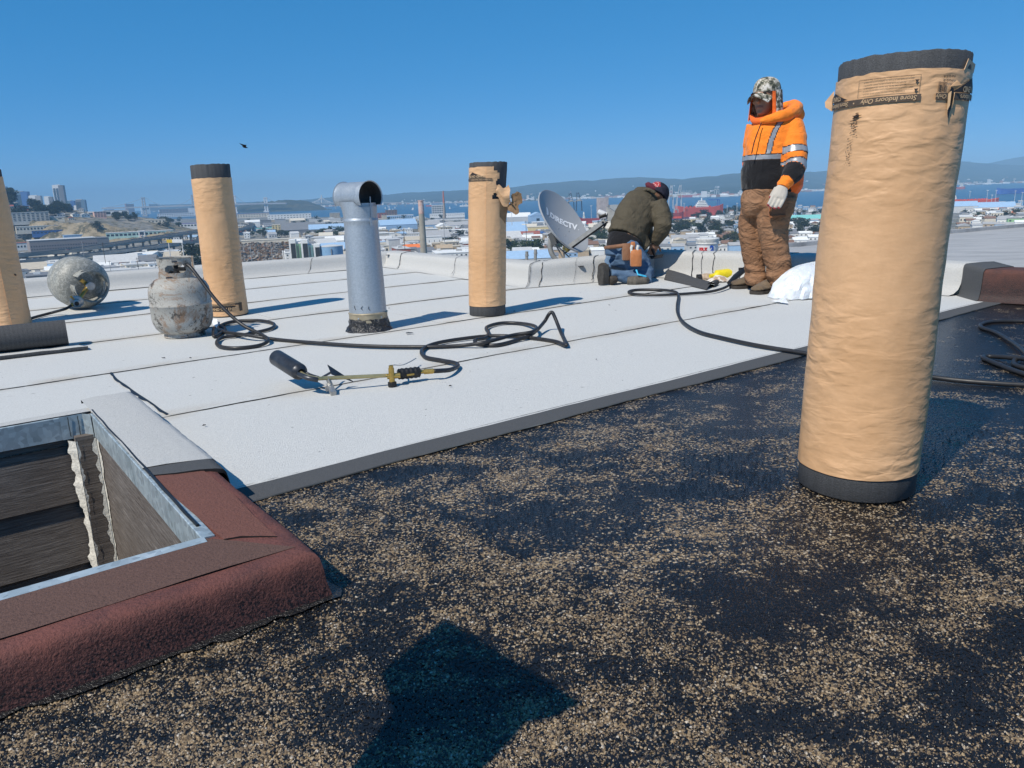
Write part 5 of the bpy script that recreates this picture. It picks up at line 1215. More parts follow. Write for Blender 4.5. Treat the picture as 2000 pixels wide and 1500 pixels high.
br = [ap(1261, 364, 7.02), ap(1260, 359, 7.02), ap(1265, 357, 7.04), ap(1274, 361, 7.06), ap(1284, 371, 7.07), ap(1290, 383, 7.08), ap(1280, 378, 7.09), ap(1270, 372, 7.06)]
mb.loft([br, [p + Vector((.01, .02, .008)) for p in br]]); child_world(mb.build('cap_brim', plain('maroon_brim', (.16, .03, .045), .8, .2, 30), None, 60), kn)
hd_, _ = hand('hand', ap(1279, 474, 6.98), ap(1276, 486, 6.98), Vector((-.3, .6, 0)), Vector((1, .2, 0)), [M_skin], kn, 1.0, .6)
# trowel in that hand: a thing of its own
tw = thing('hand_trowel', 'black trowel in the kneeling worker\'s hand against the parapet', 'trowel', ap(1280, 495, 6.97))
mb = MB(); mb.tube([ap(1274, 486, 6.97), ap(1280, 500, 6.97)], .014, 8); child_world(mb.build('handle', M_blackpl, None, 60), tw)
mb = MB(); f_ = [ap(1268, 501, 6.96), ap(1296, 497, 6.98), ap(1294, 503, 6.96), ap(1272, 506, 6.94)]; mb.loft([f_, [p + Vector((0, 0, .004)) for p in f_]]); child_world(mb.build('blade', M_blackpl, None), tw)

# ------------------------------------------------------------------ satellite dish
M_dish = plain('dish_grey', (.33, .345, .365), .45, .05, 5, spec=.5)
M_dishb = plain('dish_back', (.075, .08, .085), .6, .15, 10)
M_mount = plain('mount_grey', (.27, .275, .27), .5, .2, 20)
M_logo = plain('logo_white', (.80, .81, .82), .5, .03, 10)
dish = thing('satellite_dish', 'grey satellite dish with white lettering on a bent mast behind the parapet', 'satellite dish', ap(1088, 509, 7.42))
DC = ap(1102, 431, 7.32); DA = Vector((.60, 0, -.80)); DN = (Vector((.80, 0, .60)) * .86 + Vector((0, -.51, 0))).normalized(); DA = (DA - DN * DA.dot(DN)).normalized(); DB = DN.cross(DA)
if DB.z < 0: DB = -DB
def dpt(a, b, off=0.0): rr = (a / .335) ** 2 + (b / .285) ** 2; return DC + DA * a + DB * b + DN * (-.075 * (1 - rr) + off)
mb = MB(); V = []; K, N = 12, 48
for k in range(K + 1):
    for j in range(N): f_ = k / K; q = 6.2832 * j / N; V.append(dpt(math.cos(q) * .335 * f_, math.sin(q) * .285 * f_))
mb.add(V, [(k * N + j, k * N + (j + 1) % N, (k + 1) * N + (j + 1) % N, (k + 1) * N + j) for k in range(1, K) for j in range(N)]); mb.add([V[N + j] for j in range(N)], [tuple(range(N))])
rf = child_world(mb.build('reflector', M_dish, None, 180), dish)
mb = MB(); rings = []
for f_, off in ((1.0, 0), (1.012, -.002), (1.014, -.018), (1.0, -.020), (.6, -.016), (.1, -.014)): rings.append([dpt(math.cos(6.2832 * j / N) * .335 * f_, math.sin(6.2832 * j / N) * .285 * f_, off) for j in range(N)])
mb.loft(rings[:4], False); child_world(mb.build('rim', M_dish, None, 60), rf); mb = MB(); mb.loft(rings[3:], False); child_world(mb.build('back_shell', M_dishb, None, 60), rf)
TX = (DA * .80 + DB * .60); TY = (DA * -.60 + DB * .80)
def on_dish(vs_, ox, oy):
    o = []
    for p in vs_:
        q = TX * (p.x + ox) + TY * (p.y + oy); o.append(dpt(q.dot(DA), q.dot(DB), .003))
    return o
vs_, fs = text_mesh('DIRECTV', .092, .0042); xs = [v.x for v in vs_]; f_ = .335 / (max(xs) - min(xs)); vs_, fs = subdiv_flat([Vector((v.x * f_, v.y * f_, 0)) for v in vs_], fs, .02)
mb = MB(); mb.add(on_dish(vs_, .050, .028), fs); mb.add(on_dish([Vector((x, y, 0)) for x, y in ((0, 0), (.008, 0), (.008, .008), (0, .008))], .228, .03), [(0, 1, 2, 3)]); child_world(mb.build('lettering', M_logo, None), rf)
emb = MB(); n = 18
arc = [Vector((.045 * math.cos(a), .045 * math.sin(a), 0)) for a in [R(-90 + 180 * i / n) for i in range(n + 1)]]
emb.add(on_dish([Vector((-.012, -.045, 0))] + [Vector((p.x * .62, p.y, 0)) for p in arc] + [Vector((-.012, .045, 0)), Vector((.004, 0, 0))], -.172, .055), [(n + 3, i + 1, i + 2) for i in range(n)] + [(0, 1, n + 3), (n + 1, n + 2, n + 3), (0, n + 3, n + 2)])
child_world(emb.build('emblem', M_logo, None), rf)
emb = MB(); o_ = [Vector((.058 * math.cos(a) * .72 + .006, .052 * math.sin(a), 0)) for a in [R(-80 + 100 * i / n) for i in range(n + 1)]]; i_ = [Vector((.046 * math.cos(a) * .72 + .008, .046 * math.sin(a), 0)) for a in [R(-80 + 100 * i / n) for i in range(n + 1)]]
emb.add(on_dish(o_ + i_, -.162, .052), [(i, i + 1, i + n + 2, i + n + 1) for i in range(n)]); child_world(emb.build('emblem', M_logo, None), rf)
for a, b in ((.02, -.05), (.11, -.05), (.02, .05), (.11, .06), (.20, -.06), (.25, -.02)):
    mb = MB(); mb.lathe([(.006, 0), (.005, .003), (.001, .004)], 8, dpt(a, b, .001), M=Vector((0, 0, 1)).rotation_difference(DN).to_matrix()); child_world(mb.build('bolt', M_steel, None), rf)
la, lb_ = ap(1104, 487, 7.22), ap(1187, 427, 7.02)
mb = MB(); mb.bar(la, lb_.lerp(la, .06), .022, .036); child_world(mb.build('feed_arm', M_mount, None), dish)
mb = MB(); mb.bar(la + Vector((.004, .012, -.030)), lb_ + Vector((0, .012, -.03)), .010, .016); mb.tube(spline([lb_ + Vector((-.05, 0, -.03)), ap(1184, 436, 7.05), ap(1178, 446, 7.05)], 3), .008, 6); child_world(mb.build('feed_cable', M_rubber, None), dish)
mb = MB(); mb.bar(ap(1101, 483, 7.24), ap(1110, 489, 7.20), .030, .03); child_world(mb.build('arm_clamp', M_brass, None), dish)
q0 = ap(1184, 416, 7.02); mb = MB(); f_ = [ap(1184, 403, 7.05), ap(1201, 414, 6.98), ap(1202, 427, 6.98), ap(1194, 433, 7.0), ap(1184, 428, 7.04)]; mb.loft([f_, [p + Vector((.02, .05, 0)) for p in f_]]); child_world(mb.build('feed_housing', M_mount, None), dish)
mb = MB(); mb.tube([ap(1168, 413, 7.06), ap(1176, 417, 7.05), ap(1185, 420, 7.04)], [.024, .028, .022], 12); child_world(mb.build('feed_horn', plain('feed_white', (.55, .56, .57), .5, .1, 20), None, 60), dish)
mb = MB(); mb.tube([ap(1170, 424, 7.04), ap(1184, 419, 7.03)], .018, 10); child_world(mb.build('feed_collar', M_blackpl, None, 60), dish)
mb = MB(); mb.tube(spline([ap(1082, 452, 7.42), ap(1075, 470, 7.42), ap(1075, 487, 7.42), ap(1080, 500, 7.42), ap(1088, 509, 7.42), ap(1094, 516, 7.43)], 5), .024, 12); child_world(mb.build('mast', M_mount, None, 60), dish)
mb = MB(); mb.bar(ap(1076, 455, 7.38), ap(1085, 478, 7.36), .05, .05); mb.bar(ap(1085, 462, 7.36), ap(1104, 476, 7.30), .03, .05); child_world(mb.build('mount_bracket', M_dishb, None), dish)
for a, b in (((1084, 476), (1102, 508)), ((1088, 480), (1118, 508)), ((1102, 486), (1101, 510))): mb = MB(); mb.tube([ap(*a, 7.38), ap(*b, 7.40)], .007, 6); child_world(mb.build('strut', M_mount, None), dish)
# two small vent stubs behind the parapet
for k, (x, y0_) in enumerate(((1029, 488), (1046, 484))):
    st_ = thing('vent_stub', ('small grey pipe stub behind the parapet, the left one of two' if k == 0 else 'small grey pipe stub with a cap nearer the satellite dish'), 'vent pipe', ap(x, 518, 7.75), 0, 'pipe stubs behind the parapet')
    mb = MB(); mb.tube([ap(x - .5, 520, 7.75), ap(x, y0_ + 3, 7.75)], .015, 10); child_world(mb.build('pipe', M_mount, None, 60), st_)
    mb = MB(); mb.tube([ap(x, y0_ + 12, 7.75), ap(x, y0_ + 9, 7.75)], .019, 10); child_world(mb.build('collar', M_mount, None, 60), st_)

# ------------------------------------------------------------------ paint bucket beyond the parapet, on a lower roof
bk = ap(1381, 492, 9.3); bz = bk.z - .22
mb = MB(); mb.box((bk.x + .6, bk.y + .9, bz - .15), (4.2, 2.6, .3), R(-35)); tag(mb.build('lower_roof', M_grayroof), kind='structure')
bu = thing('paint_bucket', 'white paint bucket with red and blue lettering behind the parapet', 'bucket', (bk.x, bk.y, bz))
HB = ap(1381, 464, 9.3).z - bz
mb = MB(); mb.lathe([(.002, .002), (.112, 0), (.122, HB * .55), (.128, HB - .07)], 32, cap=False); mb.build('pail', plain('bucket_white', (.74, .75, .76), .35, .06, 8), bu, 50)
mb = MB(); mb.lathe([(.128, HB - .075), (.136, HB - .072), (.136, HB - .060), (.130, HB - .056), (.138, HB - .03), (.140, HB - .012), (.132, HB - .004), (.02, HB - .008)], 32); mb.build('lid', plain('bucket_lid', (.60, .60, .58), .5, .2, 30), bu, 40)
mb = MB(); mb.tube([(.137 * math.sin(a), -.137 * math.cos(a), HB - .07 - .12 * math.sin((a + 1.4) / 2.8 * math.pi)) for a in [-.2 + 1.5 * i / 14 for i in range(15)]], .003, 6); mb.build('wire_handle', M_steel, bu)
RB = Roll(.1225, 1.0, (0, 0, 0), 0.0, 0.0)
RB.pt = lambda a, z, off=0.0: Vector((math.sin(a) * (.124 + off), -math.cos(a) * (.124 + off), z))
M_redp, M_bluep = plain('print_red', (.55, .03, .03), .5, .05, 10), plain('print_blue', (.03, .10, .45), .5, .05, 10)
zl = ap(1370, 488, 9.3).z - bz; MB_ = MB(); MB_.add(*wrap(RB, *fit('KILZ', .10, bold=.0016), -.62, zl, .006, False, .02)); MB_.build('lettering', M_redp, bu)
MB_ = MB(); MB_.add(*wrap(RB, *fit('2', .052, bold=.001), .18, zl - .015, .006, False, .02)); MB_.build('lettering', M_bluep, bu)
MB_ = MB(); MB_.add(*wrap(RB, *quad(-.05, .05, -.004, .004), -.62, zl - .010, .006, False, .02)); MB_.build('label_line', M_bluep, bu)

# ------------------------------------------------------------------ white plastic bag
t = NT('white_plastic_film'); t.set(col=t.ramp(t.noise(5, 4), [(.3, (.60, .64, .68)), (.7, (.72, .75, .78))]), rough=.32, spec=.5, sub=.05); b_ = t.bump(t.noise(14, 4, .6, dist=1.0), .02, .7); M_bag = t.m
bc = gp(1562, 588) + Vector((.06, .14, 0)); mb = MB(); rings = []
for k in range(15):
    f_ = k / 14; z = .235 * (1 - (1 - f_) ** 1.5); rad = (1 - f_ ** 1.6) ** .7; ring = []
    for j in range(64):
        q = 6.2832 * j / 64; fold_ = 1 + .22 * abs(nz((math.cos(q) * 2.2, math.sin(q) * 2.2, f_ * 1.2), 1.3, 4)) - .16 * abs(nz((math.cos(q) * 5, math.sin(q) * 5, f_ * 2), 1.4, 9))
        lean = Vector((.10 * f_, .04 * f_, 0)); x = math.cos(q) * .20 * rad * fold_ * (1.15 if math.cos(q) < 0 else 1); ring.append(bc + lean + Vector((x, math.sin(q) * .15 * rad * fold_, .014 + z + .012 * nz((q * 2, f_ * 6, 0), 1, 3))))
    rings.append(ring)
mb.loft(rings); bag = thing('plastic_bag', 'crumpled white plastic bag at the standing worker\'s feet beside the big roll', 'bag', (bc.x, bc.y, .012)); child_world(mb.build('bag_film', M_bag, None, 35), bag)
mb = MB(); q0, q1, q2 = gp(1506, 588, .02), gp(1532, 580, .05), gp(1540, 592, .02); mb.grid(lambda a, b: q0.lerp(q1.lerp(q2, b), a) + Vector((0, 0, .014 * nz((a * 5, b * 5, 0), 1, 2) * a)), 8, 8); child_world(mb.build('bag_corner', M_bag, None, 40), bag)

# ------------------------------------------------------------------ offcut, bottle, rag and second torch near the kneeling worker
of = thing('membrane_offcut', 'grey offcut of roofing sheet curling up beside the kneeling worker', 'roofing sheet', gp(1345, 558))
mb = MB(); A0, A1, B0_, B1 = gp(1297, 549), gp(1380, 569), gp(1312, 541), gp(1398, 559)
def off(a, b):
    p = A0.lerp(A1, a).lerp(B0_.lerp(B1, a), b); h = .075 * math.sin(math.pi * min(1, b * .95 + .02)) * (1 - .55 * a) + .012; p.z = h + .004 * nz((a * 4, b * 4, 0), 1, 2); return p
mb.grid(off, 16, 12); n0_ = len(mb.v); mb.v += [tuple(Vector(p) - Vector((0, 0, .005))) for p in mb.v]; mb.f += [tuple(i + n0_ for i in f[::-1]) for f in mb.f]; mb.mi = [0] * len(mb.f)
child_world(mb.build('sheet', M_under, None, 180), of)
mb = MB(); cc = gp(1392, 560); mb.grid(lambda a, b: B1.lerp(A1, a * .55) + Vector((.035 * math.sin(b * 4.4), .02 * math.sin(b * 4.4), .030 - .026 * math.cos(b * 4.4))), 6, 14); child_world(mb.build('curled_edge', M_under, None, 180), of)
yb = thing('yellow_bottle', 'yellow bottle lying on the roof against the parapet', 'bottle', gp(1410, 548)); ya, yc = gp(1392, 552) + Vector((0, .03, .055)), gp(1436, 549) + Vector((0, .03, .06))
M_yel = plain('yellow_plastic', (.72, .58, .015), .45, .15, 20)
mb = MB(); mb.tube([ya, ya.lerp(yc, .12), ya.lerp(yc, .2), ya.lerp(yc, .95), yc], [.018, .022, .046, .050, .040], 16); child_world(mb.build('bottle_body', M_yel, None, 50), yb)
mb = MB(); mb.tube([ya - (yc - ya) * .10, ya], .016, 10); child_world(mb.build('bottle_cap', M_yel, None, 50), yb)
rg2 = thing('rag', 'white cloth rag with a brown stain next to the yellow bottle', 'rag', gp(1405, 552)); rc = gp(1404, 552)
t = NT('stained_cloth'); t.set(col=t.mix(t.ramp(t.noise(14, 5), [(.5, 0.0), (.62, .9)]), (.68, .66, .62), (.36, .24, .16)), rough=.9); M_rag = t.m
mb = MB(); mb.grid(lambda a, b: rc + Vector(((a - .5) * .19, (b - .5) * .14, .014 + .045 * math.sin(math.pi * a) * math.sin(math.pi * b) + .018 * abs(nz((a * 5, b * 5, 0), 1, 3)))), 16, 12); child_world(mb.build('cloth', M_rag, None, 50), rg2)
gl2 = thing('work_glove', 'crumpled tan work glove with a dark cuff left of the yellow bottle', 'glove', gp(1378, 549)); gc = gp(1378, 549) + Vector((0, 0, .03))
mb = MB(); mb.tube([gc + Vector((.06, .02, 0)), gc, gc + Vector((-.04, .0, 0))], [.035, .04, .03], 10)
for k in range(4): mb.tube([gc + Vector((.05, .03 - k * .02, .01)), gc + Vector((.09, .03 - k * .022, .012)), gc + Vector((.11, .02 - k * .02, -.008))], .011, 7)
mb.tube([gc + Vector((0, -.03, .0)), gc + Vector((.03, -.055, -.005)), gc + Vector((.05, -.06, -.008))], .012, 7)
child_world(fuse('glove_body', mb, [plain('glove_tan', (.42, .33, .25), .9, .3, 30)], None, .006, 1, (lambda p: .004 * nz(p, 40, 1),)), gl2)
mb = MB(); mb.tube([gc + Vector((-.035, 0, 0)), gc + Vector((-.075, .0, -.004))], [.033, .036], 10); child_world(mb.build('glove_cuff', M_blackpl, None, 60), gl2)
t2 = thing('roofing_torch', 'second roofing torch leaning behind the standing worker\'s boots, black grip showing', 'torch', gp(1424, 560))
mb = MB(); mb.tube([ap(1424, 553, 6.12), ap(1437, 540, 6.25), ap(1452, 528, 6.35), ap(1462, 520, 6.42)], [.017, .024, .024, .018], 10); child_world(mb.build('grip', M_blackpl, None, 60), t2)
mb = MB(); mb.tube([ap(1462, 520, 6.42), ap(1520, 470, 6.9)], .009, 8); child_world(mb.build('torch_pipe', M_steel, None, 60), t2)
mb = MB(); mb.tube([ap(1447, 523, 6.34), ap(1447, 530, 6.34)], .02, 10); child_world(mb.build('valve_knob', M_blackpl, None, 60), t2)
mb = MB(); mb.tube([ap(1450, 531, 6.34), ap(1443, 545, 6.26)], .004, 6); child_world(mb.build('trigger_lever', M_steel, None), t2)
# odds and ends lying on the parapet to the right of the standing worker
pz = lambda px, py, Y: ap(px, py, Y)
rl = thing('red_tool', 'small red plastic tool lying on the parapet right of the standing worker', 'tool', pz(1561, 501, 6.45)); mb = MB(); mb.tube([pz(1551, 500, 6.45), pz(1556, 499, 6.45), pz(1571, 500, 6.45)], [.012, .02, .016], 10); child_world(mb.build('tool_body', plain('red_plastic', (.70, .07, .03), .4, .1, 20), None, 60), rl)
pk = thing('wood_strip', 'pale wood strip lying on the parapet beside the red tool', 'board', pz(1590, 503, 6.3)); mb = MB(); mb.bar(pz(1572, 502, 6.35), pz(1625, 505, 6.2), .05, .014); child_world(mb.build('strip', plain('pale_wood', (.48, .36, .22), .8, .2, 20), None), pk)
lbp = thing('paper_label', 'white torn paper label at the foot of the roll behind the tank', 'paper', gp(421, 630)); mb = MB(); f_ = [gp(411, 622, .02), gp(424, 624, .03), gp(428, 645, .018), gp(416, 634, .016)]; mb.loft([f_, [p + Vector((0, 0, .002)) for p in f_]]); child_world(mb.build('sheet', M_logo, None), lbp)

# ------------------------------------------------------------------ bird
bq = ap(478, 287, 34.0); bd_ = thing('bird', 'dark bird gliding alone in the blue sky', 'bird', bq); M_bird = plain('bird_dark', (.02, .02, .022), .8, .2, 20)
mb = MB(); mb.tube([bq + Vector((-.10, 0, .03)), bq + Vector((-.04, 0, .0)), bq + Vector((.04, 0, -.02)), bq + Vector((.13, 0, -.04))], [.01, .03, .03, .008], 8); child_world(mb.build('bird_body', M_bird, None, 180), bd_)
for s in (-1, 1): mb = MB(); f_ = [bq + Vector((-.03, 0, .0)), bq + Vector((.05, 0, -.02)), bq + Vector((.06 - .04 * s, s * .18, .06)), bq + Vector((-.02 - .10 * (s < 0), s * .30, .13))]; mb.loft([f_, [p + Vector((0, 0, .006)) for p in f_]]); child_world(mb.build('wing', M_bird, None), bd_)
# ------------------------------------------------------------------ the city below
GZ = -60.0; WZ = -60.6
def hor(px): return 378.6 - (px - 1000) * .03492
RIDGE = [(-300, 60), (-60, 58), (5, 50), (30, 40), (45, 14), (60, 8), (130, 2), (180, -8), (230, -18), (300, -30), (340, -44), (400, -56), (450, -60), (3000, -60)]
def sstep(a, b, x): t_ = max(0.0, min(1.0, (x - a) / (b - a))); return t_ * t_ * (3 - 2 * t_)
def px_of(x, y): v = Vector((x, y, -.5 * 0)) - Vector((0, 0, .8)); a = v.dot(_f); return 1000 + FPX * v.dot(CX) / max(a, 1e-3)
SHORE = [(-400, 9000), (250, 4600), (440, 3700), (560, 3500), (700, 2700), (800, 2350), (900, 2050), (1000, 1560), (1100, 1480), (1180, 1650), (1300, 1330), (1345, 1500), (1420, 1980), (1560, 2150), (1620, 2050), (1800, 1750), (1880, 1700), (2000, 1950), (2400, 2200)]
def px_az(x, y):
    # picture column of a far ground point, used to look up the ridge and shore tables by bearing
    d_ = Vector((x, y, -.03 * math.hypot(x, y))); a = d_.dot(_f); return 1000 + FPX * d_.dot(CX) / max(a, 1e-3)
def ground(x, y):
    r_ = math.hypot(x, y)
    if r_ < 560: return max(GZ, -13.5 - max(0, r_ - 30) * .118)
    p = px_az(x, y); z = GZ
    rz_ = lerp_tab(RIDGE, p)
    k = (.62 * sstep(1398 + 22 * noise.noise(Vector((x * .02, 7, 0))), 1440 + 30 * noise.noise(Vector((x * .012, y * .01, 0))), y) + .38 * sstep(1450, 1700, y)) * (1 - sstep(2000, 2700, y))
    z += (rz_ + 60) * k
    if k > 0.02: z += 7 * noise.noise(Vector((x * .014, y * .014, 0))) * min(1, k * 2) + (4.5 * noise.noise(Vector((x * .05, y * .03, 3))) + 2.5 * noise.noise(Vector((x * .13, y * .09, 8)))) * min(1, k * 2) * (1 - sstep(1480, 1560, y))
    if r_ > lerp_tab(SHORE, p): z = WZ - 1.0
    return z
def hit(px, py):
    if px > 470:
        P = gp(px, py, GZ)
        if 570 < P.y < 6000: return P
    d_ = ray(px, py); y = 470.0
    while y < 9000:
        P = CAM + d_ * (y / d_.y)
        if P.z <= ground(P.x, P.y): return Vector((P.x, P.y, ground(P.x, P.y)))
        y *= 1.006
    return CAM + d_ * (9000 / d_.y)
t = NT('city_ground'); n1 = t.noise(.012, 6, .65); n2 = t.noise(.09, 5, .6)
c = t.ramp(n1, [(.3, (.16, .155, .145)), (.5, (.26, .25, .225)), (.62, (.34, .32, .28)), (.75, (.20, .195, .185))])
c = t.mix(t.ramp(n2, [(.45, 0.0), (.62, .8)]), c, (.075, .08, .078)); c = t.mix(t.ramp(t.noise(.03, 5, .6), [(.60, 0.0), (.66, .8)]), c, (.07, .085, .04))
gs = t.n('ShaderNodeNewGeometry'); sx = t.n('ShaderNodeSeparateXYZ'); t.l(gs.outputs['Normal'], sx.inputs[0])
rock = t.ramp(t.noise(.035, 7, .7), [(.3, (.13, .105, .07)), (.5, (.30, .245, .16)), (.7, (.42, .36, .26))])
rock = t.mix(t.ramp(t.noise(.06, 6, .7), [(.47, 0.0), (.56, .85)]), rock, (.06, .062, .04))
c = t.mix(t.ramp(sx.outputs['Z'], [(.965, 1.0), (.997, 0.0)]), c, rock)
t.set(col=c, rough=.95, spec=.1); t.bump(t.noise(.25, 5), 1.5, .6); M_ground = t.m
rs_ = [4, 12, 25, 45, 80, 140, 220, 320, 430, 540] + [560 + 40 * i for i in range(20)] + [1365 + 11 * i for i in range(16)] + [1550 + 32 * i for i in range(40)] + [2860 + 130 * i for i in range(20)]
az_ = [R(-72 + 32 * i / 60) for i in range(60)] + [R(-40 + 30 * i / 260) for i in range(260)] + [R(-10 + 82 * i / 140) for i in range(141)]
mb = MB(); V = [Vector((math.sin(a) * r_, math.cos(a) * r_, ground(math.sin(a) * r_, math.cos(a) * r_))) for r_ in rs_ for a in az_]; n = len(az_)
mb.add(V, [(k * n + i, k * n + i + 1, (k + 1) * n + i + 1, (k + 1) * n + i) for k in range(len(rs_) - 1) for i in range(n - 1)])
tag(mb.build('city_ground', M_ground, None, 180), 'flat industrial land and hillside below the roof', kind='structure')
t = NT('bay_water'); mp = t.mapped((.02, .05, 1)); t.set(col=t.ramp(t.noise(.002, 4), [(.3, (.008, .035, .075)), (.7, (.014, .05, .10))]), rough=.28, spec=.5); t.bump(t.noise(1.0, 5, vec=mp), 1.2, .5); M_water = t.m
mb = MB(); ar = [R(-75 + 150 * i / 40) for i in range(41)]; mb.add([Vector((math.sin(a) * r_, math.cos(a) * r_, WZ)) for r_ in (1200, 14500) for a in ar], [(i, i + 1, i + 42, i + 41) for i in range(40)])
tag(mb.build('bay_water', M_water), 'blue water of the bay', kind='structure')

# ------------------------------------------------------------------ hills across the bay, and the island
t = NT('far_hill_cover'); c = t.ramp(t.noise(.004, 7, .7), [(.3, (.018, .027, .018)), (.55, (.04, .05, .032)), (.75, (.09, .085, .058))]); t.set(col=c, rough=.95, spec=.1); M_hill = t.m
FSH = [(300, 9000), (560, 7600), (800, 7200), (1000, 6300), (1200, 6600), (1300, 5600), (1400, 4700), (1450, 4900), (1600, 6200), (1900, 7000), (2400, 7200)]
FRD = [(300, 400), (420, 397), (500, 394), (560, 393), (620, 388), (680, 382), (740, 381), (800, 377), (860, 373), (940, 370), (1000, 366), (1040, 360), (1060, 357.5), (1080, 357), (1120, 353), (1160, 352.5), (1200, 348), (1250, 345.5), (1290, 348), (1330, 348.5), (1400, 343.5), (1440, 339), (1520, 337), (1600, 334), (1700, 328), (1780, 322), (1850, 316), (1880, 317), (1920, 320), (1960, 322), (2000, 323), (2100, 322), (2400, 326)]
def far_ridge(name, label, tab, d0, dist, amp, seed, p0=300, p1=2400):
    cols = [p0 + (p1 - p0) * i / 330 for i in range(331)]; rows = 14; V = []
    for k in range(rows + 1):
        f_ = k / rows
        for p in cols:
            D0 = lerp_tab(FSH, p) + d0; Y = D0 + dist * f_; yr = lerp_tab(tab, p); P0 = ap(p, hor(p) + 60.8 / D0 * FPX, D0)
            zr = ap(p, yr, D0 + dist).z; rise = f_ ** 1.7 if f_ > .12 else f_ * .12
            x = ap(p, hor(p), Y).x; z = GZ + (zr - GZ) * rise + (amp * nz((x * .0012, Y * .0012, 0), 1, seed) + amp * .45 * nz((x * .005, Y * .005, 0), 1, seed + 3)) * min(1, f_ * 3) * (.35 + .65 * math.sin(math.pi * min(f_, .999)))
            if k == rows: z += 5 * nz((x * .02, 0, 0), 1, seed)
            if k == 0: z = WZ - .5
            V.append(Vector((x, Y, z)))
    n = len(cols); mb = MB(); mb.add(V, [(k * n + i, k * n + i + 1, (k + 1) * n + i + 1, (k + 1) * n + i) for k in range(rows) for i in range(n - 1)])
    return tag(mb.build(name, M_hill, None, 180), label, kind='structure'), V, n, rows
fh, FV, FN, FR = far_ridge('far_hills', 'long hazy hill range across the bay', FRD, 0, 3200, 34, 2.0)
far_ridge('far_mountain', 'faint second ridge behind the hill range at the right', [(1700, 350), (1880, 330), (1940, 316), (1975, 309), (2005, 304), (2040, 303), (2100, 310), (2200, 324), (2400, 335)], 3600, 2200, 20, 7.0, 1700, 2400)
IS = [(430, 417), (450, 407), (465, 402.5), (480, 398), (500, 396), (520, 394), (540, 392.5), (555, 390.5), (570, 390), (585, 390.5), (600, 393.5), (615, 398), (628, 402.5), (638, 409), (645, 417)]
def isl(px, py_): return ap(px, py_, 5400)
mb = MB(); V = []; cols = [428 + 3 * i for i in range(74)]
for k in range(13):
    f_ = k / 12
    for p in cols:
        Y = 5200 + 600 * f_; top = ap(p, min(417, lerp_tab(IS, p)), 5500).z; base = WZ - .5; s = math.sin(math.pi * min(1, f_ * 1.05 + .0)) ** .6 if f_ < .95 else 0
        x = ap(p, 400, Y).x; z = base + max(0, top - base) * s; z += (9 * nz((x * .012, Y * .012, 0), 1, 3) + 5 * nz((x * .04, Y * .03, 0), 1, 5)) * s; V.append(Vector((x, Y, z)))
n = len(cols); mb.add(V, [(k * n + i, k * n + i + 1, (k + 1) * n + i + 1, (k + 1) * n + i) for k in range(12) for i in range(n - 1)])
t = NT('island_cover'); gs = t.n('ShaderNodeNewGeometry'); c = t.ramp(t.noise(.016, 7, .7), [(.35, (.025, .032, .02)), (.58, (.055, .055, .03)), (.72, (.20, .15, .09))]); t.set(col=c, rough=.95, spec=.1); M_isl = t.m
tag(mb.build('island_hill', M_isl, None, 180), 'dark wooded island under the bridge', kind='structure')

# ------------------------------------------------------------------ building kit
PAL = {'white': (.62, .62, .60), 'cream': (.52, .47, .38), 'beige': (.42, .37, .29), 'tan': (.36, .28, .19), 'grey': (.30, .30, .30), 'lgrey': (.44, .44, .43), 'dgrey': (.15, .155, .165), 'concrete': (.36, .35, .32), 'brick': (.26, .085, .06), 'pink': (.55, .36, .31), 'blue': (.05, .12, .30), 'lblue': (.26, .38, .52), 'teal': (.16, .42, .39), 'green': (.25, .42, .22), 'yellow': (.55, .45, .24), 'brown': (.17, .10, .07), 'orange': (.62, .16, .04), 'glass': (.10, .16, .22), 'purple': (.20, .17, .34), 'mauve': (.23, .20, .19), 'mint': (.40, .55, .48)}
def pm(k): return plain('paint_' + k, tuple(min(.82, x * 1.28) for x in PAL[k]), .75, .10, .35, spec=.3)
M_win = plain('window_glass_far', (.035, .045, .055), .25, .3, .5, spec=.6)
BOXC = {}
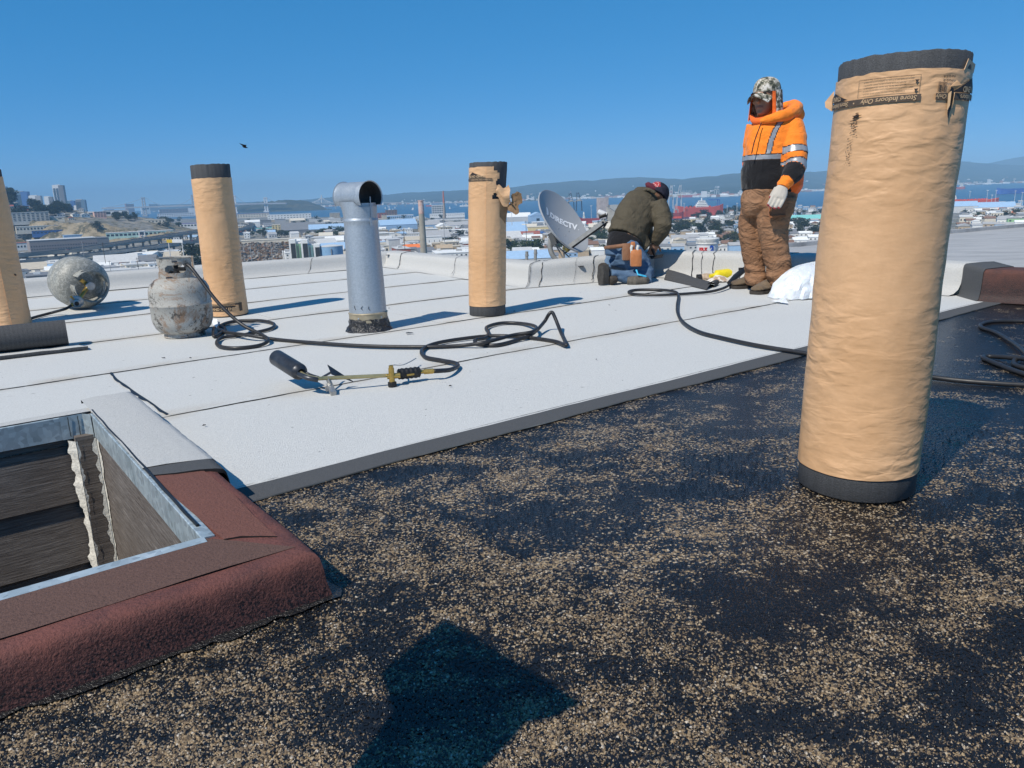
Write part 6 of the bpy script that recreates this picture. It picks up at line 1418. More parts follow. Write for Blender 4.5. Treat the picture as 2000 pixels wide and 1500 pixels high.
def building(px, w_, yt, yb, depth, wall, roof, label, rz=0.0, gable=False, wins=None, name='building', units=0, group=None, base=None, door=False):
    P = base or hit(px, yb); s = (P - CAM).dot(_f) / FPX; W = w_ * s; Hh = max(2.5, (yb - yt) * s)
    root = thing(name, label, 'building', P, math.atan2(-P.x, P.y) * 0.9 + rz, group)
    mb = MB(); mb.box((0, depth / 2, Hh / 2 - 2), (W, depth, Hh + 4)); mb.build('wall', pm(wall), root)
    rm = MB(); ov = .4
    if gable:
        g_ = min(W, depth) * .22
        if gable == 'x': rm.add([(-W / 2 - ov, -ov, Hh + .01), (W / 2 + ov, -ov, Hh + .01), (W / 2 + ov, depth / 2, Hh + g_), (-W / 2 - ov, depth / 2, Hh + g_), (W / 2 + ov, depth + ov, Hh + .01), (-W / 2 - ov, depth + ov, Hh + .01)], [(0, 1, 2, 3), (3, 2, 4, 5), (0, 3, 5), (1, 4, 2), (0, 5, 4, 1)])
        else: rm.add([(-W / 2 - ov, -ov, Hh + .01), (W / 2 + ov, -ov, Hh + .01), (0, -ov, Hh + g_), (-W / 2 - ov, depth + ov, Hh + .01), (W / 2 + ov, depth + ov, Hh + .01), (0, depth + ov, Hh + g_)], [(0, 1, 2), (0, 2, 5, 3), (1, 4, 5, 2), (3, 5, 4), (0, 3, 4, 1)])
    else: rm.box((0, depth / 2, Hh + .16), (W + 2 * ov, depth + 2 * ov, .7))
    ro = rm.build('roof', pm(roof), root)
    if wins:
        rows, ncol, wf, hf = wins[:4]; z0, z1 = (wins[4], wins[5]) if len(wins) > 4 else (.12, .95); wm = wins[6] if len(wins) > 6 else M_win
        for r_ in range(rows):
            mb = MB(); zc = Hh * (z0 + (z1 - z0) * (r_ + .5) / rows); hh = Hh * (z1 - z0) / rows * hf
            for k in range(ncol): mb.box((-W / 2 + W * (k + .5) / ncol, -.06, zc), (W / ncol * wf, .2, hh))
            o_ = mb.build('window_row', wm, root); o_['kind'] = 'stuff'
    for k in range(units):
        mb = MB(); u_ = rnd.uniform(1.5, 3.5); mb.box((rnd.uniform(-.4, .4) * W, depth * rnd.uniform(.2, .8), Hh + .5 + u_ * .3), (u_ * rnd.uniform(1, 2), u_, u_ * .7)); mb.build('roof_unit', pm(rnd.choice(['lgrey', 'white', 'grey'])), ro)
    if door: mb = MB(); mb.box((W * rnd.uniform(-.3, .3), -.08, Hh * .22), (min(5, W * .12), .22, Hh * .44)); mb.build('door', pm(rnd.choice(['dgrey', 'blue', 'grey'])), root)
    OCC.append((px - w_ / 2 - 1, px + w_ / 2 + 1, yt, yb)); return root
OCC = []
B = building
# left: hillside, cliff foot and freeway side
B(60, 70, 428, 447, 22, 'concrete', 'lgrey', 'concrete apartment block with dark fins on the hillside at the left', R(8), wins=(5, 9, .55, .45))
B(80, 80, 446.5, 456, 30, 'cream', 'lgrey', 'long cream building with a row of windows below the concrete block', R(6), wins=(1, 14, .5, .4))
B(95, 52, 457, 465, 20, 'blue', 'dgrey', 'bright blue building under the cliff', R(5), wins=(1, 8, .6, .3))
B(50, 44, 459, 474, 25, 'grey', 'dgrey', 'grey block with square dark windows left of the blue building', R(5), wins=(3, 5, .6, .5))
B(128, 116, 468, 489, 50, 'mauve', 'lgrey', 'long mauve grey warehouse with two rows of small windows beside the freeway', R(9), wins=(2, 26, .4, .35, .08, .62))
B(198, 30, 465, 479, 60, 'dgrey', 'dgrey', 'dark end shed at the right of the mauve warehouse', R(9))
B(166, 72, 459.5, 463, 20, 'lblue', 'lblue', 'low shed with a light blue roof behind the mauve warehouse', R(8))
B(50, 38, 474.5, 489, 24, 'white', 'brick', 'white building with a red roof edge at the far left', R(6), wins=(1, 7, .5, .3))
B(209, 242, 513, 526, 26, 'cream', 'grey', 'very long cream building with paired dark windows just beyond the roof edge', R(4), wins=(1, 16, .4, .22, .3, .75))
B(238, 112, 501, 515, 60, 'white', 'white', 'white flat shed with a grey end behind the long cream building', R(-6), wins=(1, 3, .3, .3))
B(330, 110, 492, 501, 40, 'lgrey', 'lgrey', 'pale grey warehouse with three dark slots left of the second roll', R(3), wins=(1, 6, .35, .2), units=9)
B(300, 180, 507, 512, 30, 'white', 'lgrey', 'low white roof between the pale warehouse and the long cream building', R(3), units=6)
B(240, 190, 529, 541, 40, 'lgrey', 'lgrey', 'corrugated pale roof right behind the parapet at the left', R(2), units=3)
B(130, 130, 536, 552, 40, 'dgrey', 'dgrey', 'dark flat roof right behind the parapet at the left edge', R(2), units=2)
B(197, 21, 414, 426, 18, 'pink', 'lgrey', 'pinkish apartment tower above the cliff', R(10), wins=(4, 4, .6, .4))
B(228, 44, 411, 421, 20, 'white', 'lgrey', 'white office block with blue glass right of the pinkish tower', R(6), wins=(1, 3, .6, .6))
B(256, 15, 399, 417, 26, 'brick', 'brown', 'red brick tower in front of the bridge', R(20))
B(286, 16, 404, 418, 30, 'white', 'white', 'white concrete block right in front of the bridge tower', R(10), wins=(1, 2, .5, .5, .5, .95))
B(301, 15, 399, 412, 30, 'dgrey', 'dgrey', 'dark green grey block right of the white concrete block', R(10), wins=(3, 4, .6, .4))
B(343, 57, 408, 416, 30, 'brown', 'dgrey', 'long red brown block near the shore left of the second roll', R(3), wins=(2, 10, .5, .5))
B(344, 66, 416.5, 424, 30, 'white', 'lgrey', 'long white office with window rows left of the second roll', R(3), wins=(2, 16, .6, .4))
B(376, 13, 406.5, 421, 20, 'white', 'white', 'white cube building touching the second roll', R(3))
B(214, 17, 405, 413, 30, 'lblue', 'lgrey', 'pale blue grey office on the far slope', R(3), wins=(2, 3, .8, .4))
B(303, 38, 430, 437, 25, 'cream', 'cream', 'cream low building right of the cliff', R(3), wins=(1, 6, .4, .4))
B(366, 36, 437, 445, 25, 'white', 'purple', 'white shop with a purple blue roof left of the second roll', R(3), wins=(1, 6, .6, .4))
B(275, 120, 454, 463, 25, 'mint', 'lgrey', 'long pale green car showroom under the cliff', R(4), wins=(1, 16, .7, .5))
B(278, 12, 455, 464, 24, 'white', 'white', 'white portal of the car showroom', R(4), wins=(1, 1, .6, .7))
# middle left
B(495, 60, 417.5, 425, 25, 'cream', 'brick', 'cream and red apartment row by the water right of the second roll', R(2), wins=(2, 12, .5, .4))
B(566, 82, 418.5, 428, 30, 'white', 'white', 'big white shed by the water left of the vent pipe', R(2), wins=(2, 14, .5, .3))
B(519, 22, 430, 439, 30, 'dgrey', 'dgrey', 'dark grey shed right of the white tents', R(2)); B(548, 20, 428.5, 440, 30, 'grey', 'dgrey', 'grey block behind the yellow apartments', R(2))
B(549, 32, 439, 453, 18, 'yellow', 'cream', 'yellow apartment house with dark windows', R(-4), wins=(4, 6, .5, .5))
B(494, 28, 434, 443, 25, 'white', 'white', 'white peaked tent sheds right of the second roll', R(2), 'x'); B(520, 36, 446, 454, 25, 'white', 'teal', 'white building with a green roof edge left of the yellow apartments', R(3), wins=(1, 5, .5, .4))
B(585, 66, 449, 457, 60, 'dgrey', 'dgrey', 'dark sawtooth shed in the middle distance', R(4), 'x'); B(645, 80, 447, 455, 40, 'dgrey', 'lblue', 'long shed with a blue grey roof left of the vent pipe', R(2), 'x')
B(655, 19, 416, 427, 15, 'beige', 'lgrey', 'beige apartment slab by the water left of the vent pipe', R(6), wins=(5, 7, .55, .45))
B(620, 130, 436, 442, 40, 'concrete', 'concrete', 'wide pale flat roof left of the vent pipe', R(2), units=14); B(635, 60, 428, 434, 30, 'lgrey', 'lgrey', 'pale grey shed row near the shore', R(2))
B(535, 120, 468, 474, 20, 'cream', 'cream', 'long cream wall behind the rubble yard', R(1)); B(640, 60, 464, 478, 40, 'concrete', 'lgrey', 'concrete block with a dark gateway behind the silos', R(-4), wins=(1, 2, .25, .7, 0, .7))
# between the vent pipe and the third roll
B(742, 28, 416.5, 428, 20, 'brick', 'brown', 'red brick building by the water right of the vent pipe', R(6), wins=(2, 5, .4, .4))
B(765, 22, 410.5, 422, 20, 'brown', 'dgrey', 'dark brown block by the water right of the brick building', R(6), wins=(3, 4, .5, .4))
B(782, 52, 420.5, 429, 30, 'lblue', 'white', 'long blue white pier shed right of the vent pipe', R(3), wins=(1, 14, .5, .35)); B(744, 29, 428, 441, 25, 'beige', 'cream', 'beige office with dark windows right of the vent pipe', R(8), wins=(2, 5, .6, .5))
B(752, 9, 421, 441, 9, 'beige', 'beige', 'slim beige stair tower of the beige office', R(8)); B(780, 72, 439, 449, 45, 'lblue', 'lblue', 'pale grey blue gabled shed left of the chimney', R(10), 'x')
B(846, 34, 439, 449, 45, 'lblue', 'grey', 'grey gabled shed right of the chimney', R(12), 'x'); B(868, 26, 442, 450, 30, 'lblue', 'white', 'small shed with a white gabled roof right of the chimney', R(12), True)
B(747, 28, 456, 471, 22, 'concrete', 'white', 'concrete block with one square window right of the vent pipe', R(6), wins=(1, 2, .35, .42, .3, .85)); B(844, 24, 447.5, 463, 20, 'concrete', 'white', 'white tower block with tall slots right of the chimney', R(6), wins=(1, 2, .35, .6, .2, .85))
B(849, 30, 463, 481, 25, 'white', 'lgrey', 'plain white box building right of the chimney', R(4), wins=(1, 3, .08, .35)); B(890, 60, 450, 459, 40, 'white', 'white', 'long white warehouse left of the third roll', R(3), wins=(1, 6, .3, .4))
B(772, 22, 468, 496, 26, 'lgrey', 'lgrey', 'tall blank grey block beyond the parapet corner', R(8)); B(748, 29, 471, 476, 30, 'white', 'white', 'white covered bridge leading to the blank grey block', R(5)); B(745, 34, 481, 497, 20, 'cream', 'concrete', 'cream building under the covered bridge', R(5), wins=(1, 3, .3, .4))
B(806, 32, 485, 495, 20, 'brown', 'orange', 'low house with an orange red tiled roof left of the chimney', R(4), 'x'); B(870, 30, 485, 500, 16, 'beige', 'tan', 'beige house beyond the parapet right of the chimney', R(6), 'x', (1, 4, .3, .3)); B(908, 24, 486, 500, 16, 'tan', 'white', 'peach coloured building with dark windows left of the third roll', R(6), wins=(1, 4, .4, .3))
for k, (y, n_) in enumerate(((457, 'upper'), (463.5, 'middle'), (470.5, 'lower'))): B(790, 62, y, y + 5.5, 30, 'white', 'lgrey', f'{n_} of three long white depot roofs left of the chimney', R(2), wins=(1, 18, .5, .35))
B(900, 50, 430, 437, 40, 'concrete', 'lgrey', 'wide pale depot left of the third roll', R(2)); B(873, 70, 426.5, 431, 30, 'lgrey', 'dgrey', 'long grey depot roof by the power station', R(2)); B(900, 55, 440, 447, 30, 'white', 'grey', 'grey roofed shed left of the third roll', R(5), 'x', (1, 8, .3, .3))
B(856, 23, 401, 419.5, 30, 'lgrey', 'white', 'old power station block with an open steel frame beside the tall stack', R(3), wins=(4, 5, .7, .5)); B(874, 68, 417.5, 427, 25, 'white', 'white', 'long white hall in front of the power station', R(2), wins=(1, 18, .4, .3, .5, .9))
# between the third roll and the standing worker
B(1014, 46, 424, 434, 40, 'lgrey', 'white', 'white roofed pier sheds right of the third roll', R(3), 'x'); B(1051, 30, 421.5, 434, 40, 'lblue', 'lblue', 'blue gabled shed with a dark door left of the dish', R(8), True, (1, 1, .2, .5, 0, .8)); B(1056, 32, 434, 441, 25, 'white', 'white', 'low white roof in front of the blue gabled shed', R(4))
B(1052, 50, 443.5, 456, 30, 'yellow', 'cream', 'pale yellow warehouse left of the dish', R(3)); B(1010, 42, 441, 446, 30, 'lblue', 'lblue', 'light blue roofed shed right of the third roll', R(3), 'x'); B(1008, 45, 448, 456, 20, 'cream', 'lgrey', 'cream shed row right of the third roll', R(3), 'x')
for k in range(4): B(1020 + 4 * (k % 2), 70, 458 + k * 7.2, 465 + k * 7.2, 18, ['brown', 'white', 'lblue', 'tan'][k], ['brick', 'white', 'lblue', 'beige'][k], ['brown low house row right of the third roll', 'white low house row right of the third roll', 'light blue roofed row right of the third roll', 'tan flat roofed row right of the third roll'][k], R(3), 'x' if k < 2 else False, (1, 12, .4, .35))
B(1062, 16, 456, 463, 12, 'white', 'blue', 'small white house with a blue gabled roof left of the dish', R(20), True); B(1150, 40, 478, 494, 14, 'tan', 'brown', 'brown house under the dish arm', R(10), 'x', (1, 3, .3, .3)); B(1150, 44, 466, 473, 16, 'beige', 'concrete', 'beige row under the dish', R(6), 'x', (1, 5, .3, .3)); B(1165, 40, 443, 449, 25, 'white', 'lgrey', 'white roof behind the dish', R(3)); B(1150, 70, 452, 458, 20, 'lgrey', 'grey', 'grey flat building behind the dish arm', R(3), wins=(1, 8, .5, .4))
B(1351, 33, 429, 439, 14, 'yellow', 'cream', 'pale yellow school building between the two workers', R(4), wins=(2, 6, .45, .4)); B(1388, 40, 432, 439, 14, 'cream', 'lgrey', 'long cream wing right of the yellow school building', R(4), wins=(2, 9, .4, .35)); B(1320, 24, 432, 438, 14, 'white', 'lgrey', 'low white building left of the yellow school building', R(4))
B(1366, 48, 457, 466, 20, 'lgrey', 'white', 'white flat roofed building between the two workers', R(4), wins=(1, 6, .3, .3)); B(1428, 24, 441, 448, 14, 'white', 'blue', 'white building with a blue roof left of the standing worker', R(4), wins=(1, 4, .5, .4)); B(1338, 50, 465, 472, 16, 'lgrey', 'grey', 'grey roofed house right of the kneeling worker', R(4), 'x', (1, 6, .4, .3))
B(1330, 20, 469, 490, 10, 'cream', 'beige', 'small hip roofed cream house just beyond the parapet left of the bucket', R(20), True); B(1415, 22, 482, 494, 8, 'white', 'lgrey', 'tiny white house right of the bucket', R(10), True, (1, 3, .3, .4)); B(1330, 60, 449, 455, 16, 'white', 'lgrey', 'white row of houses right of the kneeling worker', R(4), 'x', (1, 8, .4, .4)); B(1375, 28, 411, 420, 14, 'white', 'white', 'white shed in front of the big red ship', R(3)); B(1400, 60, 447, 453, 14, 'white', 'dgrey', 'grey roofed row left of the standing worker', R(4), 'x', (1, 8, .4, .4))
# right
B(1575, 66, 428.5, 435, 30, 'teal', 'teal', 'long teal roofed shed right of the standing worker', R(2), 'x'); B(1575, 60, 439, 444, 20, 'white', 'white', 'white roofed row below the teal shed', R(3), 'x'); B(1590, 34, 446, 460, 12, 'lgrey', 'grey', 'grey gabled house right of the standing worker', R(8), True, (2, 4, .35, .4)); B(1556, 30, 452, 462, 12, 'white', 'dgrey', 'white house with a dark roof right of the standing worker', R(8), 'x', (1, 4, .35, .4)); B(1560, 44, 464, 472, 12, 'white', 'white', 'white roof just above the neighbouring grey roof', R(3))
B(1885, 42, 403, 415, 40, 'lgrey', 'lblue', 'pale blue roofed shed right of the big roll', R(3), 'x'); B(1942, 70, 405, 414, 40, 'white', 'lblue', 'long pale blue shed with a white gable end at the right', R(3), 'x')
B(1970, 24, 409, 423, 12, 'lgrey', 'lgrey', 'grey modern house with an orange bay at the right', R(6), wins=(1, 2, .35, .5, .3, .9, pm('orange'))); B(1958, 14, 408, 414, 12, 'orange', 'orange', 'orange house top left of the grey modern house', R(6), True); B(1946, 21, 416, 431, 12, 'cream', 'white', 'cream two storey house right of the palm', R(6), wins=(2, 4, .4, .4)); B(1982, 26, 427, 443, 12, 'green', 'grey', 'bright green gabled house at the right edge', R(4), True, (2, 3, .35, .4))
B(1958, 20, 429, 442, 12, 'white', 'grey', 'white house with a grey roof left of the green house', R(4), 'x', (1, 3, .3, .4)); B(1906, 15, 433, 446, 10, 'white', 'white', 'small white gabled house with dark windows right of the palm', R(4), True, (1, 3, .35, .45)); B(1886, 22, 424, 436, 12, 'cream', 'lgrey', 'cream house touching the big roll', R(4), 'x', (1, 4, .35, .4)); B(1940, 18, 436, 446, 10, 'tan', 'cream', 'tan flat house between the two white ones', R(4)); B(1918, 24, 424, 431, 12, 'white', 'brown', 'white house with a brown roof behind the palm', R(4), 'x', (1, 4, .3, .4)); B(1995, 16, 418, 426, 12, 'white', 'grey', 'white house cut by the right edge', R(4), 'x')
# hillside houses at the left
for k, (px, yb_, w_) in enumerate(((30, 402, 12), (40, 411, 30), (44, 417, 22), (100, 431, 46), (120, 424, 14), (128, 414, 12), (150, 425, 14), (158, 414, 10), (60, 424, 10), (140, 432, 10), (168, 426, 16), (180, 421, 12), (20, 410, 14), (74, 404, 10))):
    wc_, rc_ = rnd.choice(['white', 'cream', 'lgrey']), rnd.choice(['lgrey', 'brick', 'grey', 'white']); nm_ = {'lgrey': 'pale grey', 'brick': 'red'}
    B(px, w_, yb_ - rnd.uniform(4, 6), yb_, 12, wc_, rc_, f'small {nm_.get(wc_, wc_)} house with a {nm_.get(rc_, rc_)} roof on the left hillside ' + ('near the top' if yb_ < 412 else 'above the cliff' if px > 110 else 'below the trees'), R(rnd.uniform(-10, 25)), rnd.choice([False, 'x', True]), (1, 3, .4, .3), 'hillside_house', 0, group='houses on the left hillside')

# ------------------------------------------------------------------ skyline towers far behind the hill
def tower(px, w_, yt, wall, label, side='glass', Y=3500, frac=.62, grid=None, top=None):
    P = ap(px, hor(px), Y); s = Y / FPX * 1.03; W = w_ * s; zt_ = ap(px, yt, Y).z; root = thing('skyscraper', label, 'skyscraper', (P.x, P.y, GZ), R(14)); Hh = zt_ - GZ
    mb = MB(); mb.box((0, 0, Hh / 2), (W * .88, W * .6, Hh)); mb.build('shaft', pm(wall), root)
    mb = MB(); mb.box((W * .44 + .3, .4, Hh / 2 - .3), (W * .5, W * .72, Hh - .9)); mb.build('side_wing', pm(side), root)
    if grid:
        for r_ in range(grid[0]):
            mb = MB(); z0 = Hh * (.55 + .37 * r_ / grid[0])
            for k in range(grid[1]): mb.box((-W * .40 + W * .58 * (k + .5) / grid[1], -W * .3 - .3, z0 + Hh * .018), (W * .58 / grid[1] * .8, .8, Hh * .37 / grid[0] * .72))
            o_ = mb.build('window_row', M_win, root); o_['kind'] = 'stuff'
    mb = MB(); mb.box((0, 0, Hh + 1.0), (W * .7, W * .4, 2.2)); mb.build('roof_cap', pm('lgrey'), root)
tower(14, 10, 364, 'glass', 'blue glass tower peeking over the trees at the far left', Y=3600); tower(44, 21, 374, 'glass', 'wide blue glass tower left of the white towers', 'blue', grid=(6, 4)); tower(71, 17, 382, 'white', 'white tower with a grey side behind the hill', 'grey', grid=(4, 2)); tower(97, 12, 384, 'white', 'slim white tower left of the tallest one', 'dgrey'); tower(109, 16, 389, 'glass', 'dark blue tower left of the tallest one', 'blue', Y=3800); tower(119, 16, 361.5, 'white', 'tallest white tower with a window grid on the skyline', 'dgrey', grid=(12, 2)); tower(138, 13, 392, 'glass', 'blue glass tower right of the tallest one', 'blue', Y=3700); tower(158, 14, 390, 'dgrey', 'rounded dark tower at the right end of the skyline', 'glass', grid=(6, 3)); tower(148, 6, 402, 'white', 'small white tower low on the skyline', 'lgrey')

# ------------------------------------------------------------------ silos, chimney, stack
def cyl_thing(name, label, cat, px, yt, yb_, r_px, mat, Y, taper=1.0, cap=None, group=None, n=24):
    Pb = ap(px, yb_, Y); s = Y / FPX * 1.02; root = thing(name, label, cat, Pb, 0, group); Hh = ap(px, yt, Y).z - Pb.z
    mb = MB(); mb.lathe([(r_px * s, -6), (r_px * s * taper, Hh)], n); mb.build('shaft', mat, root, 50); return root, Hh, s, r_px * s * taper
M_conc = plain('chimney_concrete', (.34, .31, .25), .85, .16, .25)
ch, Hh, s, rt = cyl_thing('concrete_chimney', 'round concrete chimney with a pink painted top beyond the parapet', 'chimney', 828.5, 417, 505, 7.0, M_conc, 700, .76)
t = NT('painted_mural'); t.set(col=t.ramp(t.noise(.35, 5, .7, dist=2.0), [(.35, (.50, .20, .15)), (.5, (.60, .42, .36)), (.6, (.62, .55, .50)), (.75, (.45, .16, .12))]), rough=.8); M_mural = t.m
ztop = ap(822, 391, 700).z - ch.location.z
mb = MB(); mb.lathe([(rt * 1.0, Hh), (rt * .96, ztop - .9), (rt * 1.08, ztop - .8), (rt * 1.08, ztop)], 24); mb.build('painted_top', M_mural, ch, 50)
ch.rotation_euler = (0, 0, 0)
sk, Hh, s, rt = cyl_thing('smoke_stack', 'slim tall stack with a red top beside the old power station', 'chimney', 868, 396, 420, 2.9, plain('stack_grey', (.30, .26, .23), .85, .1, .3), 1490, .62)
mb = MB(); mb.lathe([(rt, Hh), (rt * .55, ap(866, 373, 1490).z - sk.location.z)], 20); mb.build('red_top', plain('stack_red', (.45, .16, .13), .8, .1, .3), sk, 50)
SY = 640
def silo_box(px0, px1, yt, yb_, mat, name, label, cat='silo', front=None, Y=SY, dep=14):
    a, b = ap(px0, yb_, Y), ap(px1, yb_, Y); W = b.x - a.x; Hh = ap((px0 + px1) / 2, yt, Y).z - a.z; root = thing(name, label, cat, ((a.x + b.x) / 2, Y, a.z), R(10)); mb = MB(); mb.box((0, dep / 2, Hh / 2), (W, dep, Hh)); mb.build('wall', mat, root)
    if front: mb = MB(); mb.box((W * .12, -.15, Hh * .42), (W * .72, .5, Hh * .82)); mb.build('grille', front, root)
    return root
M_panel = plain('dark_grille', (.035, .038, .042), .6, .2, 1.0)
silo_box(568, 580, 468, 512, pm('white'), 'conveyor_tower', 'left white tower with a tall dark grille at the silos', 'tower', M_panel); silo_box(591, 604, 468, 512, pm('white'), 'conveyor_tower', 'middle white tower with a tall dark grille at the silos', 'tower', M_panel); silo_box(615, 627, 477, 512, pm('white'), 'conveyor_tower', 'right white tower with a tall dark grille beside the blue tank', 'tower', M_panel)
def silo(px, yt, r_px, mat, label, Y=SY + 8): 
    o_, Hh, s, rt = cyl_thing('storage_silo', label, 'silo', px, yt, 514, r_px, mat, Y, 1.0, None, 'round storage silos', 28)
    mb = MB(); mb.lathe([(rt * 1.01, Hh), (rt * 1.01, Hh + .5), (rt * .3, Hh + 1.4)], 28); mb.build('roof', pm('lgrey'), o_, 40)
    mb = MB(); mb.box((rt * .2, -rt - .15, Hh * .45), (.7, .5, Hh * .9)); mb.build('ladder', pm('dgrey'), o_)
silo(586, 476, 8, plain('silo_green', (.33, .55, .36), .6, .1, .4), 'pale green silo between two dark grilles'); silo(609, 479, 8, plain('silo_teal', (.33, .53, .52), .6, .1, .4), 'pale teal silo right of the green one'); silo(650, 481, 21, plain('silo_blue', (.22, .38, .56), .6, .1, .4), 'wide pale blue tank left of the vent pipe')
silo_box(1171, 1189, 386, 432, plain('grain_tower', (.44, .38, .36), .8, .25, .12), 'grain_tower', 'tall concrete grain tower with painted panels behind the dish', 'tower', None, 1450, 20)
silo_box(1190, 1212, 400, 432, pm('concrete'), 'grain_tower', 'lower concrete grain block right of the painted tower', 'tower', None, 1455, 20)

# ------------------------------------------------------------------ freeway on piers
M_deck = plain('freeway_concrete', (.30, .295, .275), .9, .12, .1); M_asph = plain('asphalt_far', (.055, .055, .057), .9, .2, .1)
def viaduct(name, label, pts, z, wid, thick=2.2, pier=45):
    P = spline([gp(x, y, z) for x, y in pts], 8); root = thing(name, label, 'freeway', (P[0].x, P[0].y, GZ), 0, 'elevated freeway decks'); L, Rr = [], []
    for i, p in enumerate(P):
        d_ = (P[min(i + 1, len(P) - 1)] - P[max(0, i - 1)]); d_.z = 0; d_.normalize(); nn_ = Vector((-d_.y, d_.x, 0)); L.append(p - nn_ * wid / 2); Rr.append(p + nn_ * wid / 2)
    def strip(rows, nm, mat):
        mb = MB(); mb.loft(rows, True); return child_world(mb.build(nm, mat, None), root)
    up = lambda v, k: v + Vector((0, 0, k))
    strip([[l, r_, up(r_, -thick), up(l, -thick)] for l, r_ in zip(L, Rr)], 'deck', M_deck); strip([[up(l.lerp(r_, .04), .1), up(l.lerp(r_, .96), .1), up(l.lerp(r_, .96), .02), up(l.lerp(r_, .04), .02)] for l, r_ in zip(L, Rr)], 'roadway', M_asph)
    for side in (L, Rr):
        o_ = L if side is Rr else Rr; strip([[up(a, 1.1), up(a.lerp(b, .02), 1.1), up(a.lerp(b, .02), .12), up(a, .12)] for a, b in zip(side, o_)], 'barrier', M_deck)
    acc = 0
    for i in range(1, len(P)):
        acc += (P[i] - P[i - 1]).length
        if acc > pier:
            acc = 0
            for q in (L[i].lerp(Rr[i], .2), L[i].lerp(Rr[i], .8)): mb = MB(); mb.box((q.x, q.y, (q.z - thick + GZ) / 2), (2.2, 2.2, q.z - thick - GZ)); child_world(mb.build('pier', M_deck, None), root)
            mb = MB(); mb.bar(up(L[i].lerp(Rr[i], .05), -thick - .8), up(L[i].lerp(Rr[i], .95), -thick - .8), 2.2, 1.6); child_world(mb.build('cross_beam', M_deck, None), root)
    return P
FW1 = viaduct('freeway_viaduct', 'upper freeway deck on piers in front of the mauve warehouse', ((-60, 505), (30, 498), (130, 489), (215, 477), (300, 464), (380, 452), (430, 446)), -44, 22)
FW2 = viaduct('freeway_viaduct', 'lower freeway deck on piers nearer the roof', ((-60, 518), (40, 509), (150, 499), (250, 487), (330, 477), (400, 468), (440, 463)), -48, 20)
viaduct('freeway_viaduct', 'curving freeway ramp right of the second roll', ((440, 452), (470, 447), (486, 443), (492, 438), (480, 434), (462, 432)), -48, 14)
# cars
M_cars = [plain('car_' + k, c_, .35, .05, 1, spec=.6) for k, c_ in (('white', (.7, .7, .7)), ('silver', (.38, .39, .40)), ('black', (.02, .02, .022)), ('red', (.35, .03, .03)), ('blue', (.04, .10, .28)), ('yellow', (.75, .45, .02)))]
cm = MB(); cm.loft([[Vector((x, y, z)) for x, y, z in ((-.9, -2.2, .35), (.9, -2.2, .35), (.9, 2.2, .35), (-.9, 2.2, .35))], [Vector((x, y, z)) for x, y, z in ((-.92, -2.25, .8), (.92, -2.25, .8), (.92, 2.25, .8), (-.92, 2.25, .8))]]); cm.cur = 1; cm.loft([[Vector((x, y, z)) for x, y, z in ((-.85, -1.2, .8), (.85, -1.2, .8), (.85, 1.6, .8), (-.85, 1.6, .8))], [Vector((x, y, z)) for x, y, z in ((-.65, -.6, 1.45), (.65, -.6, 1.45), (.65, 1.1, 1.45), (-.65, 1.1, 1.45))]])
CARM = [cm.mesh('car_' + str(k), [m_, M_win]) for k, m_ in enumerate(M_cars)]
for k in range(16):
    P = (FW1, FW2)[k % 2]; i = rnd.randrange(6, len(P) - 6); d_ = (P[i + 1] - P[i - 1]).normalized(); o = link('car', CARM[5 if k == 7 else rnd.randrange(5)]); o.location = P[i] + Vector((-d_.y, d_.x, 0)) * rnd.uniform(-6, 6) + Vector((0, 0, .05)); o.rotation_euler = (0, 0, math.atan2(-d_.x, d_.y)); tag(o, 'tiny car driving on the freeway decks', 'car', 'cars on the freeway')
mb = MB(); allc = []
for (x0, x1, y0, y1, n_) in ((215, 345, 464, 471, 90), (255, 350, 488, 492, 10), (760, 812, 450, 455, 70), (560, 640, 442, 446, 50), (1000, 1040, 466, 470, 15)):
    for k in range(n_):
        P = hit(rnd.uniform(x0, x1), rnd.uniform(y0, y1)); mb.cur = rnd.randrange(5); q = rnd.uniform(-.2, .2); mb.box(P + Vector((0, 0, .6)), (1.8, 4.4, .8), q); mb.box(P + Vector((0, 0, 1.2)), (1.5, 2.2, .6), q)
tag(mb.build('parked_cars', M_cars), 'specks of parked cars filling the lots between the sheds', 'cars', kind='stuff')
# billboard
bb = thing('billboard', 'white billboard with a yellow end above the freeway', 'billboard', gp(341, 485, -48)); P0, P1, P2 = ap(326, 474, 700), ap(337, 474, 700), ap(357, 474, 700); hb_ = 700 / FPX * 6
for a, b, mt, nm in ((P0, P1, plain('sign_yellow', (.70, .48, .04), .6, .05, 1), 'yellow_panel'), (P1, P2, pm('white'), 'white_panel')): mb = MB(); mb.bar(a + Vector((0, 0, hb_ / 2)), b + Vector((0, 0, hb_ / 2)), .8, hb_); child_world(mb.build(nm, mt, None), bb)
for q in (P0.lerp(P2, .1), P0.lerp(P2, .95)): mb = MB(); mb.bar(q, Vector((q.x, q.y, GZ)), .7); child_world(mb.build('post', pm('lgrey'), None), bb)

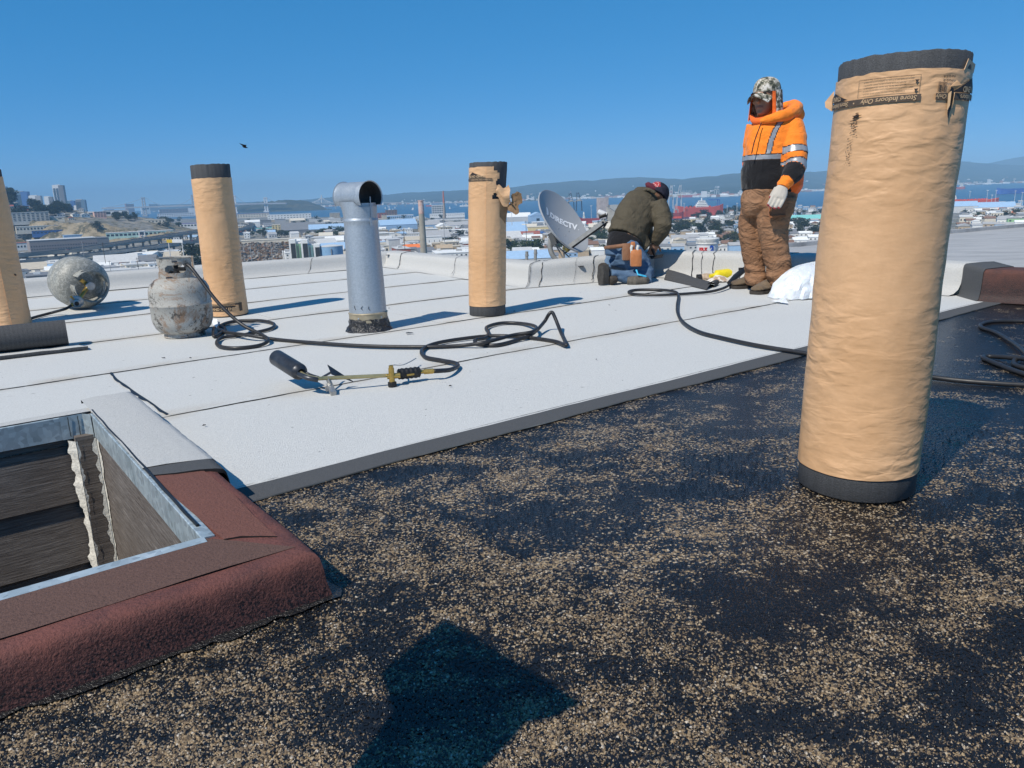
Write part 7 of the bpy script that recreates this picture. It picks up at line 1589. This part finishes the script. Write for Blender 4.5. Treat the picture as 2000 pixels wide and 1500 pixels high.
# ------------------------------------------------------------------ rubble yard
mb = MB(); MR = [plain('rubble_' + k, c_, .95, .3, .5) for k, c_ in (('brown', (.16, .105, .065)), ('rust', (.20, .10, .055)), ('grey', (.22, .21, .20)), ('dark', (.05, .05, .05)), ('pale', (.30, .28, .25)))]
for k in range(900):
    px, py = rnd.uniform(468, 572), rnd.uniform(474, 512); P = hit(px, py); mb.cur = rnd.choice([0, 0, 0, 0, 0, 1, 2, 2, 3, 3, 4]); s_ = rnd.uniform(.8, 3.4); h_ = max(0, 5 * nz((P.x * .03, P.y * .02, 0), 1, 5))
    mb.box(P + Vector((0, 0, h_ * rnd.random() + s_ * .3)), (s_ * rnd.uniform(.5, 2), s_, s_ * rnd.uniform(.4, 1)), M=Matrix.Rotation(rnd.uniform(0, 3), 3, Vector((rnd.uniform(-.4, .4), rnd.uniform(-.4, .4), 1)).normalized()))
tag(mb.build('rubble_heaps', MR), 'brown and rusty heaps of scrap in the yard left of the silos', 'rubble', kind='stuff')

# ------------------------------------------------------------------ filler buildings
VIS = [(0, 548), (745, 497), (760, 495), (870, 505), (1035, 514), (1280, 486), (1300, 489), (1590, 500), (1600, 468), (1850, 452), (2000, 443)]
def clear(px, w_, yt, yb_):
    for a, b, c_, d_ in OCC:
        if px - w_ / 2 < b and px + w_ / 2 > a and yb_ > c_ + 1.0 and yt < d_ - 1.0 and abs(yb_ - d_) < 3.2: return False
    return True
FK = [('white', 'white', 'low white flat roofed shed in the city below'), ('white', 'lgrey', 'white shed with a pale roof in the city below'), ('cream', 'lgrey', 'cream shed with a pale roof in the city below'), ('lgrey', 'grey', 'grey roofed shed in the city below'), ('beige', 'cream', 'beige flat roofed shed in the city below'), ('lgrey', 'lblue', 'shed with a pale blue roof in the city below'), ('tan', 'beige', 'tan low shed in the city below'), ('white', 'dgrey', 'white shed with a dark roof in the city below'), ('grey', 'dgrey', 'dark grey shed in the city below'), ('brick', 'lgrey', 'brick shed with a pale roof in the city below')]
HKD = [('white', 'grey', 'small white house with a grey roof among the trees at the right'), ('cream', 'brown', 'small cream house with a brown roof among the trees at the right'), ('lgrey', 'dgrey', 'small grey house with a dark roof among the trees at the right'), ('white', 'white', 'small all white house among the trees at the right'), ('tan', 'grey', 'small tan house with a grey roof among the trees at the right'), ('lblue', 'grey', 'small pale blue house among the trees at the right')]
nf = 0; tries = 0
while nf < 520 and tries < 24000:
    tries += 1; px = rnd.uniform(10, 1995)
    if 388 < px < 466 or 682 < px < 742 or 922 < px < 984 or 1610 < px < 1880: continue
    lim = lerp_tab(VIS, px); y0 = hor(px) + 38; yb_ = y0 + (lim + 6 - y0) * rnd.random() ** .8
    if px < 400 and yb_ < 474 and px < 310: continue
    if px < 400 and 470 < yb_ < 508: continue
    if 462 < px < 575 and yb_ > 466: continue
    P = gp(px, yb_, GZ)
    if P.y > lerp_tab(SHORE, px) * .93 or P.y < 480 or ground(P.x, P.y) > GZ + 1: continue
    house = px > 1290 or (px > 990 and yb_ > 462 and rnd.random() < .7)
    s = (P - CAM).dot(_f) / FPX
    W = rnd.uniform(9, 14) if house else rnd.choice([rnd.uniform(9, 18), rnd.uniform(12, 26), rnd.uniform(20, 48)]); H_ = rnd.uniform(5.5, 8.5) if house else rnd.uniform(5, 9.5)
    w_ = W / s; yt = yb_ - H_ / s
    if not clear(px, w_, yt, yb_): continue
    k = rnd.choice(HKD if house else FK)
    k = (k[0], k[1], k[2].split(' in the city')[0].split(' among the trees')[0] + ' ' + ('close below the roof' if (yb_ - hor(px)) > 95 else 'in the middle distance' if (yb_ - hor(px)) > 66 else 'near the waterfront') + ' ' + next(b_ for a_, b_ in ((400, 'left of the second roll'), (700, 'left of the vent pipe'), (828, 'left of the chimney'), (935, 'right of the chimney'), (1100, 'left of the dish'), (1230, 'behind the dish'), (1480, 'left of the standing worker'), (1620, 'right of the standing worker'), (9999, 'at the right edge')) if px < a_)); B(px, w_, yt, yb_, rnd.uniform(9, 13) if house else rnd.uniform(18, 45), k[0], k[1], k[2], R(rnd.uniform(-6, 14)), rnd.choice([True, 'x', 'x']) if house else rnd.choice([False, False, 'x']), ((1 if H_ < 7 else 2), max(2, int(W / 4)), .38, .35) if rnd.random() < .75 else None, 'small_house' if house else 'warehouse', 0 if house else rnd.choice([0, 2, 3]), group=k[2].split(' in the city')[0].split(' among the trees')[0] + 's in the flat city')
    nf += 1

# ------------------------------------------------------------------ trees
def leaf_mat(name, c):
    t = NT(name); t.set(col=t.ramp(t.noise(.35, 5, .7), [(.3, tuple(x * .55 for x in c)), (.55, c), (.75, tuple(min(1, x * 1.7) for x in c))]), rough=.85, spec=.2); return t.m
LM = [leaf_mat('leaf_dark', (.026, .038, .018)), leaf_mat('leaf_mid', (.045, .068, .026)), leaf_mat('leaf_grey', (.055, .065, .042))]; M_trunk = plain('trunk_bark', (.075, .055, .04), .95, .2, 2)
def crown(seed, tall=1.0):
    r_ = random.Random(seed); mb = MB(); cl = [(Vector((r_.gauss(0, .32), r_.gauss(0, .32), r_.uniform(.42, .95) * tall)), r_.uniform(.18, .34)) for _ in range(15)]
    for c_, q in cl:
        for _ in range(48):
            d_ = Vector((r_.gauss(0, 1), r_.gauss(0, 1), r_.gauss(0, 1))).normalized() * q * r_.uniform(.55, 1.05); p = c_ + d_; s_ = r_.uniform(.035, .075); a = Vector((r_.gauss(0, 1), r_.gauss(0, 1), r_.gauss(0, 1))).normalized(); b = a.orthogonal().normalized(); a2 = a.cross(b)
            mb.add([p + b * s_, p + a2 * s_, p - b * s_, p - a2 * s_ + a * s_ * .4], [(0, 1, 2, 3)])
    tb = MB(); tb.tube([(0, 0, -.1), (.01, 0, .25 * tall), (.0, .02, .5 * tall)], [.045, .035, .02], 7)
    for c_, q in cl[:5]: tb.tube([(0, 0, .28 * tall), c_ * .8 + Vector((0, 0, .1))], [.022, .008], 5)
    return mb, tb
TV = []
for k in range(6):
    cb, tb = crown(20 + k, (1.0, 1.0, 1.3, .85, 1.0, 1.5)[k]); TV.append([(cb.mesh('crown', [m_]), tb.mesh('trunk', [M_trunk])) for m_ in LM])
def tree(P, h, label, group, kind=None, name='tree', var=None):
    v = rnd.randrange(6) if var is None else var; k = rnd.choice([0, 0, 1, 2]) if kind is None else kind; root = thing(name, label, 'tree', P, rnd.uniform(0, 6), group); root.scale = (h * rnd.uniform(.9, 1.25), h * rnd.uniform(.9, 1.25), h)
    link('crown', TV[v][k][0], root); link('trunk', TV[v][k][1], root); return root
TR = [(12, 55, 385, 402, 12, 15, 22, 0, 'dark tree on the top of the left hill', 'trees on the left hilltop'), (62, 150, 404, 424, 26, 9, 16, 0, 'tree among the hillside houses at the left', 'trees on the left hillside'), (30, 60, 416, 426, 8, 8, 12, 0, 'tree above the concrete apartment block', 'trees above the apartment block'), (225, 268, 424, 433, 9, 8, 12, 0, 'dark tree along the top of the cliff', 'trees along the cliff top'), (310, 352, 428, 446, 12, 8, 12, None, 'tree right of the cliff', 'trees right of the cliff'), (20, 34, 446, 452, 2, 8, 10, 0, 'tree at the foot of the concrete block', 'trees at the concrete block'), (186, 192, 455, 458, 1, 11, 12, 0, 'lone round tree under the cliff', 'lone tree under the cliff'),
      (482, 566, 456, 465, 18, 6, 9, None, 'tree along the green strip right of the second roll', 'trees on the green strip'), (600, 680, 456, 465, 16, 6, 10, 1, 'tree on the green strip left of the vent pipe', 'trees left of the vent pipe'), (480, 680, 428, 446, 16, 6, 9, 0, 'tree among the sheds left of the vent pipe', 'trees among the sheds'), (745, 920, 428, 452, 18, 6, 9, 0, 'tree among the sheds beside the chimney', 'trees beside the chimney'), (855, 925, 462, 480, 6, 7, 10, 0, 'tree near the white box building', 'trees near the white box building'),
      (988, 1012, 490, 512, 6, 8, 12, 1, 'green tree just beyond the parapet right of the third roll', 'trees behind the pipe stubs'), (1012, 1075, 490, 508, 12, 7, 11, 1, 'green tree just beyond the parapet left of the dish', 'trees left of the dish'), (1090, 1180, 470, 500, 14, 7, 11, 1, 'green tree behind the dish arm', 'trees behind the dish arm'), (1150, 1180, 438, 470, 10, 7, 10, 0, 'tree behind the dish', 'trees behind the dish'),
      (1300, 1450, 412, 430, 34, 7, 11, 0, 'dark tree in front of the red ship', 'trees in front of the red ship'), (1300, 1450, 440, 462, 36, 7, 12, None, 'tree among the houses between the two workers', 'trees between the two workers'), (1395, 1450, 465, 492, 12, 7, 11, None, 'tree beyond the parapet left of the standing worker', 'trees left of the standing worker'), (1300, 1330, 440, 462, 8, 8, 12, None, 'tree right of the kneeling worker', 'trees right of the kneeling worker'),
      (1540, 1608, 415, 428, 10, 6, 9, 0, 'dark tree near the shore right of the standing worker', 'trees near the shore'), (1540, 1608, 440, 470, 20, 7, 11, None, 'tree between the houses right of the standing worker', 'trees right of the standing worker'), (1880, 1998, 402, 412, 14, 6, 9, 0, 'dark tree beside the pale sheds at the right', 'trees beside the pale sheds'), (1878, 1995, 416, 436, 24, 6, 9, None, 'tree between the houses at the right edge', 'trees at the right edge'), (362, 392, 515, 528, 3, 12, 15, 0, 'dark tree beyond the parapet behind the upright tank', 'trees behind the upright tank')]
for x0, x1, y0, y1, n_, h0_, h1_, kd, lab, grp in TR:
    for k in range(n_): tree(hit(rnd.uniform(x0, x1), rnd.uniform(y0, y1)), rnd.uniform(h0_, h1_), lab, grp, kd)
# palm
P = hit(1889, 449); pt = thing('palm_tree', 'bushy palm tree in front of the houses right of the big roll', 'tree', P)
mb = MB(); mb.tube([(0, 0, 0), (0, 0, 6)], [.6, .45], 8); mb.build('trunk', M_trunk, pt, 60)
mb = MB()
for k in range(70):
    a = rnd.uniform(0, 6.28); e = rnd.uniform(-.5, 1.2); L = rnd.uniform(2.6, 3.8); d_ = Vector((math.cos(a) * math.cos(e), math.sin(a) * math.cos(e), math.sin(e))); q = Vector((-math.sin(a), math.cos(a), 0)) * .25; p0 = Vector((0, 0, 6)); p1 = p0 + d_ * L * .6; p2 = p0 + d_ * L + Vector((0, 0, -L * .35)); mb.add([p0 + q, p0 - q, p1 - q, p2, p1 + q], [(0, 1, 2, 4), (4, 2, 3)])
mb.build('fronds', LM[1], pt)
# ------------------------------------------------------------------ bridge
M_br = plain('bridge_grey', (.33, .35, .37), .7, .1, .02); M_brw = plain('bridge_white', (.62, .63, .64), .6, .05, .02)
bz = thing('suspension_bridge', 'long grey suspension bridge crossing the bay to the island', 'bridge', ap(284, 420, 5200))
def bpt(px, py): return ap(px, py, 5200)
TWR = [(284, 386), (381, 381), (460, 382.5), (521, 386)]
dk = [(200, 407), (284, 404.5), (381, 401), (460, 399), (521, 397.5), (560, 397)]
mb = MB(); P = [bpt(*q) for q in dk]
for a, b in zip(P, P[1:]): mb.bar(a, b, 22, 9)
child_world(mb.build('deck', M_br, None), bz)
for px, yt in TWR:
    base = bpt(px, hor(px) + 17.4); zt_ = bpt(px, yt).z; mb = MB()
    for s in (-1, 1): mb.bar(Vector((base.x + s * 9, base.y, WZ)), Vector((base.x + s * 8, base.y, zt_)), 5.5, 7)
    n_ = 7
    for k in range(n_):
        z0 = WZ + (zt_ - WZ) * k / n_; z1 = WZ + (zt_ - WZ) * (k + 1) / n_; mb.bar((base.x - 8, base.y, z0), (base.x + 8, base.y, z1), 2.0); mb.bar((base.x + 8, base.y, z0), (base.x - 8, base.y, z1), 2.0)
    mb.box((base.x, base.y, zt_), (24, 8, 4)); mb.box((base.x, base.y, WZ + 4), (36, 20, 9)); child_world(mb.build('tower', M_brw if px in (460, 521) else M_br, None), bz)
def cable(a, b, sag):
    P = [a.lerp(b, i / 16) - Vector((0, 0, sag * 4 * (i / 16) * (1 - i / 16))) for i in range(17)]; mb = MB(); mb.tube(P, 1.1, 5); child_world(mb.build('cable', M_br, None), bz)
    for i in range(1, 16, 2): pass
tops = [bpt(*q) for q in TWR]
cable(bpt(200, 406), tops[0], 8)
for (a, b, sg) in ((0, 1, 62), (1, 2, 55), (2, 3, 52)): cable(tops[a], tops[b], sg)
cable(tops[3], bpt(556, 396.5), 12)
b2 = thing('cable_stayed_bridge', 'white single tower bridge span with a long low causeway right of the island', 'bridge', ap(628, 410, 5600))
def cpt(px, py): return ap(px, py, 5600)
mb = MB(); q = cpt(628, 402); mb.tube([Vector((q.x, q.y, WZ)), cpt(628, 381)], [7, 4], 8); child_world(mb.build('tower', M_brw, None, 60), b2)
mb = MB(); P = [cpt(600, 397.5), cpt(640, 396.5), cpt(740, 396), cpt(830, 396.5), cpt(930, 396)]
for a, b in zip(P, P[1:]): mb.bar(a, b, 20, 6)
child_world(mb.build('deck', M_br, None), b2)
for k in range(8):
    for s in (-1, 1): mb = MB(); mb.tube([cpt(628, 382 + k * .8), cpt(628 + s * (5 + k * 2.6), 397)], .8, 4); child_world(mb.build('stay', M_brw, None), b2)
for k in range(16): q = cpt(655 + k * 17, 397); mb = MB(); mb.bar(q, Vector((q.x, q.y, WZ)), 5, 5); child_world(mb.build('pier', M_br, None), b2)

# ------------------------------------------------------------------ ships
def ship(label, px0, px1, ywl, hull_px, hull, bow=1, sup=(.15, .3), sup_px=10, band=None, deckrow=True, funnel=None, crane=False):
    Y = 60.8 / ((ywl - hor((px0 + px1) / 2)) / FPX); a, b = ap(px0, ywl, Y), ap(px1, ywl, Y); L = b.x - a.x; s = Y / FPX; Hh = hull_px * s; root = thing('cargo_ship', label, 'ship', ((a.x + b.x) / 2, Y, WZ), 0, None); Wd = L * .13; mb = MB(); rings = []
    for f_, w_, hz in ((-.5, .7, 1.25), (-.42, 1, 1.2), (-.3, 1, 1.0), (.3, 1, 1.0), (.42, .7, 1.12), (.5, .04, 1.3)):
        x = f_ * L * bow; rings.append([Vector((x, -Wd / 2 * w_ * .85, -1)), Vector((x, -Wd / 2 * w_, Hh * hz)), Vector((x, Wd / 2 * w_, Hh * hz)), Vector((x, Wd / 2 * w_ * .85, -1))])
    mb.loft(rings); mb.build('hull', hull, root)
    if band: mb = MB(); mb.box((0, -Wd / 2 - .15, Hh * .16), (L * .8, .5, Hh * .34)); mb.build('boot_top', band, root)
    x0, x1 = (sup[0] - .5) * L, (sup[1] - .5) * L; zs = Hh
    for k in range(4):
        w_ = (x1 - x0) * (1 - .16 * k); h_ = sup_px * s / 4.6; mb = MB(); mb.box(((x0 + x1) / 2, 0, zs + h_ / 2), (w_, Wd * (.8 - .1 * k), h_)); o_ = mb.build('superstructure', pm('white'), root); mb = MB(); mb.box(((x0 + x1) / 2, -Wd * (.4 - .05 * k) - .2, zs + h_ * .55), (w_ * .9, .3, h_ * .22)); mb.build('window_band', M_win, o_); zs += h_
    mb = MB(); mb.tube([((x0 + x1) / 2, 0, zs), ((x0 + x1) / 2, 0, zs + sup_px * s * .35)], 1.2, 6); mb.build('mast', pm('white'), root)
    if funnel: mb = MB(); mb.box((x0 + (x1 - x0) * funnel, 0, zs + 1), ((x1 - x0) * .16, Wd * .2, sup_px * s * .4)); mb.build('funnel', pm('dgrey'), root)
    if deckrow:
        for k in range(9): mb = MB(); xx = (-.42 + .08 * k) * L * 1.0; mb.box((xx, 0, Hh + 1.0), (L * .03, Wd * .5, 2.6)); mb.build('hatch', hull, root)
    if crane: mb = MB(); xx = .40 * L * bow; [mb.bar((xx + d_, 0, Hh), (xx + d_, 0, Hh + crane * s), 2) for d_ in (-L * .02, L * .02)]; mb.bar((xx + L * .02, 0, Hh + crane * s), (xx - L * .22, 0, Hh + crane * s), 2.5); mb.build('deck_gantry', pm('blue'), root)
    return root
HR = plain('hull_red', (.52, .085, .065), .55, .12, .05); HD = plain('hull_dark_red', (.30, .045, .05), .6, .12, .05); HO = plain('hull_orange_red', (.72, .085, .035), .55, .1, .05); HB_ = plain('hull_blue', (.035, .11, .42), .55, .1, .05)
ship('big red ship with a white bridge and blue gantry moored between the two workers', 1318, 1412, 419, 17, HR, 1, (.42, .68), 14, None, True, None, 13); ship('orange and dark red ship stern left of the painted grain tower', 1128, 1180, 436, 13, HD, 1, (.2, .28), 10, HO, False); ship('orange red ship at the pier right of the kneeling worker', 1292, 1335, 423, 10, HD, 1, (.3, .4), 4, HO, False)
ship('far red tanker behind the white cranes', 1325, 1366, 384, 4, HR, -1, (.7, .9), 5, None, False); ship('long low orange red tanker right of the big roll', 1862, 1950, 396.5, 9, HO, 1, (.02, .05), 8, None, True); ship('blue ship cut by the right edge', 1946, 2030, 375.5, 9, HB_, -1, (.8, .9), 10, None, False); ship('small far red ship right of the big roll', 1862, 1885, 368, 4, HR, 1, (.55, .85), 6, None, False); ship('far white ship near the third roll', 898, 920, 402, 2, pm('white'), 1, (.4, .7), 3, None, False); ship('far red ship with a white bridge right of the chimney', 832, 850, 402, 2.5, HR, 1, (.4, .6), 4, None, False)
for k in range(14):
    px = rnd.uniform(745, 905); P = hit(px, hor(px) + rnd.uniform(14, 20)); sb = ap(px, hor(px) + rnd.uniform(15, 22), 1); Y = 60.8 / ((rnd.uniform(15, 24)) / FPX); q = ap(px, hor(px) + 60.8 / Y * FPX, Y); so = thing('sail_boat', 'tiny white sail boat on the water right of the vent pipe', 'boat', (q.x, q.y, WZ), 0, 'sail boats on the bay'); mb = MB(); mb.box((0, 0, .8), (9, 3, 1.6)); mb.build('hull', pm('white'), so); mb = MB(); mb.add([(-3, 0, 2), (3, .2, 2), (0, 0, 13), (-3, .4, 2), (3, .6, 2), (0, .4, 13)], [(0, 1, 2), (5, 4, 3), (0, 3, 4, 1), (1, 4, 5, 2), (2, 5, 3, 0)]); mb.build('sail', pm('white'), so)

# ------------------------------------------------------------------ harbour cranes
def crane(label, px, ytop, ybase, wpx, mat, Y, boom=0.0, grp=None):
    s = Y / FPX; b = ap(px, ybase, Y); zt_ = ap(px, ytop, Y).z; W = wpx * s; root = thing('harbour_crane', label, 'crane', (b.x, Y, b.z), 0, grp); Hh = zt_ - b.z; mid = Hh * .55
    for sx_ in (-1, 1):
        for sy_ in (-1, 1): mb = MB(); mb.bar((sx_ * W / 2, sy_ * W * .4, 0), (sx_ * W * .42, sy_ * W * .35, mid), W * .10); mb.build('leg', mat, root)
    mb = MB(); mb.bar((-W * .6, 0, mid), (W * .6, 0, mid), W * .25, W * .14); mb.box((0, 0, mid + W * .12), (W * .5, W * .4, W * .22)); mb.build('machine_house', plain('crane_house', (.45, .40, .34), .6, .1, .2), root)
    mb = MB()
    for sx_ in (-1, 1): mb.bar((sx_ * W * .32 - W * .05, 0, mid), (sx_ * W * .16 + W * boom, 0, Hh), W * .10)
    mb.bar((-W * .1 + W * boom, 0, Hh * .9), (W * .16 + W * boom, 0, Hh), W * .08); mb.bar((-W * .2, 0, Hh * .75), (W * .2, 0, Hh * .8), W * .07); mb.build('boom', mat, root)
MK = plain('crane_black', (.03, .035, .05), .6, .1, .2); MW = plain('crane_white', (.50, .52, .53), .6, .1, .2)
crane('left one of the two black harbour cranes behind the dish', 1116, 377, 413, 11, MK, 1900, -.2, 'black harbour cranes'); crane('right one of the two black harbour cranes behind the dish', 1131, 376, 412, 11, MK, 1900, -.2, 'black harbour cranes')
crane('left tall white crane right of the kneeling worker', 1310, 362, 408, 9, MW, 1900, .1, 'white harbour cranes'); crane('right tall white crane right of the kneeling worker', 1326, 361, 408, 9, MW, 1900, .25, 'white harbour cranes'); crane('pale crane tower in front of the red ship', 1320, 398, 424, 8, MW, 1650, 0, 'white harbour cranes')
for k in range(6): crane('tiny white crane in the far port group', 1334 + k * 3.4, 371 + (k % 2), 381, 3, MW, 5000, 0, 'far port cranes')
for k in range(2): crane('tiny white crane pair far behind the standing worker', 1397 + k * 5, 363, 380, 4, MW, 4900, .2, 'far port crane pair')
# lamp masts on the pier at the right, and smaller poles
for k, (px, yt, yb_, Y) in enumerate(((1926, 372, 402, 1500), (1943, 372, 400, 1500), (1936, 381, 399, 1500), (1981, 373, 395, 1600), (1994, 376, 402, 1500), (1894, 374, 384, 1700), (1439, 397, 420, 1500), (1554, 389, 415, 1500), (1336, 397, 412, 1700), (1000, 415, 440, 1300), (1155, 402, 425, 1500), (1420, 402, 420, 1600))):
    lm = thing('lamp_mast', 'tall pale lamp mast on the waterfront', 'lamp mast', ap(px, yb_, Y), 0, 'lamp masts on the waterfront'); Hh = ap(px, yt, Y).z - lm.location.z; mb = MB(); mb.tube([(0, 0, -2), (0, 0, Hh)], [.5, .35], 6); mb.build('pole', pm('lgrey'), lm); mb = MB(); mb.box((0, 0, Hh), (3.6, 1, .8)); mb.build('lamp_head', pm('white'), lm)
for k, (px, yb_) in enumerate(((218, 540), (272, 536), (305, 530), (476, 515), (492, 510), (510, 513), (532, 508), (555, 506), (165, 505), (204, 500), (712, 480), (790, 474), (868, 462), (1028, 462), (1120, 460))):
    Y = 640; q = ap(px, yb_, Y); ul = thing('utility_pole', 'thin utility pole standing in the city below', 'pole', q, 0, 'utility poles'); Hh = rnd.uniform(11, 15); mb = MB(); mb.tube([(0, 0, -6), (0, 0, Hh)], .22, 6); mb.build('pole', M_trunk if k % 2 else pm('grey'), ul); mb = MB(); mb.box((0, 0, Hh - 1), (2.6, .2, .25)); mb.build('cross_arm', M_trunk, ul)
# blue tarpaulin
tp = thing('tarpaulin', 'bright blue tarpaulin over a heap left of the third roll', 'tarpaulin', hit(905, 503)); mb = MB(); mb.lathe([(4.5, -1), (4.0, 1.5), (2.5, 3.6), (.4, 4.2)], 14); mb.v = [(p[0] * (1 + .2 * nz(p, .5, 2)), p[1], p[2] * (1 + .2 * nz(p, .6, 4))) for p in mb.v]; mb.build('sheet', plain('tarp_blue', (.02, .36, .52), .5, .1, 1), tp, 60)

# ------------------------------------------------------------------ town on the far shore, too far off to count
mb = MB()
for k in range(1500):
    row = min(FR - 1, int(abs(rnd.gauss(0, 2.6)))); i = rnd.randrange(FN - 1); p = FV[(row) * FN + i].lerp(FV[(row + 1) * FN + i + 1], rnd.random())
    if row == 0: p = FV[i].lerp(FV[FN + i], rnd.uniform(.15, .9))
    pxx = 300 + 2100 * i / 330
    dens = .5 + .5 * nz((pxx * .012, row, 0), 1, 3) + (.5 if row < 2 else 0)
    if rnd.random() > dens: continue
    mb.cur = rnd.choice([0, 0, 0, 1, 2]); h = rnd.uniform(5, 14) * (2.6 if rnd.random() < .05 and row < 3 else 1); w_ = rnd.uniform(10, 34) * (1.8 if row < 2 else .8); mb.box((p.x, p.y, max(p.z, GZ) + h / 2 - 2), (w_, w_ * .6, h + 4), rnd.uniform(-.3, .3))
tag(mb.build('far_shore_town', [plain('far_white', (.78, .78, .76), .8, .1, .01), plain('far_cream', (.55, .48, .40), .8, .1, .01), plain('far_rust', (.34, .16, .12), .8, .1, .01)]), 'pale specks of the town and port across the bay', 'town', kind='stuff')

# ------------------------------------------------------------------ haze
mb = MB(); mb.add([(x, y, z) for x in (-11500, 11500) for y in (-60, 15500) for z in (-63.0, 345.0)], [(0, 1, 3, 2), (4, 6, 7, 5), (0, 4, 5, 1), (2, 3, 7, 6), (0, 2, 6, 4), (1, 5, 7, 3)])
hm = bpy.data.materials.new('haze_air'); hm.use_nodes = True; ht = hm.node_tree; ht.nodes.clear(); ho = ht.nodes.new('ShaderNodeOutputMaterial'); hv = ht.nodes.new('ShaderNodeVolumePrincipled')
hv.inputs['Color'].default_value = (.40, .70, 1.0, 1); hv.inputs['Density'].default_value = 1.1e-4; hv.inputs['Anisotropy'].default_value = -0.25
ht.links.new(hv.outputs[0], ho.inputs['Volume'])
tag(mb.build('haze', hm), 'pale blue haze over the bay', kind='stuff')
